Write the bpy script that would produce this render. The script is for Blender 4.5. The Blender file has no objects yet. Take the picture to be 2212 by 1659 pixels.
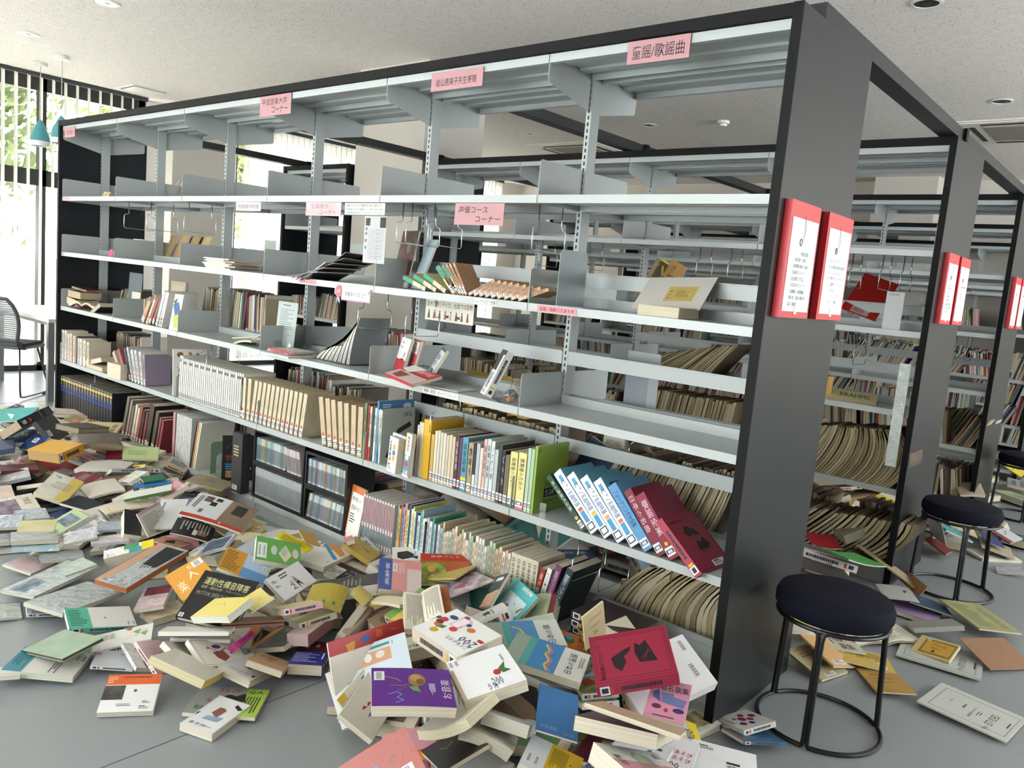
import bpy, math, random
import numpy as np
from mathutils import Matrix, Vector, Euler

SC = bpy.context.scene
COL = SC.collection
PI = math.pi

# ---------------------------------------------------------------- camera
FPX = 1710.05
CAM = np.array([0.9738, -2.2982, 1.3768])
CM = np.array([[0.7547642930114724, 0.6502084684074728, 0.08694716560130357],
               [0.14974893623246502, -0.0417327818806008, -0.9878429181877811],
               [-0.63867528376487, 0.7586088073096138, -0.12886644008487305]])
cd = bpy.data.cameras.new('camera'); cam = bpy.data.objects.new('camera', cd); COL.objects.link(cam)
cd.sensor_width = 36.0; cd.lens = FPX / 2212 * 36.0; cd.clip_start = 0.03; cd.clip_end = 200
R = Matrix([list(CM[0]), list(-CM[1]), list(-CM[2])]).transposed()
cam.matrix_world = Matrix.Translation(Vector(CAM)) @ R.to_4x4()
SC.camera = cam

def hit(u, v, x=None, y=None, z=None):
    """pixel of the photograph -> point where its sight line meets a plane of the room"""
    d = CM.T @ np.array([(u - 1106) / FPX, (v - 829.5) / FPX, 1.0])
    if x is not None: t = (x - CAM[0]) / d[0]
    elif y is not None: t = (y - CAM[1]) / d[1]
    else: t = (z - CAM[2]) / d[2]
    return CAM + t * d

# ---------------------------------------------------------------- world, light, exposure
W = bpy.data.worlds.new('sky'); SC.world = W; W.use_nodes = True
nt = W.node_tree; bg = nt.nodes['Background']
bg.inputs[0].default_value = (0.97, 0.985, 1.0, 1); bg.inputs[1].default_value = 1.0
_tc = nt.nodes.new('ShaderNodeTexCoord'); _sx = nt.nodes.new('ShaderNodeSeparateXYZ'); _mr = nt.nodes.new('ShaderNodeMapRange')
nt.links.new(_tc.outputs['Generated'], _sx.inputs[0]); nt.links.new(_sx.outputs['Z'], _mr.inputs['Value'])
# hazy sky; glow added below the horizon as sunlit paving, lighting the ceiling
_mr.inputs['From Min'].default_value = -.04; _mr.inputs['From Max'].default_value = .12; _mr.inputs['To Min'].default_value = 8.0; _mr.inputs['To Max'].default_value = 5.0
nt.links.new(_mr.outputs[0], bg.inputs[1])
def portal(name, loc, rot, sx, sy):
    L = bpy.data.lights.new(name, 'AREA'); L.shape = 'RECTANGLE'; L.size = sx; L.size_y = sy
    L.cycles.is_portal = True
    o = bpy.data.objects.new(name, L); o.location = loc; o.rotation_euler = rot; COL.objects.link(o)
# portals only guide the sampling of the sky through the window openings
portal('window_portal', (-8.25, -2.3, 1.5), (0, -PI/2, 0), 3.0, 8.3)
portal('window_portal', (-8.25, 5.35, 1.5), (0, -PI/2, 0), 3.0, 4.8)
portal('window_portal', (-2.2, -6.55, 1.4), (PI/2, 0, 0), 5.0, 2.3)
portal('window_portal', (5.65, 3.8, 1.87), (0, PI/2, 0), 2.0, 8.6)
SL = bpy.data.lights.new('sun', 'SUN'); SL.energy = 32.0; SL.angle = math.radians(.53); SL.color = (1, .97, .92)
so = bpy.data.objects.new('sun', SL); COL.objects.link(so); so.rotation_euler = Vector((.14, -.62, .8)).to_track_quat('Z', 'Y').to_euler()
SC.view_settings.view_transform = 'Standard'; SC.view_settings.look = 'None'
SC.view_settings.gamma = 1.0; SC.view_settings.use_curve_mapping = False
SC.view_settings.exposure = 1.05

# ---------------------------------------------------------------- helpers
def lin(h):
    h = h.lstrip('#')
    if len(h) == 3: h = ''.join(c * 2 for c in h)
    c = [int(h[i:i+2], 16) / 255 for i in (0, 2, 4)]
    return tuple(x / 12.92 if x <= .04045 else ((x + .055) / 1.055) ** 2.4 for x in c) + (1,)

MATS = {}
def mat(hexc, rough=.6, metal=0, spec=.5, kind=None, name=None, coat=0):
    key = (hexc, rough, metal, spec, kind, coat)
    if key in MATS: return MATS[key]
    m = bpy.data.materials.new(name or ('surface_' + hexc.strip('#'))); m.use_nodes = True
    n = m.node_tree; b = n.nodes['Principled BSDF']
    c = lin(hexc)
    b.inputs['Base Color'].default_value = c; b.inputs['Roughness'].default_value = rough
    b.inputs['Metallic'].default_value = metal; b.inputs['Specular IOR Level'].default_value = spec
    if coat: b.inputs['Coat Weight'].default_value = coat; b.inputs['Coat Roughness'].default_value = .12
    def noise(scale, coord='Object', vec=None, detail=3):
        t = n.nodes.new('ShaderNodeTexNoise'); t.inputs['Scale'].default_value = scale; t.inputs['Detail'].default_value = detail
        tc = n.nodes.new('ShaderNodeTexCoord')
        if vec:
            mp = n.nodes.new('ShaderNodeMapping'); mp.inputs['Scale'].default_value = vec
            n.links.new(tc.outputs[coord], mp.inputs[0]); n.links.new(mp.outputs[0], t.inputs[0])
        else: n.links.new(tc.outputs[coord], t.inputs[0])
        return t
    def ramp(src, a, ca, bb, cb):
        r = n.nodes.new('ShaderNodeValToRGB'); r.color_ramp.elements[0].position = a; r.color_ramp.elements[0].color = ca
        r.color_ramp.elements[1].position = bb; r.color_ramp.elements[1].color = cb
        n.links.new(src, r.inputs[0]); return r
    def mul(c, f): return tuple(min(1, x * f) for x in c[:3]) + (1,)
    if kind == 'pages':        # leaf edges: fine streaks along the block
        t = noise(1, vec=(3, 3, 900)); r = ramp(t.outputs[0], .3, mul(c, .72), .65, mul(c, 1.03))
        n.links.new(r.outputs[0], b.inputs['Base Color'])
    elif kind == 'pagesv':     # leaf edges of a standing book
        t = noise(1, vec=(900, 3, 3)); r = ramp(t.outputs[0], .3, mul(c, .7), .65, mul(c, 1.03))
        n.links.new(r.outputs[0], b.inputs['Base Color'])
    elif kind == 'paint':      # powder coated steel
        t = noise(420, detail=2); bp = n.nodes.new('ShaderNodeBump'); bp.inputs['Strength'].default_value = .08; bp.inputs['Distance'].default_value = .001
        n.links.new(t.outputs[0], bp.inputs['Height']); n.links.new(bp.outputs[0], b.inputs['Normal'])
    elif kind == 'floor':
        t = noise(1.3, 'Object'); r = ramp(t.outputs[0], .3, mul(c, .93), .7, mul(c, 1.05))
        t2 = noise(300, 'Object'); mx = n.nodes.new('ShaderNodeMixRGB'); mx.blend_type = 'MULTIPLY'; mx.inputs[0].default_value = .35
        r2 = ramp(t2.outputs[0], .35, (.75, .75, .75, 1), .6, (1, 1, 1, 1))
        n.links.new(r.outputs[0], mx.inputs[1]); n.links.new(r2.outputs[0], mx.inputs[2]); n.links.new(mx.outputs[0], b.inputs['Base Color'])
    elif kind == 'ceiling':    # mineral board with worm-hole fissures
        t = noise(70, 'Object', detail=4); t2 = noise(16, 'Object', detail=2)
        r = ramp(t.outputs[0], .38, mul(c, .66), .45, c)
        mx = n.nodes.new('ShaderNodeMixRGB'); mx.blend_type = 'MIX'
        r2 = ramp(t2.outputs[0], .4, (0, 0, 0, 1), .55, (1, 1, 1, 1)); n.links.new(r2.outputs[0], mx.inputs[0])
        mx.inputs[1].default_value = c; n.links.new(r.outputs[0], mx.inputs[2])
        n.links.new(mx.outputs[0], b.inputs['Base Color'])
        bp = n.nodes.new('ShaderNodeBump'); bp.inputs['Strength'].default_value = .5; bp.inputs['Distance'].default_value = .004
        n.links.new(t.outputs[0], bp.inputs['Height']); n.links.new(bp.outputs[0], b.inputs['Normal'])
    elif kind == 'fabric':
        t = noise(900, detail=2); r = ramp(t.outputs[0], .35, mul(c, .5), .65, mul(c, 1.5)); n.links.new(r.outputs[0], b.inputs['Base Color'])
        bp = n.nodes.new('ShaderNodeBump'); bp.inputs['Strength'].default_value = .4; bp.inputs['Distance'].default_value = .002
        n.links.new(t.outputs[0], bp.inputs['Height']); n.links.new(bp.outputs[0], b.inputs['Normal'])
    elif kind == 'weave':
        t = noise(260, vec=(1, 2.5, 1), detail=1); r = ramp(t.outputs[0], .35, mul(c, .82), .6, mul(c, 1.12)); n.links.new(r.outputs[0], b.inputs['Base Color'])
    elif kind == 'print':      # printed artwork: soft blotches of related tones
        t = noise(22, detail=3); r = ramp(t.outputs[0], .38, mul(c, .45), .62, mul(c, 1.25)); n.links.new(r.outputs[0], b.inputs['Base Color'])
    elif kind == 'worn':
        t = noise(14, detail=4); r = ramp(t.outputs[0], .3, mul(c, .8), .7, mul(c, 1.06)); n.links.new(r.outputs[0], b.inputs['Base Color'])
    elif kind == 'foil':       # crinkled clear wrapping over pale paper
        t = noise(26, detail=4); bp = n.nodes.new('ShaderNodeBump'); bp.inputs['Strength'].default_value = 1; bp.inputs['Distance'].default_value = .03; b.inputs['Base Color'].default_value = tuple(x*.6 + .26 for x in c[:3]) + (1,)
        n.links.new(t.outputs[0], bp.inputs['Height']); n.links.new(bp.outputs[0], b.inputs['Coat Normal'])
        b.inputs['Coat Weight'].default_value = 1; b.inputs['Coat Roughness'].default_value = .08; b.inputs['Coat IOR'].default_value = 2.2
    elif kind == 'leaf':
        t = noise(2.5, 'Object'); r = ramp(t.outputs[0], .3, mul(c, .5), .7, mul(c, 1.6)); n.links.new(r.outputs[0], b.inputs['Base Color'])
        b.inputs['Transmission Weight'].default_value = 0
    elif kind == 'blind':      # translucent cloth slat
        tr = n.nodes.new('ShaderNodeBsdfTranslucent'); tr.inputs[0].default_value = c
        mx = n.nodes.new('ShaderNodeMixShader'); mx.inputs[0].default_value = .3
        n.links.new(b.outputs[0], mx.inputs[1]); n.links.new(tr.outputs[0], mx.inputs[2])
        n.links.new(mx.outputs[0], n.nodes['Material Output'].inputs[0])
    elif kind in ('glass', 'acrylic', 'film'):
        tr = n.nodes.new('ShaderNodeBsdfTransparent'); tr.inputs[0].default_value = {'glass': (.95, .97, .97, 1), 'acrylic': (.93, .95, .95, 1), 'film': (.9, .92, .92, 1)}[kind]
        gl = n.nodes.new('ShaderNodeBsdfGlossy'); gl.inputs['Roughness'].default_value = .03
        fac = {'glass': .05, 'acrylic': .12, 'film': .012}[kind]
        mx = n.nodes.new('ShaderNodeMixShader')
        mx.inputs[0].default_value = fac; n.links.new(tr.outputs[0], mx.inputs[1]); n.links.new(gl.outputs[0], mx.inputs[2])
        n.links.new(mx.outputs[0], n.nodes['Material Output'].inputs[0])
    MATS[key] = m
    return m

def tag(o, label=None, cat=None, group=None, kind=None):
    if label: o['label'] = label
    if cat: o['category'] = cat
    if group: o['group'] = group
    if kind: o['kind'] = kind
    return o
def thing(name, label, cat, M=None, group=None):
    o = bpy.data.objects.new(name, None); COL.objects.link(o); o.empty_display_size = .05
    if M is not None: o.matrix_world = M if isinstance(M, Matrix) else Matrix.Translation(Vector(M))
    return tag(o, label, cat, group)
def link(name, me, parent=None, M=None):
    o = bpy.data.objects.new(name, me); COL.objects.link(o)
    if parent: o.parent = parent
    if M is not None: o.matrix_local = M
    return o

TXT = {}
def text_mesh(body):
    """outline of a line of lettering as (verts, faces), scaled to the unit square"""
    if body in TXT: return TXT[body]
    c = bpy.data.curves.new('t', 'FONT'); c.body = body; c.size = 1; c.resolution_u = 1
    o = bpy.data.objects.new('t', c); COL.objects.link(o)
    dg = bpy.context.evaluated_depsgraph_get(); dg.update()
    me = bpy.data.meshes.new_from_object(o.evaluated_get(dg))
    V = np.array([v.co[:] for v in me.vertices]) if len(me.vertices) else np.zeros((0, 3))
    F = [tuple(p.vertices) for p in me.polygons]
    bpy.data.objects.remove(o); bpy.data.curves.remove(c); bpy.data.meshes.remove(me)
    if len(V):
        lo = V.min(0); hi = V.max(0); V = (V - lo) / np.maximum(hi - lo, 1e-6)
    TXT[body] = (V[:, :2] if len(V) else V, F)
    return TXT[body]

class MB:
    def __init__(s): s.v = []; s.f = []; s.m = []; s.mats = []
    def mi(s, m):
        if isinstance(m, str): m = mat(m)
        if m not in s.mats: s.mats.append(m)
        return s.mats.index(m)
    def add(s, vs, fs, m):
        k = s.mi(m); b = len(s.v); s.v += [tuple(v) for v in vs]
        for f in fs: s.f.append(tuple(i + b for i in f)); s.m.append(k)
        return s
    def box(s, x0, y0, z0, x1, y1, z1, m, M=None):
        x0, x1 = sorted((x0, x1)); y0, y1 = sorted((y0, y1)); z0, z1 = sorted((z0, z1))
        v = [(x0,y0,z0),(x1,y0,z0),(x1,y1,z0),(x0,y1,z0),(x0,y0,z1),(x1,y0,z1),(x1,y1,z1),(x0,y1,z1)]
        if M is not None: v = [tuple(M @ Vector(p)) for p in v]
        return s.add(v, [(0,3,2,1),(4,5,6,7),(0,1,5,4),(1,2,6,5),(2,3,7,6),(3,0,4,7)], m)
    def quad(s, a, b, c, d, m): return s.add([a, b, c, d], [(0,1,2,3)], m)
    def prism(s, pts, lo, hi, m, axis='x'):
        """pts: 2D outline counter-clockwise, extruded from lo to hi along axis"""
        n = len(pts)
        def P(p, h): return {'x': (h, p[0], p[1]), 'y': (p[0], h, p[1]), 'z': (p[0], p[1], h)}[axis]
        v = [P(p, lo) for p in pts] + [P(p, hi) for p in pts]
        f = [tuple(range(n))[::-1], tuple(range(n, 2*n))] + [(i, (i+1) % n, n + (i+1) % n, n + i) for i in range(n)]
        return s.add(v, f, m)
    def tube(s, pts, r, m, seg=8, closed=False, caps=True):
        P = [Vector(p) for p in pts]; n = len(P); rings = []
        up = None
        for i in range(n):
            if closed: d = (P[(i+1) % n] - P[i-1]).normalized()
            else: d = ((P[min(i+1, n-1)] - P[i]).normalized() + (P[i] - P[max(i-1, 0)]).normalized())
            d = d.normalized() if d.length > 1e-9 else Vector((0,0,1))
            if up is None:
                up = Vector((0,0,1)) if abs(d.z) < .9 else Vector((1,0,0))
            a = (up - d * up.dot(d)).normalized(); up = a; b = d.cross(a)
            rr = r[i] if isinstance(r, (list, tuple)) else r
            rings.append([P[i] + (a * math.cos(2*PI*k/seg) + b * math.sin(2*PI*k/seg)) * rr for k in range(seg)])
        v = [tuple(p) for ring in rings for p in ring]; f = []
        for i in range(n if closed else n-1):
            j = (i+1) % n
            for k in range(seg):
                l = (k+1) % seg; f.append((i*seg+k, i*seg+l, j*seg+l, j*seg+k))
        if not closed and caps: f += [tuple(range(seg))[::-1], tuple((n-1)*seg + k for k in range(seg))]
        return s.add(v, f, m)
    def lathe(s, prof, m, seg=24, c=(0,0,0)):
        v = []; f = []
        for r, z in prof:
            for k in range(seg): v.append((c[0]+r*math.cos(2*PI*k/seg), c[1]+r*math.sin(2*PI*k/seg), c[2]+z))
        for i in range(len(prof)-1):
            for k in range(seg):
                l = (k+1) % seg; f.append((i*seg+k, i*seg+l, (i+1)*seg+l, (i+1)*seg+k))
        if prof[0][0] > 1e-6: f.append(tuple(range(seg))[::-1])
        if prof[-1][0] > 1e-6: f.append(tuple((len(prof)-1)*seg+k for k in range(seg)))
        return s.add(v, f, m)
    def text(s, body, o, ex, ey, m):
        """lettering filling the parallelogram with corner o and edge vectors ex (reading direction), ey (up)"""
        V, F = text_mesh(body)
        if not len(V): return s
        o = np.array(o, float); ex = np.array(ex, float); ey = np.array(ey, float)
        P = o + V[:, :1] * ex + V[:, 1:2] * ey
        return s.add([tuple(p) for p in P], F, m)
    def mesh(s, name, smooth=False):
        me = bpy.data.meshes.new(name); me.from_pydata(s.v, [], s.f)
        for m in s.mats: me.materials.append(m)
        me.polygons.foreach_set('material_index', s.m)
        if smooth: me.polygons.foreach_set('use_smooth', [True] * len(s.f))
        me.update(); return me
    def build(s, name, parent=None, M=None, smooth=False):
        o = link(name, s.mesh(name, smooth), parent, M)
        if smooth:
            try: o.data.set_sharp_from_angle(angle=math.radians(40))
            except Exception: pass
        return o
def struct(o, name=None):
    o['kind'] = 'structure'; return o
def bar3(c):  # thin bars as pseudo lettering handled in designs
    return c
# ---------------------------------------------------------------- the room
WX, BY, FY, RX, CH = -8.13, 8.3, -6.4, 5.5, 3.0
wallm = mat('#cfc9c0', .85, spec=.2); colm = mat('#cbc6bd', .85, spec=.2)
frame = mat('#17181a', .45); floor_m = mat('#8f9496', .32, kind='floor', spec=.45)
ceil_m = mat('#f1eae3', .9, kind='ceiling', spec=.1)
struct(MB().box(WX-.3, FY-.3, -.15, RX+.2, BY+.2, 0, floor_m).build('floor'))
mb = MB()
for (px, py, qx, qy) in [(0,1659,1,1)]: pass
# narrow joints of the floor sheets
fj = mat('#4f5456', .6)
for x in (-6.4, -4.6, -2.8, -1.045, .8, 2.6): mb.box(x-.0015, FY, .0002, x+.0015, BY, .0008, fj)
struct(mb.build('trim_1'))
struct(MB().box(WX-.3, FY-.3, CH, RX+.2, BY+.2, CH+.15, ceil_m).build('ceiling'))
struct(MB().box(WX-.2, BY, 0, RX+.2, BY+.2, CH, wallm).build('wall_back'))
mb = MB(); mb.box(RX, FY, 0, RX+.2, -.4, CH, wallm); mb.box(RX, -.4, 0, RX+.2, BY, .9, wallm); mb.box(RX, -.4, 2.85, RX+.2, BY, CH, wallm); mb.box(RX, 8.0, .9, RX+.2, BY, 2.85, wallm)
struct(mb.build('wall_right'))
mb = MB()
for y in (-.4, 1.0, 2.4, 3.8, 5.2, 6.6, 7.95): mb.box(RX+.06, y, .9, RX+.14, y+.05, 2.85, frame)
mb.box(RX+.06, -.4, .9, RX+.14, 8, .96, frame); mb.box(RX+.06, -.4, 2.79, RX+.14, 8, 2.85, frame)
w4 = struct(mb.build('added_window_right')); MB().box(RX+.097, -.37, .93, RX+.103, 7.97, 2.82, mat('#ffffff', kind='glass')).build('pane', w4)  # unseen window, added to brighten the right side and rear of the room
# unseen front wall (behind the camera); its band of windows is added for daylight
mb = MB(); mb.box(WX, FY-.2, 0, RX, FY, .35, wallm); mb.box(WX, FY-.2, 2.75, RX, FY, CH, wallm)
mb.box(WX, FY-.2, .35, -4.6, FY, 2.75, wallm); mb.box(.25, FY-.2, .35, RX, FY, 2.75, wallm)
struct(mb.build('wall_front'))
# window wall: solid pieces between the two glazed stretches
mb = MB(); mb.box(WX-.2, 1.86, 0, WX, 2.95, CH, mat('#dcdad6', .8)); mb.box(WX-.2, 7.75, 0, WX, BY, CH, wallm)
struct(mb.build('wall_left'))
def window(name, y0, y1, mull, rail=None):
    mb = MB(); X0, X1 = WX-.14, WX-.06
    mb.box(X0, y0, 0, X1, y1, .06, frame); mb.box(X0, y0, 2.86, X1, y1, CH, frame)
    mb.box(X0, y0, 0, X1, y0+.05, CH, frame); mb.box(X0, y1-.07, 0, X1, y1, CH, frame)
    for y in mull: mb.box(X0, y-.035, 0, X1, y+.035, CH, frame)
    if rail: mb.box(X0, y0, rail[0], X1, y1, rail[1], frame)
    o = struct(mb.build(name))
    g = MB().box(WX-.103, y0+.04, .05, WX-.097, y1-.05, 2.87, mat('#ffffff', kind='glass')).build('pane', o)
    return o
y_m = hit(96, 400, x=WX)[1]
window('window_1', -6.4, 1.86, [y_m, y_m-1.75, y_m-3.5, y_m-5.25], (hit(60,395,x=WX)[2]-.01, hit(60,362,x=WX)[2]))
window('window_2', 2.95, 7.75, [4.55, 6.15])
mb = MB()
for x in (-4.6, -2.2, .2): mb.box(x, FY-.14, .35, x+.05, FY-.06, 2.75, frame)
mb.box(-4.6, FY-.14, .35, .25, FY-.06, .41, frame); mb.box(-4.6, FY-.14, 2.69, .25, FY-.06, 2.75, frame)
w3 = struct(mb.build('added_window_front')); MB().box(-4.57, FY-.103, .38, .22, FY-.097, 2.72, mat('#ffffff', kind='glass')).build('pane', w3)  # unseen window, added and sized for the daylight it lets in
# columns
o = MB().box(-4.59, 2.0, 0, -3.75, 2.66, CH, colm).build('wall_column'); struct(o)
o = MB().box(WX, 2.03, 0, -7.87, 2.76, CH, colm).build('wall_column'); struct(o)
# dropped beam line on the back wall and a pilaster
o = MB().box(-2.2, BY-.35, 0, -1.5, BY, CH, colm).build('wall_pilaster'); struct(o)
# outside
gm = mat('#e3e1dc', .9)
struct(MB().box(-40, -25, -.3, WX-.3, 30, -.15, gm).build('outdoor_ground'))
struct(MB().box(-12.5, -25, -.15, -12.3, 30, 1.1, mat('#d8d6cf', .9)).build('outdoor_wall'))
rnd = random.Random(5)
def tree(x, y, h, r, lab, leafc):
    root = thing('tree', lab, 'tree', (x, y, -.15))
    mb = MB(); tm = mat('#4b4238', .9, kind='worn')
    mb.tube([(0,0,0),(.1,.05,h*.35),(0,-.1,h*.6)], [.16,.12,.08], tm)
    tips = []
    for k in range(11):
        a = k*2.4; z = h*(.35+.05*k); e = Vector((math.cos(a)*r*.8, math.sin(a)*r*.8, z+.7)); mb.tube([(0,0,z*.8),e*.5+Vector((0,0,z*.45)),e], [.06,.04,.015], tm, seg=6); tips.append(e)
    mb.build('trunk', root)
    V = []; F = []
    for i in range(7500):
        c = tips[rnd.randrange(len(tips))] if i % 3 else Vector((rnd.gauss(0,.5), rnd.gauss(0,.5), h*.75))
        p = c + Vector([rnd.gauss(0, r*.36) for _ in range(2)] + [rnd.gauss(0, r*.33)])
        d = Vector([rnd.gauss(0,1) for _ in range(3)]).normalized(); e = d.orthogonal().normalized(); f2 = d.cross(e)
        s_ = rnd.uniform(.035, .075); b = len(V)
        V += [tuple(p+e*s_*1.6), tuple(p+f2*s_*.7), tuple(p-e*s_*1.6), tuple(p-f2*s_*.7)]; F.append((b,b+1,b+2,b+3))
    mb = MB(); mb.add(V, F, mat(leafc, .7, kind='leaf')); mb.build('foliage', root)
tree(-10.9, .1, 4.6, 1.25, 'leafy green tree outside the glass, behind the dark window post', '#5d6a3a')
tree(-11.0, 4.0, 4.9, 1.1, 'yellow-green tree outside, showing above the far end of the long bookcase', '#717b40')
tree(-11.0, -3.4, 4.6, 1.0, 'green tree outside the window at the left edge of the view', '#48583a')

# vertical blinds
bl = mat('#e6e4de', .8, kind='blind')
def blind(name, lab, y0, y1, step, ang, z0=.12, z1=2.93, wdt=.085):
    root = thing(name, lab, 'blind', (WX+.12, y0, z1+.03))
    MB().box(-.02, 0, 0, .02, y1-y0, .035, mat('#33353a', .5)).build('head_rail', root)
    n = int((y1-y0)/step)
    rr = random.Random(3)
    slat = None
    for i in range(n):
        a = ang + rr.uniform(-.02, .02)
        if slat is None:
            mb = MB(); w_ = wdt/2; N = 4
            vs = []; fs = []
            for j in range(N+1):
                t = -w_ + wdt*j/N; cz = .006*(1-(t/w_)**2)
                vs += [(cz, t, z0-z1-.03), (cz, t, -.0)]
            for j in range(N): fs.append((2*j, 2*j+2, 2*j+3, 2*j+1))
            mb.add(vs, fs, bl); slat = mb.mesh('slat', True)
        o = link('slat', slat, root, Matrix.Translation((0, step*(i+.5), 0)) @ Matrix.Rotation(a, 4, 'Z'))
blind('vertical_blind', 'open white vertical blind with slats turned edge-on beside the tree view', -3.9, 1.8, .112, math.radians(52))
blind('vertical_blind', 'closed white vertical blind glowing with daylight behind the long bookcase', 2.98, 7.7, .084, math.radians(5))

# ceiling fittings
def downlight(x, y, lab):
    r = thing('downlight', lab, 'ceiling light', (x, y, CH), 'recessed downlights in the ceiling grid')
    MB().lathe([(.075,-.001),(.078,-.006),(.062,-.008),(.06,0)], mat('#e9e7e2', .4), 32).build('trim_ring', r, smooth=True)
    MB().lathe([(.06,-.006),(.045,-.0035),(.03,-.0015),(.001,-.001)], mat('#c9cacb', .12, metal=1), 32).build('reflector', r, smooth=True)
    MB().lathe([(.02,-.0042),(.018,-.007),(.001,-.0075)], mat('#2c2c2c', .4), 20).build('lamp_socket', r, smooth=True)
for x, y, lab in [(-4.91,.1,'round recessed downlight at the top left edge of the view'), (-6.44,.12,'round recessed downlight above the hanging blue lamps'),
                  (-.33,2.33,'round recessed downlight at the top right edge of the view'), (-.34,4.56,'round recessed downlight in front of the right-hand air conditioner'),
                  (-3.34,4.56,'round recessed downlight left of the smoke detector'), (-4.87,4.59,'round recessed downlight nearest the square column')]:
    downlight(x, y, lab)
r = thing('smoke_detector', 'white round smoke detector on the ceiling above the second bookcase row', 'smoke detector', (-2.58, 4.61, CH))
MB().lathe([(.055,0),(.055,-.022),(.045,-.03)], mat('#e3e0da', .5), 32).build('base_plate', r, smooth=True)
MB().lathe([(.036,-.03),(.034,-.045),(.02,-.05),(.001,-.05)], mat('#e8e6e0', .5), 32).build('sensor_head', r, smooth=True)
def aircon(x0, y0, x1, y1, lab):
    r = thing('air_conditioner', lab, 'air conditioner', ((x0+x1)/2, (y0+y1)/2, CH-.001))
    w, d = (x1-x0)/2, (y1-y0)/2; wm = mat('#e2ddd2', .5)
    mb = MB(); mb.box(-w, -d, -.012, w, d, -.0, wm); mb.box(-w*.93, -d*.93, -.02, w*.93, d*.93, -.012, wm); mb.build('panel', r)
    for s in (-1, 1):
        MB().box(-w*.62, s*d*.78-.02, -.024, w*.62, s*d*.78+.02, -.0195, mat('#2b2a29', .6)).build('air_slot', r)
        MB().box(s*w*.78-.02, -d*.62, -.024, s*w*.78+.02, d*.62, -.0195, mat('#2b2a29', .6)).build('air_slot', r)
    MB().box(-w*.6, -d*.6, -.026, w*.6, d*.6, -.0195, mat('#8f887c', .8, kind='weave')).build('intake_grille', r)
aircon(-.78, 5.15, .17, 6.1, 'square white ceiling air conditioner cassette at the right edge of the view')
aircon(-5.35, 5.1, -4.4, 6.05, 'square white ceiling air conditioner cassette seen beyond the square column')
r = thing('ceiling_diffuser', 'rectangular white air diffuser in the ceiling above the window corner', 'air vent', (-7.63, 1.58, CH))
MB().box(-.2,-.2,-.006,.2,.2,0, mat('#e5e2dc', .5)).build('panel', r)
mb = MB(); mb.box(-.15,-.15,-.014,.15,.15,-.006, mat('#efece6', .5)); mb.box(-.165,-.165,-.0075,.165,.165,-.006, mat('#2c2a29', .6)); mb.build('vane_plate', r)
def pendant(x, y, zb, lab):
    r = thing('pendant_lamp', lab, 'pendant lamp', (x, y, CH), 'hanging lamps over the window table')
    MB().lathe([(.058,0),(.058,-.03),(.001,-.03)], mat('#dedad4', .5), 24).build('ceiling_cap', r, smooth=True)
    MB().tube([(0,0,-.03),(0,0,zb+.24-CH)], .004, mat('#b9b0a8', .5)).build('cord', r)
    MB().lathe([(.004,.245),(.016,.235),(.04,.19),(.062,.14),(.08,.09),(.087,.045),(.087,.045),(.084,.045),(.077,.09),(.06,.138),(.01,.225)], mat('#3f93a0', .25, coat=.4), 32, (0,0,zb-CH)).build('shade', r, smooth=True)
    MB().lathe([(.0865,.046),(.087,.02),(.082,0),(.078,0),(.082,.046)], mat('#dfe6ea', .3), 32, (0,0,zb-CH)).build('shade_rim', r, smooth=True)
    MB().lathe([(.001,.1),(.018,.1),(.03,.07),(.02,.05),(.001,.045)], mat('#eeeeee', .3), 16, (0,0,zb-CH)).build('bulb', r, smooth=True)
p = hit(87, 316, x=-7.50); pendant(-7.50, .568, p[2], 'blue and white bell pendant lamp hanging left of its twin, clear of the bookcase')
pendant(-6.98, .564, p[2]-.0, 'blue and white bell pendant lamp partly hidden behind the end of the bookcase')
# ---------------------------------------------------------------- bookcases
steel = mat('#a5abaa', .38, kind='paint', spec=.5); steel2 = mat('#aeb4b4', .3, kind='paint', spec=.5)
black = mat('#060708', .6, kind='paint', spec=.2); pan = mat('#1c1f21', .38, kind='paint', spec=.35); pan_in = mat('#14171b', .5, kind='paint', spec=.25)
slotm = mat('#141414', .8)
LV = [2.2, 1.7, 1.3, .9, .5, .1]; BW = .9; X00 = .033
def plank_mesh(s):
    mb = MB(); y = lambda a: a if s > 0 else .63 - a
    L = BW - .006
    mb.box(-L, y(.02), -.003, 0, y(.286), 0, steel2); mb.box(-L, y(.018), -.03, 0, y(.021), 0, steel2)
    mb.box(-L, y(.021), -.03, 0, y(.04), -.028, steel2); mb.box(-L, y(.283), -.03, 0, y(.286), .036, steel)
    for a in (.09, .2): mb.box(-L, y(a), -.013, 0, y(a + .045), -.003, steel2)
    return mb.mesh('shelf_board')
PM = {1: plank_mesh(1), -1: plank_mesh(-1)}
def plate_mesh(s, top):
    y = (lambda a: a) if s > 0 else (lambda a: .63 - a)
    pts = [(.02,0),(.02,-.085),(.03,-.095),(.29,-.15),(.29,0)] if top else [(.019,-.03),(.286,-.03),(.286,.13),(.027,.13),(.019,.122)]
    pts = [(y(a), b) for a, b in pts]
    return MB().prism(pts, -.0012, .0012, steel, 'x').mesh('end_bracket')
TPM = {(s, t): plate_mesh(s, t) for s in (1, -1) for t in (0, 1)}
um = MB().box(-.0125, .287, 0, .0125, .343, 2.2, steel).mesh('upright')
mb = MB()
for i in range(84):
    z = .1 + i*.025
    for yy in (.2862, .3438): mb.box(-.0028, yy-.0006, z, .0028, yy+.0006, z+.014, slotm)
slm = mb.mesh('slot_strip')
rail_m = MB().box(-BW+.014, .288, 0, -.014, .292, .055, steel).box(-BW+.014, .28, .052, -.014, .292, .055, steel).mesh('rear_rail')
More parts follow.
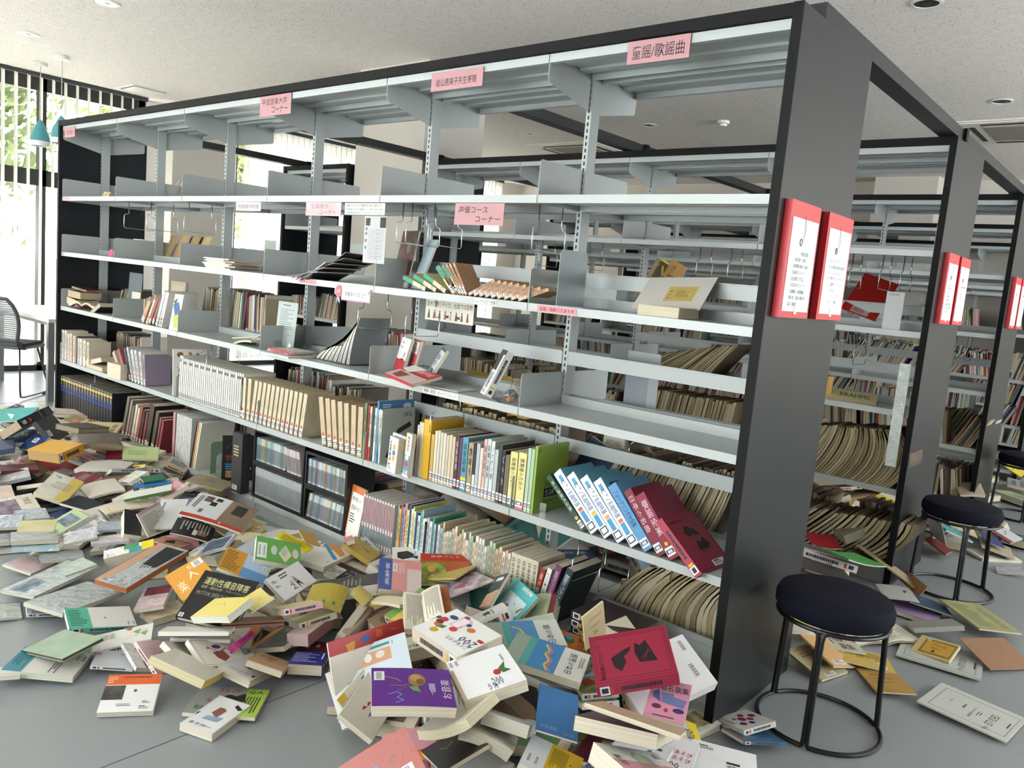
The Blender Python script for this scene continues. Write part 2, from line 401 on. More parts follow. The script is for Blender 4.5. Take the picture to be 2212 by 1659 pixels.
kick_m = MB().box(-BW+.003, .035, 0, -.003, .04, .07, steel2).mesh('kick_plate')
def rack(name, lab, y0, xs, n, rails=(), full=True, kicks=True):
    root = thing(name, lab, 'bookcase', (xs, y0, 0))
    L = 2*X00 + BW*n
    for i, x in enumerate((0, -L + .03)):
        mb = MB()
        mb.box(x-.03, 0, 0, x, .63, 2.238, pan if i == 0 else pan_in)
        o = mb.build('end_panel', root)
        MB().box(x-.0305, -.002, 0, x+.0005, .003, 2.239, black).build('edge_trim', o)
    mb = MB(); mb.box(-L+.03, .0, 2.202, -.03, .63, 2.238, black); mb.build('top_board', root)
    for k in range(n+1):
        x = -X00 - BW*k; xx = x + (-.0125 if k == 0 else .0125 if k == n else 0)
        o = link('upright', um, root, Matrix.Translation((xx, 0, 0)))
        if full: link('slot_strip', slm, o)
        for z in LV[:5]:
            for s in (1, -1): link('end_bracket', TPM[(s, z > 2)], root, Matrix.Translation((x + (-.003 if k == 0 else .003 if k == n else 0), 0, z)))
    for k in range(n):
        x = -X00 - BW*k - .003
        for z in LV:
            for s in (1, -1): link('shelf_board', PM[s], root, Matrix.Translation((x, 0, z)))
        if kicks: link('kick_plate', kick_m, root, Matrix.Translation((x, 0, 0)))
        for z in (rails if k < 2 else ()): link('rear_rail', rail_m, root, Matrix.Translation((x, 0, z)))
    return root
YR = [0, 1.967, 3.93, 5.82, 7.66]
RL = (1.06, 1.377, .71, .112)
rack('double_sided_bookcase', 'long white steel bookcase with dark end panel running across the whole view', YR[0], 0, 6, RL)
rack('double_sided_bookcase', 'second white steel bookcase, from the aisle beside the two stools to the square column', YR[1], 0, 4, RL[:2])
rack('double_sided_bookcase', 'short one-bay white bookcase left of the square column', YR[1], -4.63, 1, ())
rack('double_sided_bookcase', 'third bookcase in depth, its end panel cut by the right edge of the view', YR[2], 0, 6, RL[:1])
rack('double_sided_bookcase', 'fourth bookcase in depth, seen only through the ones in front', YR[3], 0, 6, (), False, False)
rack('double_sided_bookcase', 'rearmost bookcase standing along the back wall', YR[4], 0, 6, (), False, False)
# steel tie beams lying across the tops of the rows
for x, lab in [(-.045, 'dark steel beam tying the tops of the near end panels together'), (-1.84, 'dark steel tie beam crossing overhead two bays from the near end'),
               (-3.69, 'dark steel tie beam crossing overhead in front of the square column'), (-5.43, 'dark steel tie beam over the window end of the bookcases')]:
    t = thing('tie_beam', lab, 'beam', (x, .18, 2.239))
    MB().box(-.04, 0, 0, .04, 7.6, .052, mat('#1b1e20', .4, kind='paint', spec=.35)).build('beam_profile', t)
    for y in (1.9, 3.8, 5.7): MB().box(-.055, y, .0, .055, y+.04, .056, black).build('clamp', t)

# wire supports hanging under the shelves
wire = mat('#c4c8c9', .18, metal=1)
mb = MB(); mb.tube([(0,.06,0),(0,.06,-.075),(0,.052,-.082),(0,.038,-.084),(0,.03,-.092),(0,.03,-.165),(0,.038,-.173),(0,.225,-.176),(0,.233,-.168),(0,.233,-.1),(0,.225,-.09),(0,.21,-.088),(0,.203,-.08),(0,.203,0)], .0024, wire, seg=6)
hook_m = mb.mesh('wire_loop', True)
hk = [(-.95,0,1.67,'wire support hanging under the shelf right of the pink voice-course sign'), (-1.52,0,1.67,'wire support hanging left of the pink voice-course sign, nearest the post'),
      (-1.66,0,1.67,'wire support in the cluster beside the news cutting, right one'), (-1.72,0,1.67,'wire support in the cluster beside the news cutting, left one'),
      (-3.62,0,1.67,'wire support hanging in front of the white wall column, left'), (-4.42,0,1.67,'wire support hanging over the tan file folders, left'),
      (-4.1,0,1.67,'wire support hanging over the tan file folders, right'), (-1.95,0,1.27,'wire support below the new-books sign, left of the fanned magazines'),
      (-1.62,0,1.27,'wire support above the fanned magazines at the post'), (-1.42,0,.87,'wire support above the thick yellow exercise books'),
      (-.62,0,.47,'wire support over the leaning song books at the lowest shelf, left'), (-.5,0,.47,'wire support over the leaning song books at the lowest shelf, right'),
      (-.38,.31,.47,'wire support against the brown scores on the rear side of the lowest bay'), (-.62,.31,.87,'wire support in front of the score rows behind the empty shelf'),
      (-3.3,0,.87,'wire support hanging above the cream spines'), (-4.9,0,.47,'wire support beside the dark encyclopedia volumes'),
      (-.27,1.967,1.67,'wire support over the red folder, left'), (-.17,1.967,1.67,'wire support over the red folder, right'),
      (-.42,1.967,1.67,'wire support over the red folder, farthest left'), (-.34,1.967,1.27,'wire support two shelves under the red folder'),
      (-.2,3.93,1.27,'wire support in the third bookcase, nearest the red sign'), (-.3,3.93,1.27,'wire support in the third bookcase, behind the second panel'),
      (-1.1,1.967,1.67,'wire support in the second bookcase left of the yellow books'), (-1.3,1.967,1.67,'wire support in the second bookcase above the yellow books'),
      (-2.1,1.967,1.67,'wire support in the second bookcase beneath the voice-course sign'), (-2.5,1.967,1.67,'wire support in the second bookcase left of the voice-course sign')]
for x, y, z, lab in hk:
    t = thing('wire_book_support', lab, 'wire support', (x, y, z+.002), 'wire supports hanging under the shelves')
    link('wire_loop', hook_m, t, Matrix.Rotation(0, 4, 'Z'))

# signs
pink = mat('#c48e94', .45); ink = mat('#1b1b1b', .7); sleeve = mat('#ffffff', kind='film'); redm = mat('#cc2f38', .35); paperw = mat('#e6ecea', .5)
def hang_sign(name, lab, x0, x1, z0, z1, y, base, lines, frame_film=True, extra=None, cat='sign'):
    """upright card in the plane y; lines = (text, x fraction from left, z fraction from bottom, width, height, colour)"""
    t = thing(name, lab, cat, (x0, y, z0)); w, h = x1-x0, z1-z0
    mb = MB(); mb.box(0, 0, 0, w, .0012, h, base)
    for (s, fx, fz, fw, fh, c) in lines:
        mb.text(s, (fx*w, -.0003, fz*h), (fw*w, 0, 0), (0, 0, fh*h), c)
    if extra: extra(mb, w, h)
    mb.build('card', t)
    if frame_film: MB().quad((-.006, -.0009, -.006), (w+.006, -.0009, -.006), (w+.006, -.0009, h+.002), (-.006, -.0009, h+.002), sleeve).build('clear_sleeve', t)
    return t
YS = .012
hang_sign('section_sign', 'pink sign reading 童謡/歌謡曲 under the top edge, nearest the dark end panel', -.594, -.361, 2.125, 2.199, YS, pink, [('童謡/歌謡曲', .08, .18, .84, .6, ink)])
hang_sign('section_sign', 'pink sign reading 岩山恵美子先生寄贈 in the middle of the long top edge', -1.546, -1.256, 2.117, 2.19, YS, pink, [('岩山恵美子先生寄贈', .1, .22, .78, .42, ink)])
hang_sign('section_sign', 'two-line pink sign reading 平成音楽大学コーナー under the left part of the top edge', -2.827, -2.549, 2.098, 2.198, YS, pink, [('平成音楽大学', .07, .52, .8, .34, ink), ('コーナー', .4, .12, .5, .34, ink)])
hang_sign('section_sign', 'small pink sign at the far left end of the top edge', -5.382, -5.199, 2.116, 2.187, YS, pink, [('楽譜図書', .2, .25, .6, .45, mat('#8a3f48', .6))])
hang_sign('section_sign', 'faded pink sign reading 企画展示コーナー below the upper shelf', -2.378, -2.1, 1.604, 1.668, YS, mat('#dbb0b5', .45), [('企画展示', .15, .52, .5, .38, mat('#7d5f62', .6)), ('コーナー', .4, .1, .48, .34, mat('#7d5f62', .6))])
hang_sign('section_sign', 'pink sign reading 声優コースコーナー below the upper shelf', -1.352, -1.087, 1.582, 1.667, YS, pink, [('声優コース', .08, .54, .6, .32, ink), ('コーナー', .44, .14, .5, .28, ink)])
hang_sign('section_sign', 'pale greyish strip sign reading 平成音楽大学紀要 left of the faded pink one', -3.018, -2.776, 1.621, 1.667, YS, mat('#cfc6c8', .5), [('平成音楽大学紀要', .08, .25, .84, .5, mat('#5b5558', .6))])
gold = mat('#a5854c', .6)
hang_sign('notice_card', 'white strip with three lines about the power of music, beside the faded pink sign', -2.071, -1.787, 1.613, 1.665, YS, mat('#cfd0cb', .5),
    [('音楽のチカラは、絶望を', .04, .66, .5, .26, ink), ('希望', .55, .66, .12, .26, gold), ('に変えた', .68, .66, .26, .26, ink), ('熊本地震から10年での歴史本、そして東京へ届けた音色', .04, .38, .9, .16, ink), ('平成音楽大学が歩んだ、', .04, .08, .42, .18, ink), ('熊本地震から10年の軌跡', .48, .08, .44, .18, gold)])
def news(mb, w, h):
    g = mat('#6f7173', .7); d = mat('#222222', .7)
    for r in range(20): mb.box(.2*w, -.0004, (.08+r*.033)*h, (.5+.4*((r*7) % 5)/5)*w, -.0001, (.08+r*.033)*h+.0012, g)
    for r in range(20): mb.box(.55*w, -.0004, (.08+r*.033)*h+.002, .93*w, -.0001, (.08+r*.033)*h+.003, g)
    mb.box(.05*w, -.0005, .8*h, .26*w, -.0001, .96*h, mat('#4a4a4a', .7, kind='print')); mb.box(.72*w, -.0005, .76*h, .98*w, -.0001, .98*h, mat('#333333', .7, kind='print'))
    for z in (.3, .45, .6, .7): mb.box(.06*w, -.0005, z*h, .14*w, -.0001, (z+.06)*h, g)
hang_sign('news_cutting', 'grey newspaper page hanging from the shelf beside the wire supports', -1.93, -1.78, 1.4, 1.608, .02, mat('#b5b7b8', .6), [], False, news, 'newspaper')
hang_sign('section_sign', 'white banner reading 新着本入りました with a red NEW rosette', -2.06, -1.85, 1.221, 1.281, YS, mat('#dfe0e0', .5),
    [('新着本入りました', .14, .3, .7, .38, ink), ('♪♫', .88, .55, .09, .3, mat('#b97a86', .6))], True,
    lambda mb, w, h: (mb.box(0, -.0005, -.002, w, 0, .003, mat('#d987a0', .5)), mb.box(w-.003, -.0005, 0, w, 0, h, mat('#d987a0', .5)),
        mb.prism([(-.02+.026*math.cos(a*PI/12)*(1 if a % 2 else .93), .036+.03*math.sin(a*PI/12)*(1 if a % 2 else .93)) for a in range(24)], -.002, -.0008, mat('#b5656c', .5), 'y'),
        mb.text('NEW', (-.034, -.0025, .026), (.028, 0, .006), (0, 0, .016), mat('#e8c9cc', .5)),
        mb.prism([(-.03,.012),(-.034,-.018),(-.026,-.012),(-.02,.01)], -.0015, -.0006, mat('#8d9bb8', .5), 'y'), mb.prism([(-.014,.012),(-.008,-.018),(-.018,-.01),(-.022,.01)], -.0015, -.0006, mat('#dfe4ee', .5), 'y')))
hang_sign('shelf_label', 'pink shelf-edge label reading 童謡・唱歌/うたあそび', -.885, -.703, 1.273, 1.296, .0165, mat('#cf8088', .45), [('童謡・唱歌/うたあそび', .07, .2, .86, .6, ink)], False)
hang_sign('shelf_label', 'small pink shelf-edge label under the pile of grey magazines', -2.42, -2.27, 1.275, 1.295, .0165, mat('#c98a90', .45), [('企画展示コーナー', .1, .25, .8, .5, mat('#7d4048', .6))], False)
hang_sign('shelf_label', 'white shelf-edge label reading シェイクスピア全集 under the brown pocket books', -1.21, -1.09, 1.274, 1.296, .0165, mat('#c9cecd', .45), [('シェイクスピア全集', .02, .15, .94, .7, ink)], False)
p0 = hit(912, 838, y=.016); p1 = hit(990, 857, y=.016)
hang_sign('shelf_label', 'white shelf-edge label reading 教職・就活・キャリアのヒント under the test books', p0[0], p1[0], .873, .896, .0165, mat('#d6d8d6', .45), [('教職・就活・キャリアのヒント', .05, .2, .9, .6, ink)], False)
hang_sign('shelf_label', 'tiny pink label at the left end of the upper shelf edge', -5.4, -5.28, 1.675, 1.697, .0165, mat('#dba5aa', .45), [('楽譜', .2, .2, .5, .6, mat('#b5707a', .5))], False)
mg = [('音大で磨くその力、社会では宝物', .03, .68, .94, .26, ink)]
def people(mb, w, h):
    cs = ['#5a4a4a', '#8b5a5f', '#54505a', '#9b6d72', '#c9a09a', '#4f4a50', '#6a6068', '#8f5b5b']
    for i, c in enumerate(cs):
        x = (.08 + .115*i)*w; m_ = mat(c, .7)
        mb.prism([(x-.008,.01),(x+.008,.01),(x+.004,.04),(x-.004,.04)], -.0004, -.0001, m_, 'y'); mb.prism([(x+.004*math.cos(a), .045+.004*math.sin(a)) for a in np.linspace(0, 2*PI, 9)[:-1]], -.0004, -.0001, mat('#3c3030', .7), 'y')
        if i in (3, 5): mb.box(x+.005, -.0004, .018, x+.024, -.0001, .03, mat('#6b4148', .7))
hang_sign('notice_card', 'cream card with small drawn musicians, reading 音大で磨くその力、社会では宝物', -1.762, -1.45, 1.163, 1.259, .275, mat('#ddd8c8', .5), mg, False, people)

def red_sign(y0, y1, z0, z1, ybase, num, lines, lab):
    t = thing('red_framed_sign', lab, 'sign', (.001, ybase + y0, z0)); w = y1-y0; h = z1-z0; d = .022
    MB().box(0, 0, 0, d, w, h, redm).build('red_board', t)
    mb = MB(); mb.box(d, .018, .02, d+.0015, w-.012, h*.86, paperw)
    X = d+.0018
    def yz(fy, fz): return (X, fy*w, fz*h)
    # printed quaver
    c = yz(.42, .66)
    mb.prism([(c[1]+.012*math.cos(a), c[2]+.012*math.sin(a)) for a in np.linspace(0, 2*PI, 17)[:-1]], X-.0002, X+.0002, mat('#3a3a3a', .5), 'x')
    mb.prism([(c[1]+.011, c[2]+.002),(c[1]+.013, c[2]+.002),(c[1]+.016, c[2]+.072),(c[1]+.024,c[2]+.04),(c[1]+.018,c[2]+.0),(c[1]+.0285,c[2]+.038),(c[1]+.016,c[2]+.085),(c[1]+.0145,c[2]+.07)], X-.0002, X+.0002, mat('#6a6e70', .5), 'x')
    mb.text(num, (X+.0004, c[1]-.004, c[2]-.006), (0, .008, 0), (0, 0, .012), paperw)
    n = len(lines)
    for i, (s, a, b) in enumerate(lines):
        z = .545 - i*.055
        mb.text(s, yz(a, z), (0, (b-a)*w, 0), (0, 0, .036*h), mat('#44494b', .6))
    mb.build('printed_sheet', t)
    mb = MB(); mb.box(d, w*.47, .012, d+.003, w*.55, .04, paperw); mb.build('thumb_notch', t)
L1 = [('一般図書', .4, .72), ('一般事典・辞典', .25, .65), ('芸術関係事典・辞典', .25, .75), ('企画展示コーナー', .24, .7), ('出田敬三作品', .24, .66), ('平成音楽大学コーナー', .24, .74), ('名曲解説、新聞縮刷', .24, .72), ('教科書、音楽の教科書', .24, .78), ('童謡、歌謡曲', .22, .52)]
L2 = [('762.8 ミニスコア', .2, .62), ('762.8 器楽合奏指導書', .2, .84), ('761.2 ソルフェージュ', .2, .74), ('763.2 教則ピアノ(バイエル)', .2, .86), ('連弾ピアノ・バレード', .36, .84), ('バイエル', .36, .56), ('ハノン、ツェルニー', .36, .78), ('ピアノ曲', .34, .66)]
red_sign(.045, .284, 1.338, 1.69, 0, '1', L1, 'red-framed white directory sign, left one of two on the nearest dark end panel')
red_sign(.362, .605, 1.338, 1.69, 0, '2', L2, 'red-framed white directory sign, right one of two on the nearest dark end panel')
for k, y in ((1, 1.967), (2, 3.93)):
    red_sign(.09, .31, 1.35, 1.70, y, str(2*k+1), L1[1:], ['left red-framed directory sign', 'left red-framed directory sign on the second dark end panel', 'left red-framed directory sign on the third end panel, at the right edge'][k])
    red_sign(.36, .58, 1.35, 1.70, y, str(2*k+2), L2[1:], ['', 'right red-framed directory sign on the second dark end panel', 'right red-framed directory sign on the third end panel, at the right edge'][k])

# ---------------------------------------------------------------- stools, table and chairs
navy = mat('#0a0d1c', .85, kind='fabric', spec=.2); rodm = mat('#0b0c0d', .35)
def stool(x, y, rot, lab):
    t = thing('round_stool', lab, 'stool', Matrix.Translation((x, y, 0)) @ Matrix.Rotation(rot, 4, 'Z'))
    MB().lathe([(.001,.385),(.15,.385),(.172,.39),(.184,.408),(.184,.435),(.174,.455),(.15,.463),(.08,.467),(.001,.468)], navy, 48).build('seat', t, smooth=True)
    rb, rt = .195, .172; r_ = .0075
    pts = [(rt*math.cos(a), rt*math.sin(a), .379) for a in np.linspace(0, 2*PI, 49)[:-1]]
    MB().tube(pts, r_, rodm, closed=True).build('seat_ring', t, smooth=True)
    A = [PI/2, PI/2 + 2*PI/3, PI/2 + 4*PI/3]
    for i in range(3):
        a0, a1 = A[i], A[(i+1) % 3] + (2*PI if i == 2 else 0)
        g = .045
        arc = [(rb*math.cos(a), rb*math.sin(a), .0085) for a in np.linspace(a0+g, a1-g, 14)]
        MB().tube(arc, r_, rodm).build('floor_ring', t, smooth=True)
        for s in (-1, 1):
            a = a0 + s*g*.95
            b = a0 + s*.05
            MB().tube([(rb*math.cos(a0+s*g*1.6), rb*math.sin(a0+s*g*1.6), .0085), (rb*math.cos(a), rb*math.sin(a), .012), (rb*math.cos(a0+s*.03), rb*math.sin(a0+s*.03), .03),
                       (rt*math.cos(a0+s*.032)*1.04, rt*math.sin(a0+s*.032)*1.04, .352), (rt*math.cos(b)*1.02, rt*math.sin(b)*1.02, .372), (rt*math.cos(a0+s*.11), rt*math.sin(a0+s*.11), .379)], r_, rodm).build('leg', t, smooth=True)
stool(.22, .335, math.radians(-52), 'nearest round stool with navy fabric seat and black wire frame, beside the dark end panel')
stool(.225, 2.22, math.radians(-40), 'round navy stool standing by the second end panel')
stool(.22, 4.42, math.radians(-45), 'round navy stool cut by the right edge, by the third end panel')

tb = thing('table', 'light table with square grey legs by the window, half hidden behind the bookcase', 'table', (-6.18, .2, 0))
MB().box(-1.55, 0, .70, .0, .75, .73, mat('#d8d4d2', .3)).build('tabletop', tb)
for x, y in ((-.2, .08), (-1.45, .08), (-.2, .68), (-1.45, .68)): MB().box(x-.025, y-.02, 0, x+.025, y+.03, .70, mat('#9a9a9c', .3, metal=.6)).build('leg', tb)
MB().box(-1.42, .07, .655, -.22, .09, .70, mat('#8a888a', .4)).build('apron', tb)
chg = mat('#8f9296', .5); chd = mat('#4d5054', .4); pad = mat('#55565a', .8, kind='fabric')
def chair(x, y, rot, lab):
    t = thing('mesh_back_chair', lab, 'chair', Matrix.Translation((x, y, 0)) @ Matrix.Rotation(rot, 4, 'Z'), 'mesh chairs at the window table')
    mb = MB(); mb.prism([(-.2,-.22),(.2,-.22),(.23,-.15),(.23,.15),(.2,.22),(-.2,.22),(-.23,.15),(-.23,-.15)], .43, .455, chd, 'z'); mb.prism([(-.19,-.2),(.19,-.2),(.21,.14),(.18,.2),(-.18,.2),(-.21,.14)], .455, .475, pad, 'z'); mb.build('seat', t)
    mb = MB(); N = 20
    def P(u, v, o=0):  # curved shell: u across, v up
        hw = .2 + .03*math.sin(v*PI) - .05*v**6
        return (u*hw, .2 + .07*v - .05*math.cos(u*1.3) + .05 + o, .5 + .36*v + .0)
    for i in range(N):
        v0 = i/N; v1 = v0 + .72/N
        for j in range(8):
            a, b = -1+j/4, -.75+j/4
            mb.add([P(a,v0),P(b,v0),P(b,v1),P(a,v1),P(a,v0,.008),P(b,v0,.008),P(b,v1,.008),P(a,v1,.008)], [(0,1,2,3),(7,6,5,4),(0,4,5,1),(3,2,6,7)], chg)
    mb.build('mesh_panel', t)
    rim = [P(-1, v) for v in np.linspace(0,1,9)] + [P(u, 1) for u in np.linspace(-.8,.8,7)] + [P(1, v) for v in np.linspace(1,0,9)] + [P(u, 0) for u in np.linspace(.8,-.8,5)]
    MB().tube(rim, .016, chd, closed=True).build('back_frame', t, smooth=True)
    for s in (-1, 1):
        MB().tube([(s*.2,.2,.5),(s*.2,.17,.44),(s*.19,.1,.43)], .016, chd).build('back_arm', t, smooth=True)
        MB().tube([(s*.17,-.14,.43),(s*.235,-.2,.08),(s*.24,-.19,.03),(s*.24,-.14,.02),(s*.24,.2,.02),(s*.24,.25,.03),(s*.235,.25,.08),(s*.17,.14,.43)], .008, mat('#3a3a3e', .3, metal=.5)).build('leg', t, smooth=True)
        MB().box(s*.24-.012, -.17, 0, s*.24+.012, -.12, .02, chd).build('foot_pad', t)
chair(-6.84, .11, math.radians(-136), 'grey mesh-backed chair facing the window table, in full view at the left edge')
chair(-7.22, -.24, math.radians(-136), 'grey mesh-backed chair cut off by the left edge of the view')
# ---------------------------------------------------------------- book makers
SZ = {'A4': (.21,.297), 'B5': (.182,.257), 'A5': (.148,.21), 'B6': (.128,.182), 'BK': (.105,.148), 'AB': (.21,.257), 'CD': (.142,.125), 'B4': (.257,.364), 'A3': (.297,.42)}
def size(c):
    if c in SZ: return SZ[c]
    if c[-1] == 'L' and c[:-1] in SZ: a, b = SZ[c[:-1]]; return b, a
    a, b = c.split('x'); return float(a), float(b)
PAGE = '#d8d0bb'
CRP = {'A': (0,1099,2.962), 'B': (740,1099,2.962), 'C': (1472,1099,2.962), 'D': (370,820,2.962), 'E': (0,550,2.962), 'F': (1650,1330,3.936), 'G': (1700,1080,4.32),
       'H': (1960,900,4.607), 'I': (620,1300,2.54), 'J': (1050,1400,2.54), 'K': (0,870,3.4), 'L': (200,960,3.4), 'M': (480,1120,3.4), 'N': (780,1120,3.4), 'O': (1100,980,2.72), 'P': (0,0,1)}
def solve(quad, w0, h0, z0, ss=.07, sz=.03, cen=None):
    """pose and size of a rectangle whose corners show at four pixels of the photograph and whose lowest corner lies near z0"""
    q = np.array(quad, float).reshape(4, 2)
    c = np.mean([hit(u, v, z=z0) for u, v in q], axis=0)
    P = [hit(u, v, z=z0) for u, v in q]
    ex = (P[1]-P[0]) + (P[2]-P[3]); ex /= np.linalg.norm(ex); ey = (P[0]-P[3]) + (P[1]-P[2]); ey -= ex*(ey@ex); ey /= np.linalg.norm(ey)
    n = np.cross(ex, ey); R0 = np.array([ex, ey, n]).T
    if n[2] < 0: R0 = np.array([ex, -ey, -n]).T if False else R0
    p = np.zeros(8); p[:3] = c; p[6] = 0; p[7] = 0
    def rot(r):
        a = np.linalg.norm(r)
        if a < 1e-12: return np.eye(3)
        k = r/a; K = np.array([[0,-k[2],k[1]],[k[2],0,-k[0]],[-k[1],k[0],0]])
        return np.eye(3) + math.sin(a)*K + (1-math.cos(a))*K@K
    def corners(p):
        Rr = rot(p[3:6]) @ R0; w = w0*math.exp(p[6]); h = h0*math.exp(p[7])
        return [p[:3] + Rr @ np.array([sx*w/2, sy*h/2, 0]) for sx, sy in ((-1,1),(1,1),(1,-1),(-1,-1))], Rr, w, h
    def res(p):
        C, Rr, w, h = corners(p); r = []
        for P3, (u, v) in zip(C, q):
            k = CM @ (P3 - CAM); zc = max(k[2], .05)
            r += [(FPX*k[0]/zc + 1106 - u)/3.0, (FPX*k[1]/zc + 829.5 - v)/3.0]
        zm = -.01*math.log(sum(math.exp(-P3[2]/.01) for P3 in C)/4 + 1e-300) if min(P3[2] for P3 in C) > -1 else min(P3[2] for P3 in C)
        r += [(min(P3[2] for P3 in C) - z0)/sz, p[6]/ss, p[7]/ss, p[3]*.15, p[4]*.15]
        return np.array(r)
    lam = 1e-2; r = res(p)
    for it in range(60):
        J = np.empty((len(r), 8))
        for i in range(8):
            d = p.copy(); d[i] += 1e-5; J[:, i] = (res(d) - r)/1e-5
        A = J.T@J; g = J.T@r; dp = -np.linalg.solve(A + lam*np.diag(np.diag(A) + 1e-6), g)
        rn = res(p + dp)
        if rn@rn < r@r:
            done = (r@r - rn@rn) < 1e-7; p = p + dp; r = rn; lam = max(lam/4, 1e-8)
            if done: break
        else:
            lam *= 5
            if lam > 1e9: break
    C, Rr, w, h = corners(p)
    M = Matrix([[*Rr[i], p[i]] for i in range(3)] + [[0,0,0,1]])
    return M, w, h, math.sqrt(float(np.mean(r[:8]**2)))*3

def bendf(w, ang, ax='u'):
    if not ang: return lambda P: P
    Rr = w/ang
    def f(P):
        P = np.array(P, float); i = 0 if ax == 'u' else 1
        a = P[:, i]/Rr; rr = Rr + P[:, 2]
        Q = P.copy(); Q[:, i] = rr*np.sin(a); Q[:, 2] = rr*np.cos(a) - Rr
        return Q
    return f
def gbox(mb, x0, y0, z0, x1, y1, z1, m, nx=1, ny=1):
    """box subdivided along x and y so that it can bend"""
    xs = np.linspace(x0, x1, nx+1); ys = np.linspace(y0, y1, ny+1)
    v = [(x, y, z) for z in (z0, z1) for y in ys for x in xs]; A = nx+1; N = A*(ny+1); f = []
    for j in range(ny):
        for i in range(nx):
            a = j*A+i; f.append((a, a+A, a+A+1, a+1)); f.append((N+a, N+a+1, N+a+A+1, N+a+A))
    for i in range(nx):
        f.append((i, i+1, N+i+1, N+i)); a = ny*A+i; f.append((a+1, a, N+a, N+a+1))
    for j in range(ny):
        a = j*A; f.append((a+A, a, N+a, N+a+A)); a += nx; f.append((a, a+A, N+a+A, N+a))
    mb.add(v, f, m)
def color(c):
    if isinstance(c, str) and c[0] == '#': return c
    return c
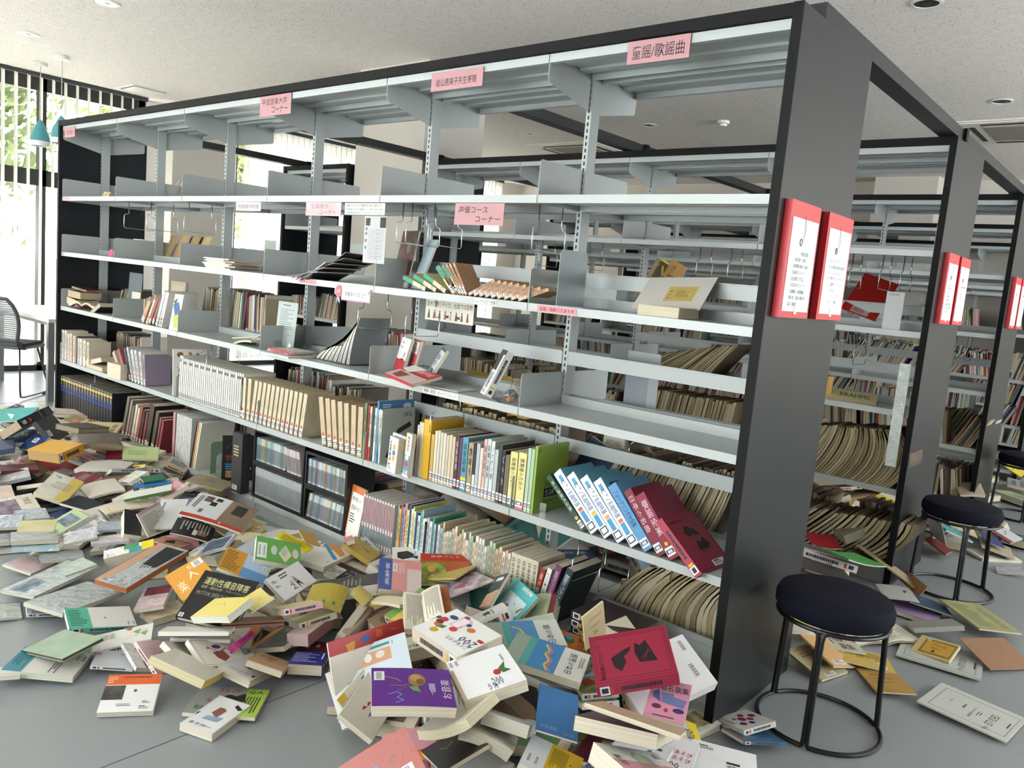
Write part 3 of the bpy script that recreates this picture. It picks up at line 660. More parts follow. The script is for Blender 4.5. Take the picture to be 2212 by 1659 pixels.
def draw(mb, items, w, h, z, nb):
    """printed marks on the visible face; u to the right, v down, both 0..1"""
    X = lambda u: (u-.5)*w
    Y = lambda v: (.5-v)*h
    lay = [z + .00025]
    for it in [s.strip() for s in items.split(';') if s.strip()]:
        k, *a = it.split(); lay[0] += .00006; zz = lay[0]
        if k in ('r', 'rp'):     # filled band
            u0, v0, u1, v1 = map(float, a[:4]); m = mat(a[4], .45, kind='print' if k == 'rp' else None)
            gbox(mb, X(u0), Y(v1), z-.0001, X(u1), Y(v0), zz, m, nb, nb)
        elif k == 'o':           # outline
            u0, v0, u1, v1 = map(float, a[:4]); t = .0012
            for x0,y0,x1,y1 in ((X(u0),Y(v0)-t,X(u1),Y(v0)),(X(u0),Y(v1),X(u1),Y(v1)+t),(X(u0),Y(v1),X(u0)+t,Y(v0)),(X(u1)-t,Y(v1),X(u1),Y(v0))): gbox(mb, x0, y0, z-.0001, x1, y1, zz, mat(a[4], .5), nb, nb)
        elif k == 'e':           # ellipse
            cu, cv, ru, rv = map(float, a[:4]); m = mat(a[4], .5)
            mb.add([(X(cu)+ru*w*math.cos(t), Y(cv)+rv*h*math.sin(t), zz) for t in np.linspace(0, 2*PI, 17)[:-1]], [tuple(range(16))], m)
        elif k == 'g':           # free polygon
            c_ = a[0]; pts = list(map(float, a[1:])); mb.add([(X(pts[i]), Y(pts[i+1]), zz) for i in range(0, len(pts), 2)], [tuple(range(len(pts)//2))], mat(c_, .5))
        elif k == 'p':           # drawn stroke
            t = float(a[0])*w/2; c_ = a[1]; pts = list(map(float, a[2:])); P = [Vector((X(pts[i]), Y(pts[i+1]), zz)) for i in range(0, len(pts), 2)]
            for A, B in zip(P, P[1:]):
                d = (B-A); n = Vector((-d.y, d.x, 0)).normalized()*t if d.length > 0 else Vector((0,0,0)); mb.add([A-n, B-n, B+n, A+n], [(0,1,2,3)], mat(c_, .5))
        elif k == 'b':           # white sticker with bar code
            u0, v0, u1, v1 = map(float, a[:4]); gbox(mb, X(u0), Y(v1), z-.0001, X(u1), Y(v0), zz, mat('#dfe1e2', .35), nb, nb)
            lo, hi = (X(u0), X(u1)); y0, y1 = Y(v1), Y(v0); dk = mat('#22252a', .5)
            if hi-lo > y1-y0:
                L_ = hi-lo; n = 14; mb.add([(lo+L_*.08, y1-(y1-y0)*.3, zz+.0001),(lo+L_*.6, y1-(y1-y0)*.3, zz+.0001),(lo+L_*.6, y1-(y1-y0)*.12, zz+.0001),(lo+L_*.08, y1-(y1-y0)*.12, zz+.0001)], [(0,1,2,3)], dk)
                for i in range(n):
                    x0 = lo+L_*(.1+.8*i/n); ww = L_*.8/n*(.35+.4*((i*5) % 3)/3); mb.add([(x0,y0+(y1-y0)*.15,zz+.0001),(x0+ww,y0+(y1-y0)*.15,zz+.0001),(x0+ww,y1-(y1-y0)*.38,zz+.0001),(x0,y1-(y1-y0)*.38,zz+.0001)], [(0,1,2,3)], dk)
            else:
                L_ = y1-y0; n = 14
                for i in range(n):
                    q0 = y0+L_*(.1+.8*i/n); ww = L_*.8/n*(.35+.4*((i*5) % 3)/3); mb.add([(lo+(hi-lo)*.2,q0,zz+.0001),(lo+(hi-lo)*.75,q0,zz+.0001),(lo+(hi-lo)*.75,q0+ww,zz+.0001),(lo+(hi-lo)*.2,q0+ww,zz+.0001)], [(0,1,2,3)], dk)
        elif k == 'l':           # block of small print: rotation 0 or 90
            u0, v0, u1, v1 = map(float, a[:4]); c_ = mat(a[4], .6); n = int(a[5]); ro = a[6] if len(a) > 6 else '0'; rr = random.Random(int(u0*99+v0*7))
            for i in range(n):
                f = rr.uniform(.55, 1)
                if ro == '0': y = Y(v0+(v1-v0)*(i+.5)/n); t = abs(v1-v0)*h/n*.22; P = [(X(u0),y-t),(X(u0+(u1-u0)*f),y-t),(X(u0+(u1-u0)*f),y+t),(X(u0),y+t)]
                else: x = X(u0+(u1-u0)*(i+.5)/n); t = abs(u1-u0)*w/n*.22; P = [(x-t,Y(v0+(v1-v0)*f)),(x+t,Y(v0+(v1-v0)*f)),(x+t,Y(v0)),(x-t,Y(v0))]
                mb.add([(p[0], p[1], zz) for p in P], [(0,1,2,3)], c_)
        elif k == 't':           # lettering: u0 v0 u1 v1 rotation colour text
            u0, v0, u1, v1 = map(float, a[:4]); ro = int(a[4]); c_ = mat(a[5], .5); s = ' '.join(a[6:]).replace('_', ' ')
            x0, x1, y0, y1 = X(u0), X(u1), Y(v1), Y(v0)
            o, ex, ey = {0: ((x0,y0,zz),(x1-x0,0,0),(0,y1-y0,0)), 90: ((x1,y0,zz),(0,y1-y0,0),(x0-x1,0,0)), 180: ((x1,y1,zz),(x0-x1,0,0),(0,y0-y1,0)), 270: ((x0,y1,zz),(0,y0-y1,0),(x1-x0,0,0))}[ro]
            mb.text(s, o, ex, ey, c_)
def apply(mb, f):
    if mb.v: mb.v = [tuple(p) for p in f(np.array(mb.v))]
HB_N = [0]
def book(name, label, cat, M, w, h, t, cover, items='', sp='L', bend=0, bax='u', hard=False, page=PAGE, kind=None, spine=None, group=None, face=None, wrap=False, rough=.42):
    """book lying with its visible cover in the plane z=0 of M, body below"""
    root = thing(name, label, cat, M @ Matrix.Translation((0, 0, -t)), group)
    up = Matrix.Translation((0, 0, t))
    N = 8 if bend else 1; nx, ny = (N, 1) if bax == 'u' else (1, N)
    f = bendf(w if bax == 'u' else h, bend, bax)
    cm = mat(cover, rough, kind=kind); bt = .0022 if hard else .0006; ins = .003 if hard else .0004
    ins = min(ins, w*.1); bt = min(bt, t*.2)
    mb = MB(); gbox(mb, -w/2, -h/2, -bt, w/2, h/2, 0, cm, nx, ny); gbox(mb, -w/2, -h/2, -t, w/2, h/2, -t+bt, cm, nx, ny)
    s = sp[0] if sp else ''
    sm = mat(spine, rough) if spine else cm
    if s == 'L': gbox(mb, -w/2-.0008, -h/2, -t, -w/2+bt, h/2, 0, sm, 1, ny)
    if s == 'R': gbox(mb, w/2-bt, -h/2, -t, w/2+.0008, h/2, 0, sm, 1, ny)
    if s == 'T': gbox(mb, -w/2, h/2-bt, -t, w/2, h/2+.0008, 0, sm, nx, 1)
    if s == 'B': gbox(mb, -w/2, -h/2-.0008, -t, w/2, -h/2+bt, 0, sm, nx, 1)
    if items: draw(mb, items, w, h, 0, 4 if bend else 1)
    if len(sp) > 1 and t > .006:   # lettering and shelf-mark sticker on the back strip
        d = mat('#2a2c33', .5) if sum(lin(spine or cover)[:3]) > .25 else mat('#d6d2c4', .5)
        e = .0012
        def strip(a, b, z0, z1, m):
            z0, z1 = -t*(1-z1), -t*(1-z0); z0, z1 = min(z0,z1), max(z0,z1)
            if s in 'LR':
                x = (-w/2-e) if s == 'L' else (w/2+e); mb.add([(x,-h/2+a*h,z0),(x,-h/2+b*h,z0),(x,-h/2+b*h,z1),(x,-h/2+a*h,z1)], [(0,1,2,3)], m)
            else:
                y = (h/2+e) if s == 'T' else (-h/2-e); mb.add([(-w/2+a*w,y,z0),(-w/2+b*w,y,z0),(-w/2+b*w,y,z1),(-w/2+a*w,y,z1)], [(0,1,2,3)], m)
        a = .3
        rr = random.Random(int(w*9e3)+int(h*7e3))
        while a < .8: b = a + rr.uniform(.015, .04); strip(a, b, .3, .7, d); a = b + .008
        e = .0014; strip(.04, .16, .08, .92, mat('#e3e4e6', .4)); e = .0016; strip(.06, .14, .25, .75, mat('#2b2f3a', .5))
        e = .0014; strip(.17, .21, .2, .8, mat(rr.choice(['#c63a35', '#d8b22a', '#c63a35']), .5))
    apply(mb, f); mb.build('cover', root, up)
    x0 = -w/2 + (bt if s == 'L' else ins); x1 = w/2 - (bt if s == 'R' else ins); y0 = -h/2 + (bt if s == 'B' else ins); y1 = h/2 - (bt if s == 'T' else ins)
    if t > .0025:
        mb = MB(); gbox(mb, x0, y0, -t+bt, x1, y1, -bt, mat(page, .8, kind='pages'), nx, ny); apply(mb, f); mb.build('page_block', root, up)
    if wrap:
        mb = MB(); gbox(mb, -w/2-.006, -h/2-.006, -t-.0005, w/2+.006, h/2+.006, .0016, mat('#ffffff', kind='film'), 1, 1); mb.build('clear_wrapping', root, up)
    return root
def open_book(name, label, M, w, h, t, cover, arch=.03, page='#e0dac8', down=False, lines=True):
    """opened book, spread w wide; two leaf bundles arching away from the gutter"""
    root = thing(name, label, 'book', M @ Matrix.Translation((0, 0, -t))); up = Matrix.Translation((0, 0, t))
    sg = -1 if down else 1
    for s in (-1, 1):
        N = 10; P = []; mb = MB()
        us = np.linspace(0, 1, N+1)
        top = [(s*u*w/2*(1-.06*arch/.03), arch*math.sin(min(1, u*1.25)*PI*.9)*(1-u*.6)*sg) for u in us]
        for i in range(N):
            (xa, za), (xb, zb) = top[i], top[i+1]; tk = t*(.5 + .5*us[i]) if not down else t*.8; tk2 = t*(.5+.5*us[i+1]) if not down else t*.8
            mb.add([(xa,-h/2,za),(xb,-h/2,zb),(xb,h/2,zb),(xa,h/2,za),(xa,-h/2,za-tk),(xb,-h/2,zb-tk2),(xb,h/2,zb-tk2),(xa,h/2,za-tk)], [(0,1,2,3) if s > 0 else (3,2,1,0),(4,7,6,5),(0,4,5,1),(2,6,7,3),(1,5,6,2),(0,3,7,4)], mat(page, .8, kind='pages'))
            if lines and 0 < i < N-1:
                for k in range(9):
                    y = h*(-.4+.8*k/9); mb.add([(xa,y,za+.0006),(xb,y,zb+.0006),(xb,y+h*.012,zb+.0006),(xa,y+h*.012,za+.0006)], [(0,1,2,3)], mat('#7d7a72', .7))
        mb.build('leaf_bundle', root, up)
        mb = MB()
        for i in range(N):
            (xa, za), (xb, zb) = top[i], top[i+1]; q = t+.001 if not down else -.001
            xa2, xb2 = xa*1.02, xb*1.03
            mb.add([(xa2,-h/2-.003,za-q),(xb2,-h/2-.003,zb-q),(xb2,h/2+.003,zb-q),(xa2,h/2+.003,za-q),(xa2,-h/2-.003,za-q-.0012),(xb2,-h/2-.003,zb-q-.0012),(xb2,h/2+.003,zb-q-.0012),(xa2,h/2+.003,za-q-.0012)], [(0,1,2,3),(7,6,5,4),(0,4,5,1),(2,6,7,3),(1,5,6,2)], mat(cover, .45))
        mb.build('cover', root, up)
    return root

# ---------------------------------------------------------------- shelves: standing books
USED = set()
def uq(label, alts=()):
    for l in (label,) + tuple(alts):
        if l not in USED: USED.add(l); return l
    return label
_o1 = ['leftmost', 'second', 'third', 'fourth', 'fifth', 'sixth', 'seventh', 'eighth', 'ninth', 'tenth', 'eleventh', 'twelfth', 'thirteenth', 'fourteenth', 'fifteenth', 'sixteenth', 'seventeenth', 'eighteenth', 'nineteenth', 'twentieth']
ORD = _o1 + ['%s-%s' % (a, b) for a in ('twenty', 'thirty', 'forty') for b in ('first', 'second', 'third', 'fourth', 'fifth', 'sixth', 'seventh', 'eighth', 'ninth', 'tieth')]
def nth(i, n):
    """which one of a row, counted from its nearer end"""
    if i == 0: return 'leftmost'
    if i == n-1: return 'rightmost'
    return ORD[i] + ' from left' if i <= (n-1)/2 else ORD[n-1-i] + ' from right'
def book_stand(name, label, cat, M, t, h, d, cover, page=PAGE, art=None, group=None, simple=False, kind=None, hard=False):
    """upright book: spine faces -y, thickness t along x from 0, depth d along +y, height h"""
    root = thing(name, label, cat, M, group)
    cm = mat(cover, .45, kind=kind); bt = min(.002 if hard else .0007, t*.2)
    mb = MB(); mb.box(0,0,0,bt,d,h,cm); mb.box(t-bt,0,0,t,d,h,cm); mb.box(0,-.0006,0,t,.001,h,cm)
    if art: art(mb, t, h, d)
    mb.build('cover', root)
    MB().box(bt, .001, .001, t-bt, d-.003, h-(.003 if hard else .0008), mat(page, .85, kind='pagesv')).build('page_block', root)
    return root
def art_std(title=None, tc='#2a2a2e', label=True, dot=None, bands=(), front=None, low=.03, tz=(.35,.9)):
    def f(mb, t, h, d):
        y = -.0011
        for z0, z1, c in bands: mb.box(-.0001, y, z0*h, t+.0001, y+.0004, z1*h, mat(c, .45))
        if title:
            w_ = t*.6; mb.text(title, (t*.2, y-.0003, tz[1]*h), (0, 0, -(tz[1]-tz[0])*h), (w_, 0, 0), mat(tc, .5))
        if label:
            a = .03; mb.box(t*.06, y-.0006, low*h+.004, t*.94, y-.0003, low*h+.004+a, mat('#dfe0e2', .4)); mb.box(t*.12, y-.0009, low*h+.011, t*.88, y-.0006, low*h+.026, mat('#2d3138' if label is True else label, .5)); mb.box(t*.25, y-.0011, low*h+.013, t*.75, y-.0009, low*h+.023, mat('#c9cacc', .5))
        if dot:
            r = min(t*.42, .007); cz = low*h+.046
            mb.add([(t/2+r*math.cos(q), y-.0007, cz+r*math.sin(q)) for q in np.linspace(0, 2*PI, 13)[:-1]], [tuple(range(12))[::-1]], mat(dot, .5))
        if front: front(mb, t, h, d)
    return f
def vtext(s): return s
def row(z, x0, x1, specs, y=.03, lean=0.0, rnd=None, where='', name='book', cat='book', group=None, gap=.0006, fit=True):
    """fill x0..x1 on the shelf at height z; specs(i) -> dict(t,h,d,cover,...) ; lean in degrees (+ leans to the right)"""
    out = []; x = x0; i = 0; items = []; k = 1
    if fit:
        al = []; j = 0
        while True:
            q = specs(j)
            if q is None: break
            al.append(q['t']/max(math.cos(math.radians(q.get('lean', lean))), .3)); j += 1
        if al: k = max(.5, min(1.9, (x1 - x0 - gap*len(al))/sum(al)*.999))
    while True:
        s = specs(i)
        if s is None: break
        s['t'] *= (k if k < 1.3 else 1.3)
        L = s.get('lean', lean); a = math.radians(L); step = s['t']/max(math.cos(a), .3)*(k/1.3 if k > 1.3 else 1) + gap
        if x + step > x1 + .02: break
        items.append((x, s, a)); x += step; i += 1
    n = len(items)
    for i, (x, s, a) in enumerate(items):
        lab = s.get('label') or uq('%s, %s %s' % (s['desc'].rstrip(','), nth(i, n), where))
        M = Matrix.Translation((x if a >= 0 else x + s['t']*math.cos(a), s.get('y', y), z + .0008))
        # lean about the lower corner on the side it falls to
        if a > 0: M = Matrix.Translation((x + s['t']*math.cos(a), s.get('y', y), z+.0008)) @ Matrix.Rotation(a, 4, 'Y') @ Matrix.Translation((-s['t'], 0, 0))
        elif a < 0: M = Matrix.Translation((x, s.get('y', y), z+.0008)) @ Matrix.Rotation(a, 4, 'Y')
        if 'yaw' in s: M = M @ Matrix.Rotation(math.radians(s['yaw']), 4, 'Z')
        out.append(book_stand(s.get('name', name), lab, s.get('cat', cat), M, s['t'], s['h'], s['d'], s['cover'], s.get('page', PAGE), s.get('art'), s.get('group', group), False, s.get('kind'), s.get('hard', False)))
    return out, x
# ---------------------------------------------------------------- what stands on the long bookcase
def xu(u, z, y=.03):
    """x of the point at depth y and height z that the photograph shows in column u"""
    r0, r2 = CM[0]*FPX, CM[2]*(u-1106); k = r0 - r2; b = k[1]*(y-CAM[1]) + k[2]*(z-CAM[2])
    return CAM[0] - b/k[0]
def gauss(r, m, s, lo, hi): return max(lo, min(hi, r.gauss(m, s)))
A_, B_, C_, D_, E_ = 1.7, 1.3, .9, .5, .1

# lowest shelf, window end: dark encyclopedia volumes with gold and blue bands
R1 = random.Random(11)
def enc(i):
    if i > 18: return None
    return dict(t=.031, h=.275, d=.2, cover='#16181d', hard=True, page='#cfc5ae', desc='gold and blue banded black encyclopedia volume,',
        art=art_std('世界音楽大事典', '#d8c890', False, '#c23a33', [(.86,.93,'#c9b06a'),(.68,.72,'#33458f'),(.58,.65,'#27387f'),(.96,.985,'#8c8c84')], low=.0, tz=(.74,.84)), lean=0)
row(E_, xu(131, .3), xu(243, .3), enc, where='of the set', name='encyclopedia_volume', cat='encyclopedia', group='encyclopedia set at the window end')
# deck, second bay: leaning brown and red bindings
cols = ['#5d564c', '#8a8274', '#6b5f50', '#c9c0ae', '#d0cabd', '#a03b2a', '#28262c', '#7c2f33', '#3a2e26', '#4a4038', '#7a4348', '#8b3a3f']
def brn(i):
    if i > 11: return None
    return dict(t=[.028,.02,.022,.02,.018,.02,.022,.02,.045,.03,.018,.018][i], h=[.3,.29,.25,.27,.25,.27,.25,.24,.3,.27,.24,.23][i], d=.2, cover=cols[i], hard=True, kind='worn',
        art=art_std(None, label=True, dot='#c23a33'), lean=17 - i*.3, desc=['grey cloth','grey-brown cloth','brown cloth','pale grey','cream','red-orange','black','dark red','thick dark brown','brown','plum','wine red'][i] + ' bound book leaning right,')
row(E_, xu(262, .2), xu(400, .15), brn, where='on the lowest shelf', name='bound_volume', cat='bound volume')
def fol(i):
    if i > 15: return None
    c = ['#b98f92'] + ['#d5d6d4']*11 + ['#17191d', '#c07a35', '#d8cfb0', '#e0ded4']
    return dict(t=.02 if i == 0 else .0085, h=.3, d=.215, cover=c[i], lean=[1]*1 + [3]*11 + [12]*4 and ([1]+[3]*11+[13]*4)[i], art=None, page='#dddcd6',
        desc=['pink file','thin white score']+[None]*0 and '' or ('pink file,' if i == 0 else 'thin white score,' if i < 12 else ['black folder,','orange folder,','cream folder,','white folder,'][i-12]))
row(E_, xu(372, .2), xu(482, .2), fol, where='in the run of folders on the lowest shelf', name='score_folder', cat='folder', group=None)
# green metal bookends
def bookend(x, y, z, w, h, c, lab, axis='yz', hole=True, d=.12, rot=0):
    t = thing('bookend', lab, 'bookend', Matrix.Translation((x, y, z+.001)) @ Matrix.Rotation(rot, 4, 'Z'))
    mb = MB(); m = mat(c, .4)
    r = .012; hw = w/2
    out = [(-hw,0),(-hw,h-r),(-hw+r,h),(hw-r,h),(hw,h-r),(hw,0)]
    if hole:
        s = w*.22
        left = [(-hw,0),(-hw,h-r),(-hw+r,h),(0,h),(0,h*.62)] + [(-s*math.sin(a), h*.62-s*(1-math.cos(a))) for a in (.5,1,PI/2)] + [(-s,0)]
        mb.prism([(a, b) for a, b in left][::-1], -.0008, .0008, m, 'x'); mb.prism([(-a, b) for a, b in left], -.0008, .0008, m, 'x')
        mb.box(.0, -hw, 0, d, hw, .0012, m)
    else:
        mb.prism(out[::-1], -.0008, .0008, m, 'x'); mb.box(0, -hw, 0, d, hw, .0012, m)
    mb.build('bent_plate', t); return t
bookend(xu(476,.12,.12), .12, E_, .13, .19, '#7f9a80', 'pale green metal bookend by the black world-atlas book on the lowest shelf')
bookend(xu(668,.7,.12), .13, D_, .14, .2, '#5f7a62', 'green metal bookend closing the long run of cream spines', rot=0)
# black display book and binder
def frontal(name, lab, cat, x, y, z, w, h, t, c, items, tilt=8, yaw=0, spn=None, **k):
    """book shown cover-on, standing with its back leaned"""
    M = Matrix.Translation((x, y, z)) @ Matrix.Rotation(math.radians(yaw), 4, 'Z') @ Matrix.Rotation(math.radians(90-tilt), 4, 'X') @ Matrix.Translation((0, h/2, t+.002))
    return book(name, lab, cat, M, w, h, t, c, items, **k)
frontal('book', 'black book with red and blue lettering facing out beside the box file', 'book', xu(484,.2,.03), .03+.09, E_, .18, .26, .02, '#15161a',
    't .1 .42 .75 .56 0 #a33035 世界; r .1 .62 .45 .65 #2d6fa0; r .1 .67 .45 .7 #2d6fa0; r .1 .72 .5 .75 #2d6fa0; r .12 .78 .45 .92 #c99b4b; t .15 .8 .42 .9 0 #15161a 図; l .5 .6 .9 .95 #c99b4b 4; p .006 #a05c8c .1 .3 .3 .15 .6 .22 .9 .1', yaw=62)
frontal('box_file', 'tall dark grey box file with gold lettering standing beside the black CD rack', 'box file', xu(528,.25,.03), .035, E_, .1, .33, .05, '#2b2c2e', 'l .15 .2 .8 .4 #b7a878 4; b .1 .88 .6 .96', tilt=0, yaw=0, page='#2b2c2e')
# CD racks with cases
cdcols = ['#cfd3d6', '#8fb0bd', '#cbd2cf', '#b7a85e', '#dfe2e3', '#93b8c4', '#d9c8cc', '#c3c9cf', '#e3e4e4', '#aab6bf', '#d6aebc', '#8b93a6', '#dcdcd4']
def cdrack(x, z, lab, cases, lean=0, yaw=0, w=.42, d=.17, h=.2):
    t = thing('cd_rack', lab, 'rack', Matrix.Translation((x, .02, z)) @ Matrix.Rotation(yaw, 4, 'Z')); k = mat('#111215', .5)
    MB().box(0,0,0,w,d,.012,k).build('bottom_board', t); MB().box(0,0,h-.012,w,d,h,k).build('top_board', t)
    MB().box(0,0,.012,.012,d,h-.012,k).build('side_board', t); MB().box(w-.012,0,.012,w,d,h-.012,k).build('side_board', t); MB().box(.012,d-.006,.012,w-.012,d,h-.012,k).build('back_board', t)
    return t
def cds(x, x1, y, z, n_lab, grp, cols, seed, lean=0, th=.0105, hh=.125, gp=.0008):
    r = random.Random(seed); i = 0; its = []
    while x + th < x1: its.append(x); x += th + gp
    n = len(its)
    for i, xx in enumerate(its):
        c = r.choice(cols); a = math.radians(lean)
        M = Matrix.Translation((xx + th, y, z+.0008)) @ Matrix.Rotation(a, 4, 'Y') @ Matrix.Translation((-th, 0, 0))
        rt = thing('cd_case', uq('slim CD case, %s %s' % (nth(i, n), n_lab)), 'CD case', M, grp)
        mb = MB(); mb.box(0,0,0,th-.0006,.138,hh,mat(c, .25)); mb.box(.002,-.0004,.01,th-.0025,-.0001,hh*.7,mat('#4b5057', .5)); mb.build('paper_insert', rt)
        MB().box(-.0001,-.0012,-.0001,th-.0004,.1385,hh+.0004,mat('#ffffff', kind='film')).build('clear_tray', rt)
q0 = xu(532,.3,.02)
x_a = xu(543,.1,.02); x_b = xu(653,.1,.02); x_c = xu(742,.1,.02); zt = .2
wA = x_b - x_a - .01; wB = x_c - x_b
cdrack(x_a, E_+.001, 'lower left black CD rack on the lowest shelf, filled with thin white cases', None, w=wA, h=.185)
cdrack(x_a, E_+.188, 'upper left black CD rack standing on the lower one, tilted slightly', None, w=wA, h=.185)
cdrack(x_b, E_+.001, 'lower right black CD rack, stack nearest the orange book', None, w=wB, h=.17)
cdrack(x_b, E_+.173, 'upper right black CD rack, top of the stack nearest the orange book', None, w=wB, h=.175)
cds(x_a+.014, x_a+wA-.014, .03, E_+.0135, 'in the lower left black rack', 'CD cases in the black racks', ['#c9cbcc'], 1, 0, .0082, .15, .003)
cds(x_a+.014, x_a+wA*.62, .03, E_+.2005, 'in the upper left black rack', 'CD cases in the black racks', ['#8fb0bd','#cbd2cf','#b7a85e','#dfe2e3','#93b8c4','#c8cccb'], 2, 0)
cds(x_a+wA*.62+.02, x_a+wA-.03, .03, E_+.2005, 'in the leaning group of the upper left rack', 'CD cases in the black racks', ['#d9c8cc','#e3e4e4','#d7b7b9'], 3, -12)
cds(x_b+.014, x_b+wB-.03, .03, E_+.0135, 'in the lower right black rack', 'CD cases in the black racks', cdcols, 4, 10)
cds(x_b+.014, x_b+wB-.014, .03, E_+.1855, 'in the upper right black rack', 'CD cases in the black racks', cdcols, 5)
# lowest shelf, fifth bay
frontal('magazine', 'orange and white workbook facing out on the lowest shelf right of the black CD racks', 'magazine', xu(768,.25,.04), .03, E_, .13, .25, .012, '#e8e6e2', 'r 0 0 .16 1 #cf6f35; r 0 0 1 .12 #cf6f35; t .25 .2 .85 .28 0 #222222 学習2の; t .25 .35 .9 .45 0 #222222 音楽のおく; l .25 .5 .7 .7 #555555 4; r 0 .93 .2 1 #b83030', yaw=-8)
def vio(i):
    if i > 11: return None
    return dict(t=.0095, h=.235, d=.18, cover='#d9d0cf', page='#d9d5cc', lean=2, desc='magazine with a violin on its spine,',
        art=lambda mb, t, h, d: (mb.box(t*.2,-.0009,h*.45,t*.8,-.0005,h*.95,mat('#8a4a58',.5)), mb.box(t*.1,-.0009,h*.12,t*.9,-.0005,h*.36,mat(['#5a7d85','#6d7e88'][i % 2],.5)), mb.box(t*.05,-.001,h*.02,t*.95,-.0006,h*.08,mat('#cfcfcf',.5))))
row(E_, xu(779,.15), xu(852,.15), vio, where='on the lowest shelf', name='magazine', cat='magazine', group='violin magazines on the lowest shelf')
tc = ['#8aa3a0','#d7b94a','#b74d3a','#6f9fae','#d98e9d','#e1d97a','#1f5b8f','#ece9df','#d8d36b','#e6e2cc','#2f4b78','#d7dcdd','#5aa58f','#9dbccb','#e8e5da','#d9d4c3','#7c9db5','#c9a85c']
def thin(i):
    if i > 15: return None
    r = random.Random(100+i); t = r.uniform(.007, .014)
    return dict(t=t, h=r.uniform(.22, .27), d=.2, cover=tc[i], lean=1.5, page='#dcd8c8', art=art_std('音楽教材', '#444444', False, bands=[(.02,.1,'#b33a35')]), desc='thin coloured music workbook,')
_, xx = row(E_, xu(853,.15), xu(915,.15), thin, where='of the bright group, lowest shelf', name='workbook', cat='workbook')
tc2 = ['#2d5d93','#a9b9c0','#d8dcdc','#4f9f88','#bcd0d8','#33455f','#e2dfd4','#8fb3c4','#c7b99a','#ddd8c6','#d5cdb8','#b9c3b4','#e3dccb','#c4a98c','#ded5c0','#a8b7a0','#d9cdb6','#cdb7b2','#e0d8c9','#c9cfc2']
def thin2(i):
    if i > 33: return None
    r = random.Random(300+i); t = r.uniform(.006, .0125)
    return dict(t=t, h=r.uniform(.2, .245), d=.2, cover=tc2[min(i, 19)] if i < 12 else r.choice(tc2[8:]), lean=1.5, page='#d2ccb8', art=art_std('歌集選曲', r.choice(['#555555','#77433f','#3c5a7a']), False, bands=[(.03,.09,'#c9c9c9')]), desc='thin faded song book,')
_, xx = row(E_, xx+.002, xu(1095,.15), thin2, where='in the long thin run, lowest shelf', name='song_book', cat='song book')
def zen(i):
    if i > 4: return None
    return dict(t=.026, h=.225, d=.17, cover='#c5bfa9', page='#cfc8b4', lean=3, art=art_std('日本抒情歌全集%s' % '①②③④⑤'[i], '#222222', False, tz=(.12,.92)), desc='cream volume titled 日本抒情歌全集,')
_, xx = row(E_, xu(1091,.1), xu(1091,.1)+.135, zen, where='of the five on the lowest shelf', group='cream song collection on the lowest shelf')
def lst(i):
    if i > 3: return None
    return [dict(t=.016, h=.21, d=.17, cover='#8f2f2b', lean=12, art=art_std('歌と名曲', '#d8c38a', False, bands=[(.0,.25,'#b8823a'),(.45,.6,'#4d8796')]), desc='red and yellow spined book leaning right,'),
            dict(t=.016, h=.22, d=.18, cover='#d5d6d2', lean=13, art=art_std('ピアノと歌う世界名曲集', '#333333', False), desc='white spined book leaning right,'),
            dict(t=.02, h=.245, d=.18, cover='#6a3a5c', lean=15, art=art_std('歌謡曲1001 ジャンル別曲リスト', '#c9bccb', True), desc='purple spined book of 1001 songs leaning right,'),
            dict(t=.024, h=.25, d=.19, cover='#23333a', lean=19, art=art_std('歌謡曲201 アンサンブル曲集', '#c5d2d0', True, bands=[(.0,.45,'#3f7f8c')]), desc='dark green and teal spined book of 201 songs leaning right,')][i]
row(E_, xx+.01, xx+.13, lst, where='after the song collection')
# four dark brown volumes lying on the lowest shelf
for i in range(4):
    z = E_+.0005+i*.0275; M = Matrix.Translation((xu(1330, .2, .1)+[-.005,.01,0,.004][i], .085, z+.0268)) @ Matrix.Rotation(math.radians([2,-3,1,-1][i]), 4, 'Z')
    book('book', 'dark brown volume lying flat, %s of the near stack' % ['bottom','second from the bottom','third from the bottom','topmost'][i], 'book', M, .257, .182, .0265, '#3a3134', '', sp='B+', page='#b5ad98', spine='#3a3134', group='brown volumes lying on the lowest shelf')

# second shelf up (D), from the window end
def whi(i):
    c = ['#6b4a56','#d8d3cc','#cfc8bb','#e2ddd4','#c3b7a2','#d9d4ca','#d98a73','#24262b','#cfd3d5','#dcd5c8','#d5cdb9','#c9bfa8']
    if i > 11: return None
    return dict(t=[.02,.03,.028,.02,.035,.018,.01,.012,.02,.03,.035,.03][i], h=[.21,.22,.22,.2,.21,.2,.2,.2,.19,.19,.185,.18][i], d=.15, cover=c[i], kind='foil' if i in (8,9) else None,
        art=art_std('音楽書', '#8a8478', False, '#c9453f' if i in (1,3,5,8) else None), desc='pale bound book,')
row(D_, xu(129,.6), xu(214,.6), whi, where='at the window end, second shelf up')
bk = lambda nm, lab, x, y, z, w, h, t, c, rot=0, tilt=0, items='', sp='L+', cat='book', **k: book(nm, lab, cat, Matrix.Translation((x, y, z+t+.001)) @ Matrix.Rotation(math.radians(rot), 4, 'Z') @ Matrix.Rotation(math.radians(tilt), 4, 'Y'), w, h, t, c, items, sp, **k)
bk('book', 'wine-red book lying tilted against a white one, window end, second shelf up', xu(222,.6,.12), .12, D_+.03, .2, .15, .035, '#7a2c45', 10, -14, page='#d8cfb8')
bk('book', 'pale book lying flat in front of the shelf bracket, window end, second shelf up', xu(228,.55,.1), .1, D_, .19, .14, .026, '#cfc4b4', 4, page='#d5c9b2')
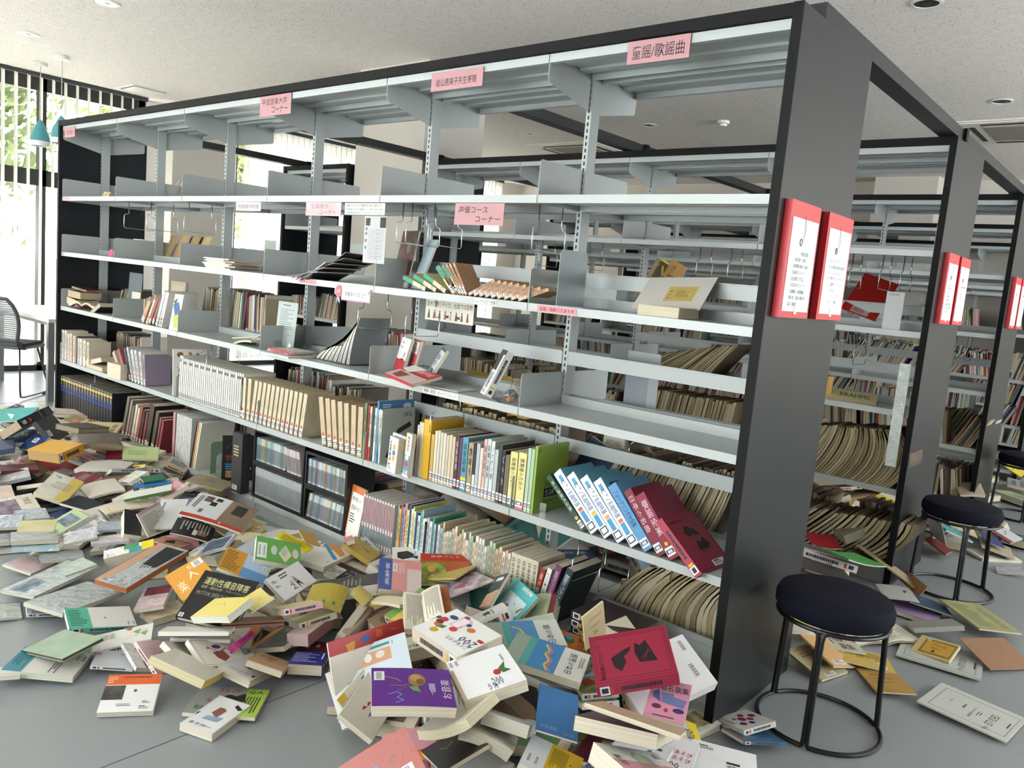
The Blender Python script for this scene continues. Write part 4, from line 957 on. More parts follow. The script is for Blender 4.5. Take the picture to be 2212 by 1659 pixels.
def le(i):
    c = ['#b7a48a','#8f4f5a','#3c4148','#9da5a8','#d7d7d4','#c5c6c4','#d2d0cc','#8c7f92']
    if i > 7: return None
    return dict(t=[.026,.026,.014,.02,.022,.022,.02,.02][i], h=[.21,.23,.23,.235,.22,.22,.215,.2][i], d=.165, cover=c[i], lean=-[44,38,26,24,20,18,12,8][i], kind='foil' if i in (3,4,5) else None, hard=i < 2,
        art=art_std([None,None,'音楽事典','音楽事典','合唱名曲','合唱名曲','音楽','楽'][i], '#333333', True, '#c23a33'), desc=['tan','rose-brown','dark','silver','white wrapped','second white wrapped','white','lilac'][i]+' book leaning to the left,')
row(D_, xu(262,.55), xu(372,.55), le, where='second shelf up')
frontal('book', 'tan open-spined book jutting off the shelf edge below the leaning group', 'book', xu(262,.5,.03), -.02, D_-.0, .17, .05, .1, '#c9b78c', '', tilt=90, yaw=5)
def inst(mb, t, h, d): pass
frontal('picture_book', 'large white book of musical instruments facing out beside the long white spines', 'book', xu(372,.55,.03)+.02, .03+.1, D_, .2, .285, .014, '#dcdad4',
    't .35 .28 .9 .36 0 #222222 世界の楽器; e .2 .12 .1 .06 #8a5f3c; p .02 #8a5f3c .28 .14 .4 .2; e .5 .1 .05 .04 #b08a4a; p .015 #6b4a33 .44 .08 .6 .14; e .72 .13 .05 .05 #a0642f; p .012 #6b4a33 .76 .1 .95 .03; e .2 .45 .05 .03 #3a3a3a; p .01 #3a3a3a .1 .38 .28 .5; p .01 #3a3a3a .12 .52 .28 .4; e .16 .62 .05 .07 #7a3b2a; p .02 #7a3b2a .17 .55 .2 .48; e .2 .8 .06 .03 #8a4a2a; e .17 .92 .07 .04 #4a3a30; l .35 .2 .7 .26 #444444 2', yaw=80, tilt=5)
def wsp(i):
    if i > 31: return None
    r = random.Random(i*7+3); t = [.0115,.0125,.0105][i % 3]
    return dict(t=t, h=.245+(.012 if i < 2 else 0), d=.2, cover='#d9d9d4', page='#d3ccb6', lean=1.5, desc='slim white-spined volume,',
        art=lambda mb, t, h, d: (mb.box(t*.1,-.001,h*.86,t*.9,-.0006,h*.93,mat('#1c1d20',.5)) if i % 3 != 1 else None, mb.box(t*.15,-.0011,h*.04,t*.85,-.0006,h*.12,mat('#3a3d44',.5)), mb.box(t*.3,-.0012,h*.06,t*.7,-.0007,h*.1,mat('#d8d8d8',.5)), mb.box(t*.45,-.001,h*.3,t*.6,-.0006,h*.75,mat('#8f9092',.5))))
_, xx = row(D_, xu(386,.55), xu(546,.55), wsp, where='of the long white run', group='slim white volumes on the second shelf up', name='slim_volume', cat='slim volume')
def csp(i):
    if i > 13: return None
    return dict(t=.021 if i else .032, h=.228, d=.17, cover='#cfc3a8', page='#c9bb9a', lean=[1,2][i > 0] + (6 if i > 1 else 0), kind='worn', desc='cream-spined volume with a red dot,', art=art_std(None, label=True, dot='#c8403a', front=lambda mb, t, h, d: mb.box(t*.4,-.0009,h*.4,t*.6,-.0006,h*.85,mat('#b8ab8c',.6))))
_, xx = row(D_, xx+.004, xu(662,.55), csp, where='left of the green bookend', group='cream spines with red dots on the second shelf up', name='cloth_volume', cat='bound volume')
def csp2(i):
    if i > 6: return None
    return dict(t=.026, h=.235, d=.18, cover='#c2b091', page='#c0ad8a', lean=-[12,10,10,8,7,4,2][i], kind='worn', desc='brown paper covered volume with a red dot,', art=art_std(None, label=True, dot='#c8403a'))
_, xx = row(D_, xu(697,.55), xu(785,.55), csp2, where='right of the green bookend', group='brown paper covered volumes on the second shelf up', name='cloth_volume', cat='bound volume')
def bum(i):
    if i > 6: return None
    c = ['#6d7f5a','#b3352f','#d4cfc0','#2e4a3a','#d8dad4','#c8d0c6','#bcc8bf']
    return dict(t=[.013,.008,.009,.008,.01,.01,.01][i], h=[.26,.255,.25,.25,.25,.245,.245][i], d=.2, cover=c[i], page='#cfc9b8', art=art_std('音楽', '#333333', False, bands=[(0,.25,'#b3352f')] if i == 2 else ()), desc=['olive','red','cream','dark green','white','pale grey','pale green'][i]+' thin picture book,')
_, xx = row(D_, xu(783,.55), xu(828,.55), bum, where='of the row beside the boomerang book')
frontal('picture_book', 'pale green picture book reading BUMERANG with a dark boomerang on its cover', 'book', xx+.006, .03+.095, D_, .19, .25, .01, '#b9c5ba',
    't .08 .06 .92 .16 0 #20386e BUMERANG; p .12 #2a2024 .9 .3 .3 .5 .2 .9; p .11 #3f2c33 .86 .32 .35 .5 .25 .85; l .35 .8 .9 .88 #555555 3', yaw=86, tilt=2)
frontal('picture_book', 'blue book peeking out above the boomerang book', 'book', xx-.012, .03+.1, D_, .2, .285, .012, '#3d7fb5', 'e .8 .1 .12 .05 #d8e2ea; l .1 .05 .4 .12 #d8e2ea 2', tilt=2, yaw=86)
frontal('book', 'small pale book with cartoon lettering slanting in front of the boomerang book', 'book', xu(866,.62,.03), .02, D_+.012, .11, .15, .014, '#c8d6d8', 't .1 .1 .9 .25 0 #222222 音楽する; l .1 .4 .9 .8 #555555 5; b .4 .8 .8 .95', yaw=-10, tilt=6)
frontal('book', 'white nursery-care book with yellow and blue squares jutting from the shelf edge', 'book', xu(858,.55,.0), .004, D_, .08, .155, .03, '#e3e4e4', 'r .45 .2 .75 .35 #d8a93a; r .45 .37 .75 .5 #3d74b5; r .45 .52 .75 .66 #d8a93a; r .45 .68 .6 .8 #ffffff; t .1 .12 .3 .7 0 #222222 乳; t .1 .3 .3 .4 0 #222222 児; t .1 .45 .3 .55 0 #222222 保; t .1 .6 .3 .7 0 #222222 育; b .1 .84 .5 .95; r .08 .76 .3 .82 #c63a35', yaw=-14, tilt=3)
frontal('book', 'white and blue teaching book with round badges left of the yellow workbooks', 'book', xu(893,.6,.01), -.005, D_, .05, .19, .02, '#d9dcdd', 'r 0 .5 1 .95 #5b8fae; t .3 .06 .7 .14 0 #222222 教; t .3 .15 .7 .23 0 #222222 育; t .3 .24 .7 .32 0 #222222 課; t .3 .33 .7 .41 0 #222222 程; e .5 .55 .3 .06 #e9eef0; e .5 .7 .3 .06 #c63a35; r .0 0 .12 .5 #d8b22a; b .15 .85 .85 .96', yaw=-14, tilt=3)
mixc = ['#d8c5c8','#cdbf8e','#d7d3c6','#d4cfc2','#d2a728','#c8a05a','#d9cfae','#c9c1b3','#c3bfb2','#cfc6b2','#bdb7a4','#c8bda6','#c5b291','#4a2a40','#5a3348','#4f93ad','#a58f72','#1d1f24','#a9b5bb','#cfc6bb','#d8a9a2','#b9c7c5','#cbd0cf','#a9b6b2','#3a3a3c','#1c1517','#6a6352','#d7cf86','#d9d18c','#a9c3ad','#9fbb9d']
def mx1(i):
    if i > 30: return None
    th = [.007,.006,.006,.006,.034,.014,.011,.012,.011,.012,.011,.012,.013,.014,.012,.024,.02,.01,.013,.012,.012,.014,.014,.014,.012,.012,.016,.028,.03,.011,.012][i]
    hh = [.225,.24,.24,.24,.258,.2,.22,.225,.22,.22,.215,.22,.215,.225,.22,.225,.21,.205,.215,.2,.24,.245,.24,.21,.235,.215,.2,.22,.225,.25,.25][i]
    tt = {15:'音楽指導',16:'教育学',20:'音楽療法',21:'保育の音楽',22:'こどもの歌',27:'保育者のための',28:'教育者のための',13:'音楽論集',24:'CONCONE',25:'ソナタ'}
    bd = {27:[(0,.14,'#2f7a68')], 28:[(0,.13,'#c56f7c')], 15:[(.2,.26,'#e0c22a')], 17:[(0,.4,'#d8dcdc')]}
    fr = None
    return dict(t=th, h=hh, d=.2 if i not in (6, 12) else .16, cover=mixc[i], page='#cfc8b2', art=art_std(tt.get(i), '#2b2b2b' if i not in (13,14,25) else '#c9c2c9', i > 4, bands=bd.get(i, [(.04,.09,'#c8403a')] if i in (5,7,19,22,23) else [(.1,.14,'#d8b22a')] if i > 21 else ())),
        desc=['pink','tan','cream','second cream','thick yellow','orange-yellow','pale tan','grey','stone','sand','khaki','beige','brown','aubergine','second aubergine','sky blue','light brown','black','blue-grey','pale','salmon','pale aqua','silver grey','sage grey','dark grey','black','olive','pale yellow with green foot','pale yellow with pink foot','mint','second mint'][i]+' spine')
_, xx = row(D_, xu(897,.55), xu(1148,.55), mx1, where='in the mixed teaching books', name='teaching_book', cat='teaching book')
frontal('book', 'lime green primary-school teaching guide facing out with a black title band', 'book', xx+.016, .03+.098, D_, .19, .265, .012, '#8fae45',
    'o .3 .48 1 .9 #1b1f18; t .33 .53 .95 .62 0 #1b1f18 小学校学習指導要領解説; r .3 .65 1 .78 #0f110f; t .34 .67 .62 .76 0 #dfe5d8 生活編; l .32 .82 .8 .87 #3a4a20 2; p .02 #1b1f18 .06 .04 .06 .1', yaw=88, tilt=0, sp='L')
# clear acrylic stands
def acrylic(x, y, z, w, h, lab, yaw=0):
    t = thing('acrylic_stand', lab, 'book stand', Matrix.Translation((x, y, z+.001)) @ Matrix.Rotation(math.radians(yaw), 4, 'Z')); m = mat('#ffffff', kind='acrylic')
    mb = MB(); mb.box(-w/2, 0, 0, w/2, .003, h*.35, m); mb.box(-w/2, 0, 0, w/2, .13, .003, m)
    mb.add([(-w/2,.06,.003),(w/2,.06,.003),(w/2,.12,h),(-w/2,.12,h),(-w/2,.063,.003),(w/2,.063,.003),(w/2,.123,h),(-w/2,.123,h)], [(0,1,2,3),(7,6,5,4),(0,4,5,1),(3,2,6,7),(0,3,7,4),(1,5,6,2)], m)
    mb.build('bent_sheet', t)
acrylic(xu(1150,.5,.07), .06, D_, .12, .11, 'empty clear acrylic stand at the left of the leaning song books', 20)
acrylic(xu(1072,.9,.06), .05, C_, .14, .13, 'clear acrylic stand holding the white career book', -30)
# near bay: leaning song books
def song(i):
    if i > 7: return None
    if i == 0: return dict(t=.018, h=.245, d=.19, cover='#24483a', lean=-50, art=art_std('男の演歌大全集', '#c9d6c9', True, '#d8b22a'), label='dark green hardback song collection leaning far left at the head of the leaning books')
    if 1 <= i <= 4: return dict(t=.03, h=.262, d=.2, cover='#dfe3e4', page='#cfcab8', lean=-[47,46,45,44][i-1], name='song_book', cat='book',
        label='white-spined piano song book with blue capsules, %s of four alike' % ['leftmost','second from the left','second from the right','rightmost'][i-1],
        art=lambda mb, t, h, d: (mb.box(t*.3,-.0012,h*.83,t*.7,-.0008,h*.93,mat('#5a9fc8',.4)), mb.text('ピアノ名曲特選', (t*.2,-.0012,h*.84), (0,0,-h*.42), (t*.6,0,0), mat('#2b4f9a',.4)), mb.box(t*.25,-.0012,h*.16,t*.75,-.0008,h*.33,mat('#4f95c6',.4)), mb.box(t*.25,-.0012,h*.34,t*.75,-.0008,h*.39,mat(['#c96a4a','#d8b24a','#d8a06a','#d8745a'][i-1],.4)), mb.box(t*.1,-.0012,h*.04,t*.9,-.0008,h*.14,mat('#2b3550',.4)), mb.box(t*.2,-.0014,h*.055,t*.8,-.001,h*.125,mat('#e4e6e8',.4)),
            mb.box(-.0003,.0,0,.0003,d,h,mat('#5d9dbd',.45)), mb.box(t-.0003,0,0,t+.0003,d,h,mat('#5d9dbd',.45)), mb.box(t+.0002,.03,h*.8,t+.0006,.09,h*.9,mat('#2b3a5a',.45))))
    if i == 5: return dict(t=.03, h=.255, d=.2, cover='#5b93c2', lean=-43, art=art_std('フォークソング大全集', '#24406a', '#24406a'), label='blue folk-song book leaning right of the four white-spined ones')
    if i == 6: return dict(t=.026, h=.245, d=.19, cover='#7a2038', lean=-41, art=art_std('日本の名曲', '#d8c8cc', True), hard=True, label='dark crimson song book leaning second from the near panel')
    return dict(t=.03, h=.24, d=.19, cover='#8a2340', lean=-41, art=art_std('歌謡全集', '#d8c8cc', True, '#d8b22a'), hard=True, label='crimson song book leaning just left of the face-up crimson one')
row(D_, xu(1262,.5), xu(1480,.5), song, y=.022)
# third shelf up (C)
def l8(i):
    c = ['#b48f6a','#cfcac2','#8c3d33','#6f4238','#d8d6d0','#cfd5d6','#e0dfda']
    if i > 6: return None
    return dict(t=[.03,.014,.02,.022,.02,.012,.014][i], h=[.17,.19,.2,.2,.24,.24,.235][i], d=.19, cover=c[i], lean=[34,33,32,30,24,22,21][i], art=art_std(None, label=True, dot='#c8403a'), desc=['tan','white','brick red','dark brown','white','pale blue','white'][i]+' book leaning right,')
row(C_, xu(305,.95), xu(372,.95), l8, where='in the second bay, third shelf up')
frontal('picture_book', 'picture book with blue, green and yellow patches leaning on the third shelf up', 'book', xu(378,.96,.03), .03, C_, .08, .22, .01, '#dfe2e0', 'g #2a5f8f 0 .3 .6 .2 1 .5 .4 .6; g #a9b84a .2 .6 .9 .55 1 .9 .5 .95; g #2f4f2c 0 .2 .4 .1 .3 .35', yaw=10, tilt=10)
bk('book', 'thick dictionary lying on the black one, window end of the third shelf up', xu(183,.97,.1), .1, C_+.075, .2, .15, .05, '#3d2b28', 3, 2, page='#b9a78c')
bk('book', 'black dictionary lettered OXFORD lying under the thick one, window end of the third shelf up', xu(178,.93,.1), .1, C_+.02, .2, .15, .05, '#1b1a1d', -3, 4, page='#cfc0a0')
bk('book', 'dark red book lying across the top of the dictionaries', xu(186,.99,.14), .15, C_+.13, .19, .13, .014, '#5b2a2a', 10, 5, page='#a8957a')
open_book('book', 'pink-edged open book sprawled beside the dictionaries, third shelf up', Matrix.Translation((xu(190,.92,.08), .1, C_+.035)) @ Matrix.Rotation(math.radians(15), 4, 'Z'), .3, .15, .02, '#7d2f33', .03, page='#d9cfae')
bk('book', 'black book leaning against the bracket right of the dictionaries', xu(226,.92,.1), .1, C_+.01, .16, .13, .03, '#17181b', 0, -25, page='#b9b09a')
# files and boards behind, facing out
def card(x, y, z, w, h, c, lab, tilt=10, yaw=0, t=.004, items='', name='file_board', cat='file', **k):
    return frontal(name, lab, cat, x, y, z, w, h, t, c, items, tilt, yaw, **k)
card(xu(278,1.1,.2), .24, C_, .2, .3, '#4f5a62', 'blue-grey board standing behind the window-end dictionaries', 3)
card(xu(290,1.0,.2), .21, C_, .13, .17, '#c3c2b4', 'pale card leaning before the blue-grey board', 3)
card(xu(384,1.08,.25), .26, C_, .2, .28, '#9c9078', 'tan ring binder with a pocket label standing behind the leaning books', 3, 0, .02, 'r .1 .08 .9 .38 #a89c84; o .1 .08 .9 .38 #8a8068; r .4 .45 .85 .8 #b9bcb8')
for i in range(5):
    card(xu(345+i*7,1.05,.2), .22-.004*i, C_, .012, .2-.01*(5-i), ['#b5a68a','#4d5356'][i % 2], 'striped file end fanned left of the tan binder, %s' % nth(i, 5), 0, 0, .12)
acrylic(xu(612,1.0,.12), .1, C_, .2, .14, 'clear stand holding a printed timetable sheet, third shelf up')
card(xu(612,1.0,.14), .15, C_+.02, .18, .24, '#b6bcb9', 'grey printed timetable sheet in a clear stand, third shelf up', 4, 0, .001, 'l .15 .15 .85 .9 #8f9694 16; l .25 .05 .8 .1 #666c6a 1', name='printed_sheet', cat='paper', wrap=True)
bk('paper_folder', 'tan folder lying slanted on the third shelf up, fourth bay', xu(545,.95,.15), .16, C_+.03, .2, .13, .006, '#c2a46c', 12, -8, cat='folder')
bk('paper_folder', 'pale green folder sagging beneath the tan one, fourth bay', xu(540,.93,.1), .1, C_+.012, .2, .13, .01, '#c3c9a8', 5, -14, cat='folder', bend=.6)
bk('booklet', 'red-spined booklet on top of two others at the edge of the third shelf up', xu(628,.92,.06), .07, C_+.02, .21, .14, .006, '#d9d7d4', 4, 0, 'r 0 .9 1 1 #b5303a', 'B+', cat='booklet', spine='#b5303a')
bk('booklet', 'pink and white booklet beneath the red-spined one', xu(622,.91,.05), .06, C_+.011, .2, .14, .007, '#e0c9c8', -3, 0, '', 'B+', cat='booklet', spine='#c8707a')
bk('booklet', 'white paper booklet jutting over the shelf edge under two others', xu(620,.9,.03), .03, C_, .26, .17, .008, '#d7d8d8', 2, 0, '', 'B', cat='booklet')
# fan of magazines leaning on the post
R2 = random.Random(8)
x0 = xu(700, .95, .16)
fc = ['#2e3134','#6d7478','#c8c5ba','#4b79a0','#d2ccc0','#9a938a','#2b2d30','#bdb6a8','#8fa9b8','#d8d2c4']
for i in range(24):
    a = math.radians(68 - i*2.3); M = Matrix.Translation((x0 + .012*i + .012, .1, C_+.001+.0002*i)) @ Matrix.Rotation(a, 4, 'Y') @ Matrix.Translation((-.008, 0, 0))
    tt = thing('magazine', 'thin magazine in the fan slumping against the post, %s' % nth(i, 24), 'magazine', M, 'fanned magazines on the third shelf up')
    mb = MB(); h = .24; N = 6
    c = fc[i % 10] if i < 22 else '#8b8f92'
    gbox(mb, 0, 0, 0, .007, .2, h, mat(c, .35), 1, 1)
    mb.v = []; mb.f = []; mb.m = []
    for k in range(N):
        z0, z1 = h*k/N, h*(k+1)/N; b0, b1 = -.05*(z0/h)*(1-z0/h)*(1.6-.03*i), -.05*(z1/h)*(1-z1/h)*(1.6-.03*i)
        mb.add([(b0,0,z0),(b0+.007,0,z0),(b0+.007,.2,z0),(b0,.2,z0),(b1,0,z1),(b1+.007,0,z1),(b1+.007,.2,z1),(b1,.2,z1)], [(0,1,5,4),(1,2,6,5),(2,3,7,6),(3,0,4,7)] + ([(0,3,2,1)] if k == 0 else []) + ([(4,5,6,7)] if k == N-1 else []), mat(c, .35))
        mb.add([(b0+.001,-.0004,z0),(b0+.006,-.0004,z0),(b1+.006,-.0004,z1),(b1+.001,-.0004,z1)], [(0,1,2,3)], mat('#cfcabd' if i % 3 else '#35383c', .5))
    mb.build('cover', tt)
# third shelf up, career books
frontal('book', 'white test book with a red lower cover leaning left of its red twin', 'book', xu(856,.97,.07), .09, C_, .128, .18, .014, '#d8d6d6', 'r 0 .55 1 1 #a32633; b .1 .08 .45 .16; b .1 .2 .45 .28; p .03 #2b2226 .6 .5 .75 .35 .8 .5; r .45 .52 .8 .56 #2b2226', tilt=14, yaw=-24)
frontal('book', 'red test book with a white label block leaning beside the white one', 'book', xu(886,.98,.1), .11, C_, .118, .178, .014, '#b23a34', 'r .06 .04 .94 .35 #d9d7d5; b .12 .06 .4 .14; b .12 .18 .4 .26; l .5 .2 .85 .3 #555555 3; l .12 .45 .88 .9 #7d1f1f 12', tilt=12, yaw=-30)
frontal('book', 'grey and white employment-exam book propped right of the red one', 'book', xu(925,.95,.1), .1, C_, .15, .17, .014, '#ccd0d2', 'r 0 0 1 .08 #3a5a62; t .12 .2 .75 .34 0 #1f2a4a 常識試験; t .12 .38 .7 .52 0 #1f2a4a 総まとめ; r .3 .6 .85 .85 #2f6f9f; l .1 .88 .9 .97 #8a4040 2', tilt=28, yaw=-38)
M, w, h, e = solve([c/2.962 + (740, 550)[i % 2] for i, c in enumerate([430,700,665,785,420,822,300,762])], .21, .15, C_+.018, cen=None)
book('magazine', 'red and white nursing magazine lying flat at the edge of the third shelf up', 'magazine', M, w, h, .014, '#b8323a', 'r 0 .5 1 1 #c9b9b4; g #e0dcd8 0 0 .5 0 .3 .5 0 .4; g #8c4a4a .1 .55 .5 .6 .4 .95 .15 .9; t .3 .1 .9 .35 0 #e8d5d2 看護学校; e .3 .3 .06 .08 #e8e3e0', 'B')
frontal('book', 'white recruitment book with a photograph strip held in the clear stand', 'book', xu(1072,.95,.1), .062, C_+.004, .07, .2, .03, '#d3d4d4', 'rp 0 0 1 .45 #4a3f36; t .35 .5 .65 .85 0 #333333 採用; l .1 .5 .3 .9 #555555 3 90; b .1 .88 .7 .97; r .7 .1 .95 .5 #e4e4e4', tilt=24, yaw=-32, sp='R+')
bk('paper_sheets', 'loose printed sheets lying on the shelf in front of the test books', xu(980,.9,.12), .1, C_, .2, .13, .003, '#cdd2d6', 3, 0, 'l .1 .1 .9 .9 #8d949a 8', '', cat='paper')
# folded paper ball
pb = thing('origami_ball', 'small faceted origami ball of orange, teal and purple triangles on a string', 'paper ball', (xu(1103,.93,.05), .05, C_+.031))
ph = (1+5**.5)/2; IV = [(-1,ph,0),(1,ph,0),(-1,-ph,0),(1,-ph,0),(0,-1,ph),(0,1,ph),(0,-1,-ph),(0,1,-ph),(ph,0,-1),(ph,0,1),(-ph,0,-1),(-ph,0,1)]
IF = [(0,11,5),(0,5,1),(0,1,7),(0,7,10),(0,10,11),(1,5,9),(5,11,4),(11,10,2),(10,7,6),(7,1,8),(3,9,4),(3,4,2),(3,2,6),(3,6,8),(3,8,9),(4,9,5),(2,4,11),(6,2,10),(8,6,7),(9,8,1)]
pc = ['#d8693a','#2f8a80','#3b2a5c','#d8693a','#57a89a']
for i, f in enumerate(IF):
    P = [Vector(IV[k]).normalized()*.029 for k in f]; c = sum(P, Vector())/3*1.0
    mb = MB()
    for k in range(3):
        a, b = P[k], P[(k+1) % 3]; mb.add([tuple(a), tuple(b), tuple(c*1.12), (0,0,0)], [(0,1,2),(1,0,3),(2,1,3),(0,2,3)], mat(pc[(i+k) % 5], .6))
    mb.build('folded_facet', pb)
MB().tube([(0,0,.029),(-.006,.01,.06),(-.01,.02,.1),(.0,.06,.14)], .0008, mat('#2f2f2f', .6), seg=5).build('string', pb)

# fourth shelf up (B)
for i in range(9):
    bk('booklet', 'cream booklet in the low stack, %s, fourth shelf up' % (['bottom'] + ['%s from the bottom' % s for s in ('second','third','fourth','fifth','sixth','seventh','eighth')] + ['topmost'])[i], xu(505,1.33,.11)+random.Random(i).uniform(-.02,.02), .1, B_+.0065*i, .26, .19, .0055, ['#d8cfbf','#d2c4b6','#ddd6c8'][i % 3], random.Random(i+50).uniform(-9,9), 0, '', 'B', cat='booklet', group='low stack of cream booklets', page='#d8c9b8')
Rm = random.Random(4)
gm_ = ['#3a3b3f','#8a8c8e','#2b2b30','#55575b','#a3a5a6','#44302f','#6d7074','#1f2023']
for i in range(9):
    M = Matrix.Translation((xu(690+i*6,1.34,.1), .1, B_+.02+.006*i)) @ Matrix.Rotation(math.radians(-8-2.2*i), 4, 'Y') @ Matrix.Rotation(math.radians(Rm.uniform(-10,10)), 4, 'Z')
    book('magazine', 'grey glossy magazine in the slumped heap, %s, fourth shelf up' % (['bottom'] + ['%s from the bottom' % s for s in ('second','third','fourth','fifth','sixth','seventh','eighth')] + ['topmost'])[i], 'magazine', M, .29, .2, .005, gm_[i % 8], 'r .1 .1 .5 .4 #8b8d90; l .1 .5 .9 .9 #c5c6c8 4', 'B', bend=.25*(1 if i % 2 else -1), group='slumped heap of grey magazines', rough=.25)
frontal('magazine', 'glossy magazine with a red-brown dancer photograph, propped by a post', 'magazine', xu(868,1.42,.22), .22, B_, .2, .27, .008, '#3a2a28', 'rp 0 0 1 1 #5b3a33; g #8f3028 .3 .9 .5 .4 .7 .6 .6 1; e .6 .3 .12 .1 #a07058; r 0 .9 1 1 #c9d2d4', tilt=10, yaw=-20, rough=.25)
card(xu(905,1.42,.2), .2, B_, .1, .24, '#a9bcc4', 'pale blue magazine leaning right of the dancer photograph', 18, -20, .01, 'r 0 .7 1 .8 #b33a40', name='magazine', cat='magazine')
# green and brown pocket books
grn = [(-78,0),(-74,.012),(-70,.024),(-44,.0),(-41,.0)]
def shk(i):
    if i > 4: return None
    return dict(t=.014, h=.15, d=.105, cover='#cfc493', page='#c4b284', lean=-[74,70,66,48,45][i], kind='worn', art=art_std(None, label=True, bands=[(.55,1,'#1f8a6a')]), desc='pocket book with a green-topped spine,')
_, xx = row(B_, xu(918,1.32), xu(1000,1.32), shk, where='of the slumped pocket edition', name='pocket_book', cat='pocket book')
def shb(i):
    if i > 13: return None
    return dict(t=.0135 if i < 5 else .015, h=.15, d=.105, cover='#b9916e', page='#c9b38a', lean=(-[46,44,40,38,35][i]) if i < 5 else 60+i*.8, kind='worn', art=art_std('戯曲', '#5a4030', True, bands=[(.2,.24,'#a33a30')]), desc='brown pocket book,')
row(B_, xx-.02, xu(1136,1.32), shb, where='of the slumped pocket edition', name='pocket_book', cat='pocket book')
_P = [hit(1400, 603, y=.275), hit(1542, 595, y=.275), hit(1521, 674, y=.15), hit(1368, 662, y=.15)]
_ex = (_P[1]-_P[0]+_P[2]-_P[3])/2; _ey = (_P[0]-_P[3]+_P[1]-_P[2])/2; w = np.linalg.norm(_ex); _ex /= w; _ey -= _ex*(_ex@_ey); h = np.linalg.norm(_ey); _ey /= h; _n = np.cross(_ex, _ey); _c = sum(_P)/4
M = Matrix([[_ex[i], _ey[i], _n[i], _c[i]] for i in range(3)] + [[0, 0, 0, 1]])
t_ = book('book', 'big pale grey book lying open with a yellow label on its raised leaf, near bay', 'book', M, w, h, .003, '#bdb9b2', 'r .4 .3 .82 .75 #b5a05a; o .5 .38 .78 .68 #7a6c40; l .44 .4 .48 .7 #7a6c40 3; l .53 .42 .75 .64 #7a6c40 6', '', page='#c9c2b0')
p0 = hit(1328, 676, z=B_+.002); p1 = hit(1512, 690, z=B_+.002)
bk('book', 'thick cream page block of the big open book at the edge of the near bay', (p0[0]+p1[0])/2+.0, .1, B_, abs(p1[0]-p0[0]), .14, .035, '#c9c2ab', 0, 0, '', '', page='#c9c1a8')
bookend(xu(1236,1.4,.1), .1, B_, .17, .205, '#9aa7ac', 'tall grey steel bookend with a handwritten label standing in the near bay', hole=False)
mb = MB(); q = xu(1228,1.5,.06)
# small things on the upper shelf
card(xu(232,1.72,.12), .12, A_, .06, .04, '#c9b48f', 'small tan book with a dark tie at the window end of the top shelf', 30, 20, .02, 'p .05 #2a2522 .1 .9 .9 .1', name='book', cat='book')
bk('book', 'slim tan book lying at the rear edge of the top shelf', xu(792,1.72,.22), .42, A_, .2, .12, .014, '#a59a7c', 0, 0, cat='book')
for i in range(3): card(xu(332+i*9,1.8,.35), .42+.01*i, A_, .14, .2, ['#b8ae98','#c9c0aa','#a99f88'][i], 'brown paper envelope leaning behind the window-end post, %s' % ['left','middle','right'][i], 30, -30, .003, name='envelope', cat='envelope')
for i in range(4): card(xu(325+i*22,1.4,.25), .3+.05, B_, .15+.02*i, .2, ['#a98f62','#b59a6a','#a38a60','#b8a070'][i], 'tan paper file folder on the fourth shelf up, %s' % nth(i, 4), 22, -10, .004, name='paper_folder', cat='folder')
card(xu(275,1.4,.3), .38, B_, .16, .14, '#c2c4b8', 'pale box card standing left of the tan file folders', 4, 0, .01, 'l .1 .05 .6 .15 #555555 1')
card(xu(427,1.38,.3), .38, B_, .1, .1, '#9fb0ac', 'small grey-green card standing right of the tan file folders', 4, 0, .006, 'l .1 .1 .6 .3 #555555 2')
card(xu(550,1.4,.3), .4, B_, .12, .19, '#9aa39a', 'plain steel bookend plate standing behind the cream stack', 2, 0, .002, name='bookend', cat='bookend')
card(xu(745,1.4,.3), .38, B_, .13, .2, '#8e968f', 'grey steel bookend plate behind the slumped magazines', 2, 0, .002, name='bookend', cat='bookend')
card(xu(240,1.33,.1), .1, B_, .03, .05, '#d8456a', 'small bright pink paper on the fourth shelf up at the window end', 10, 20, .004, name='paper_note', cat='paper')
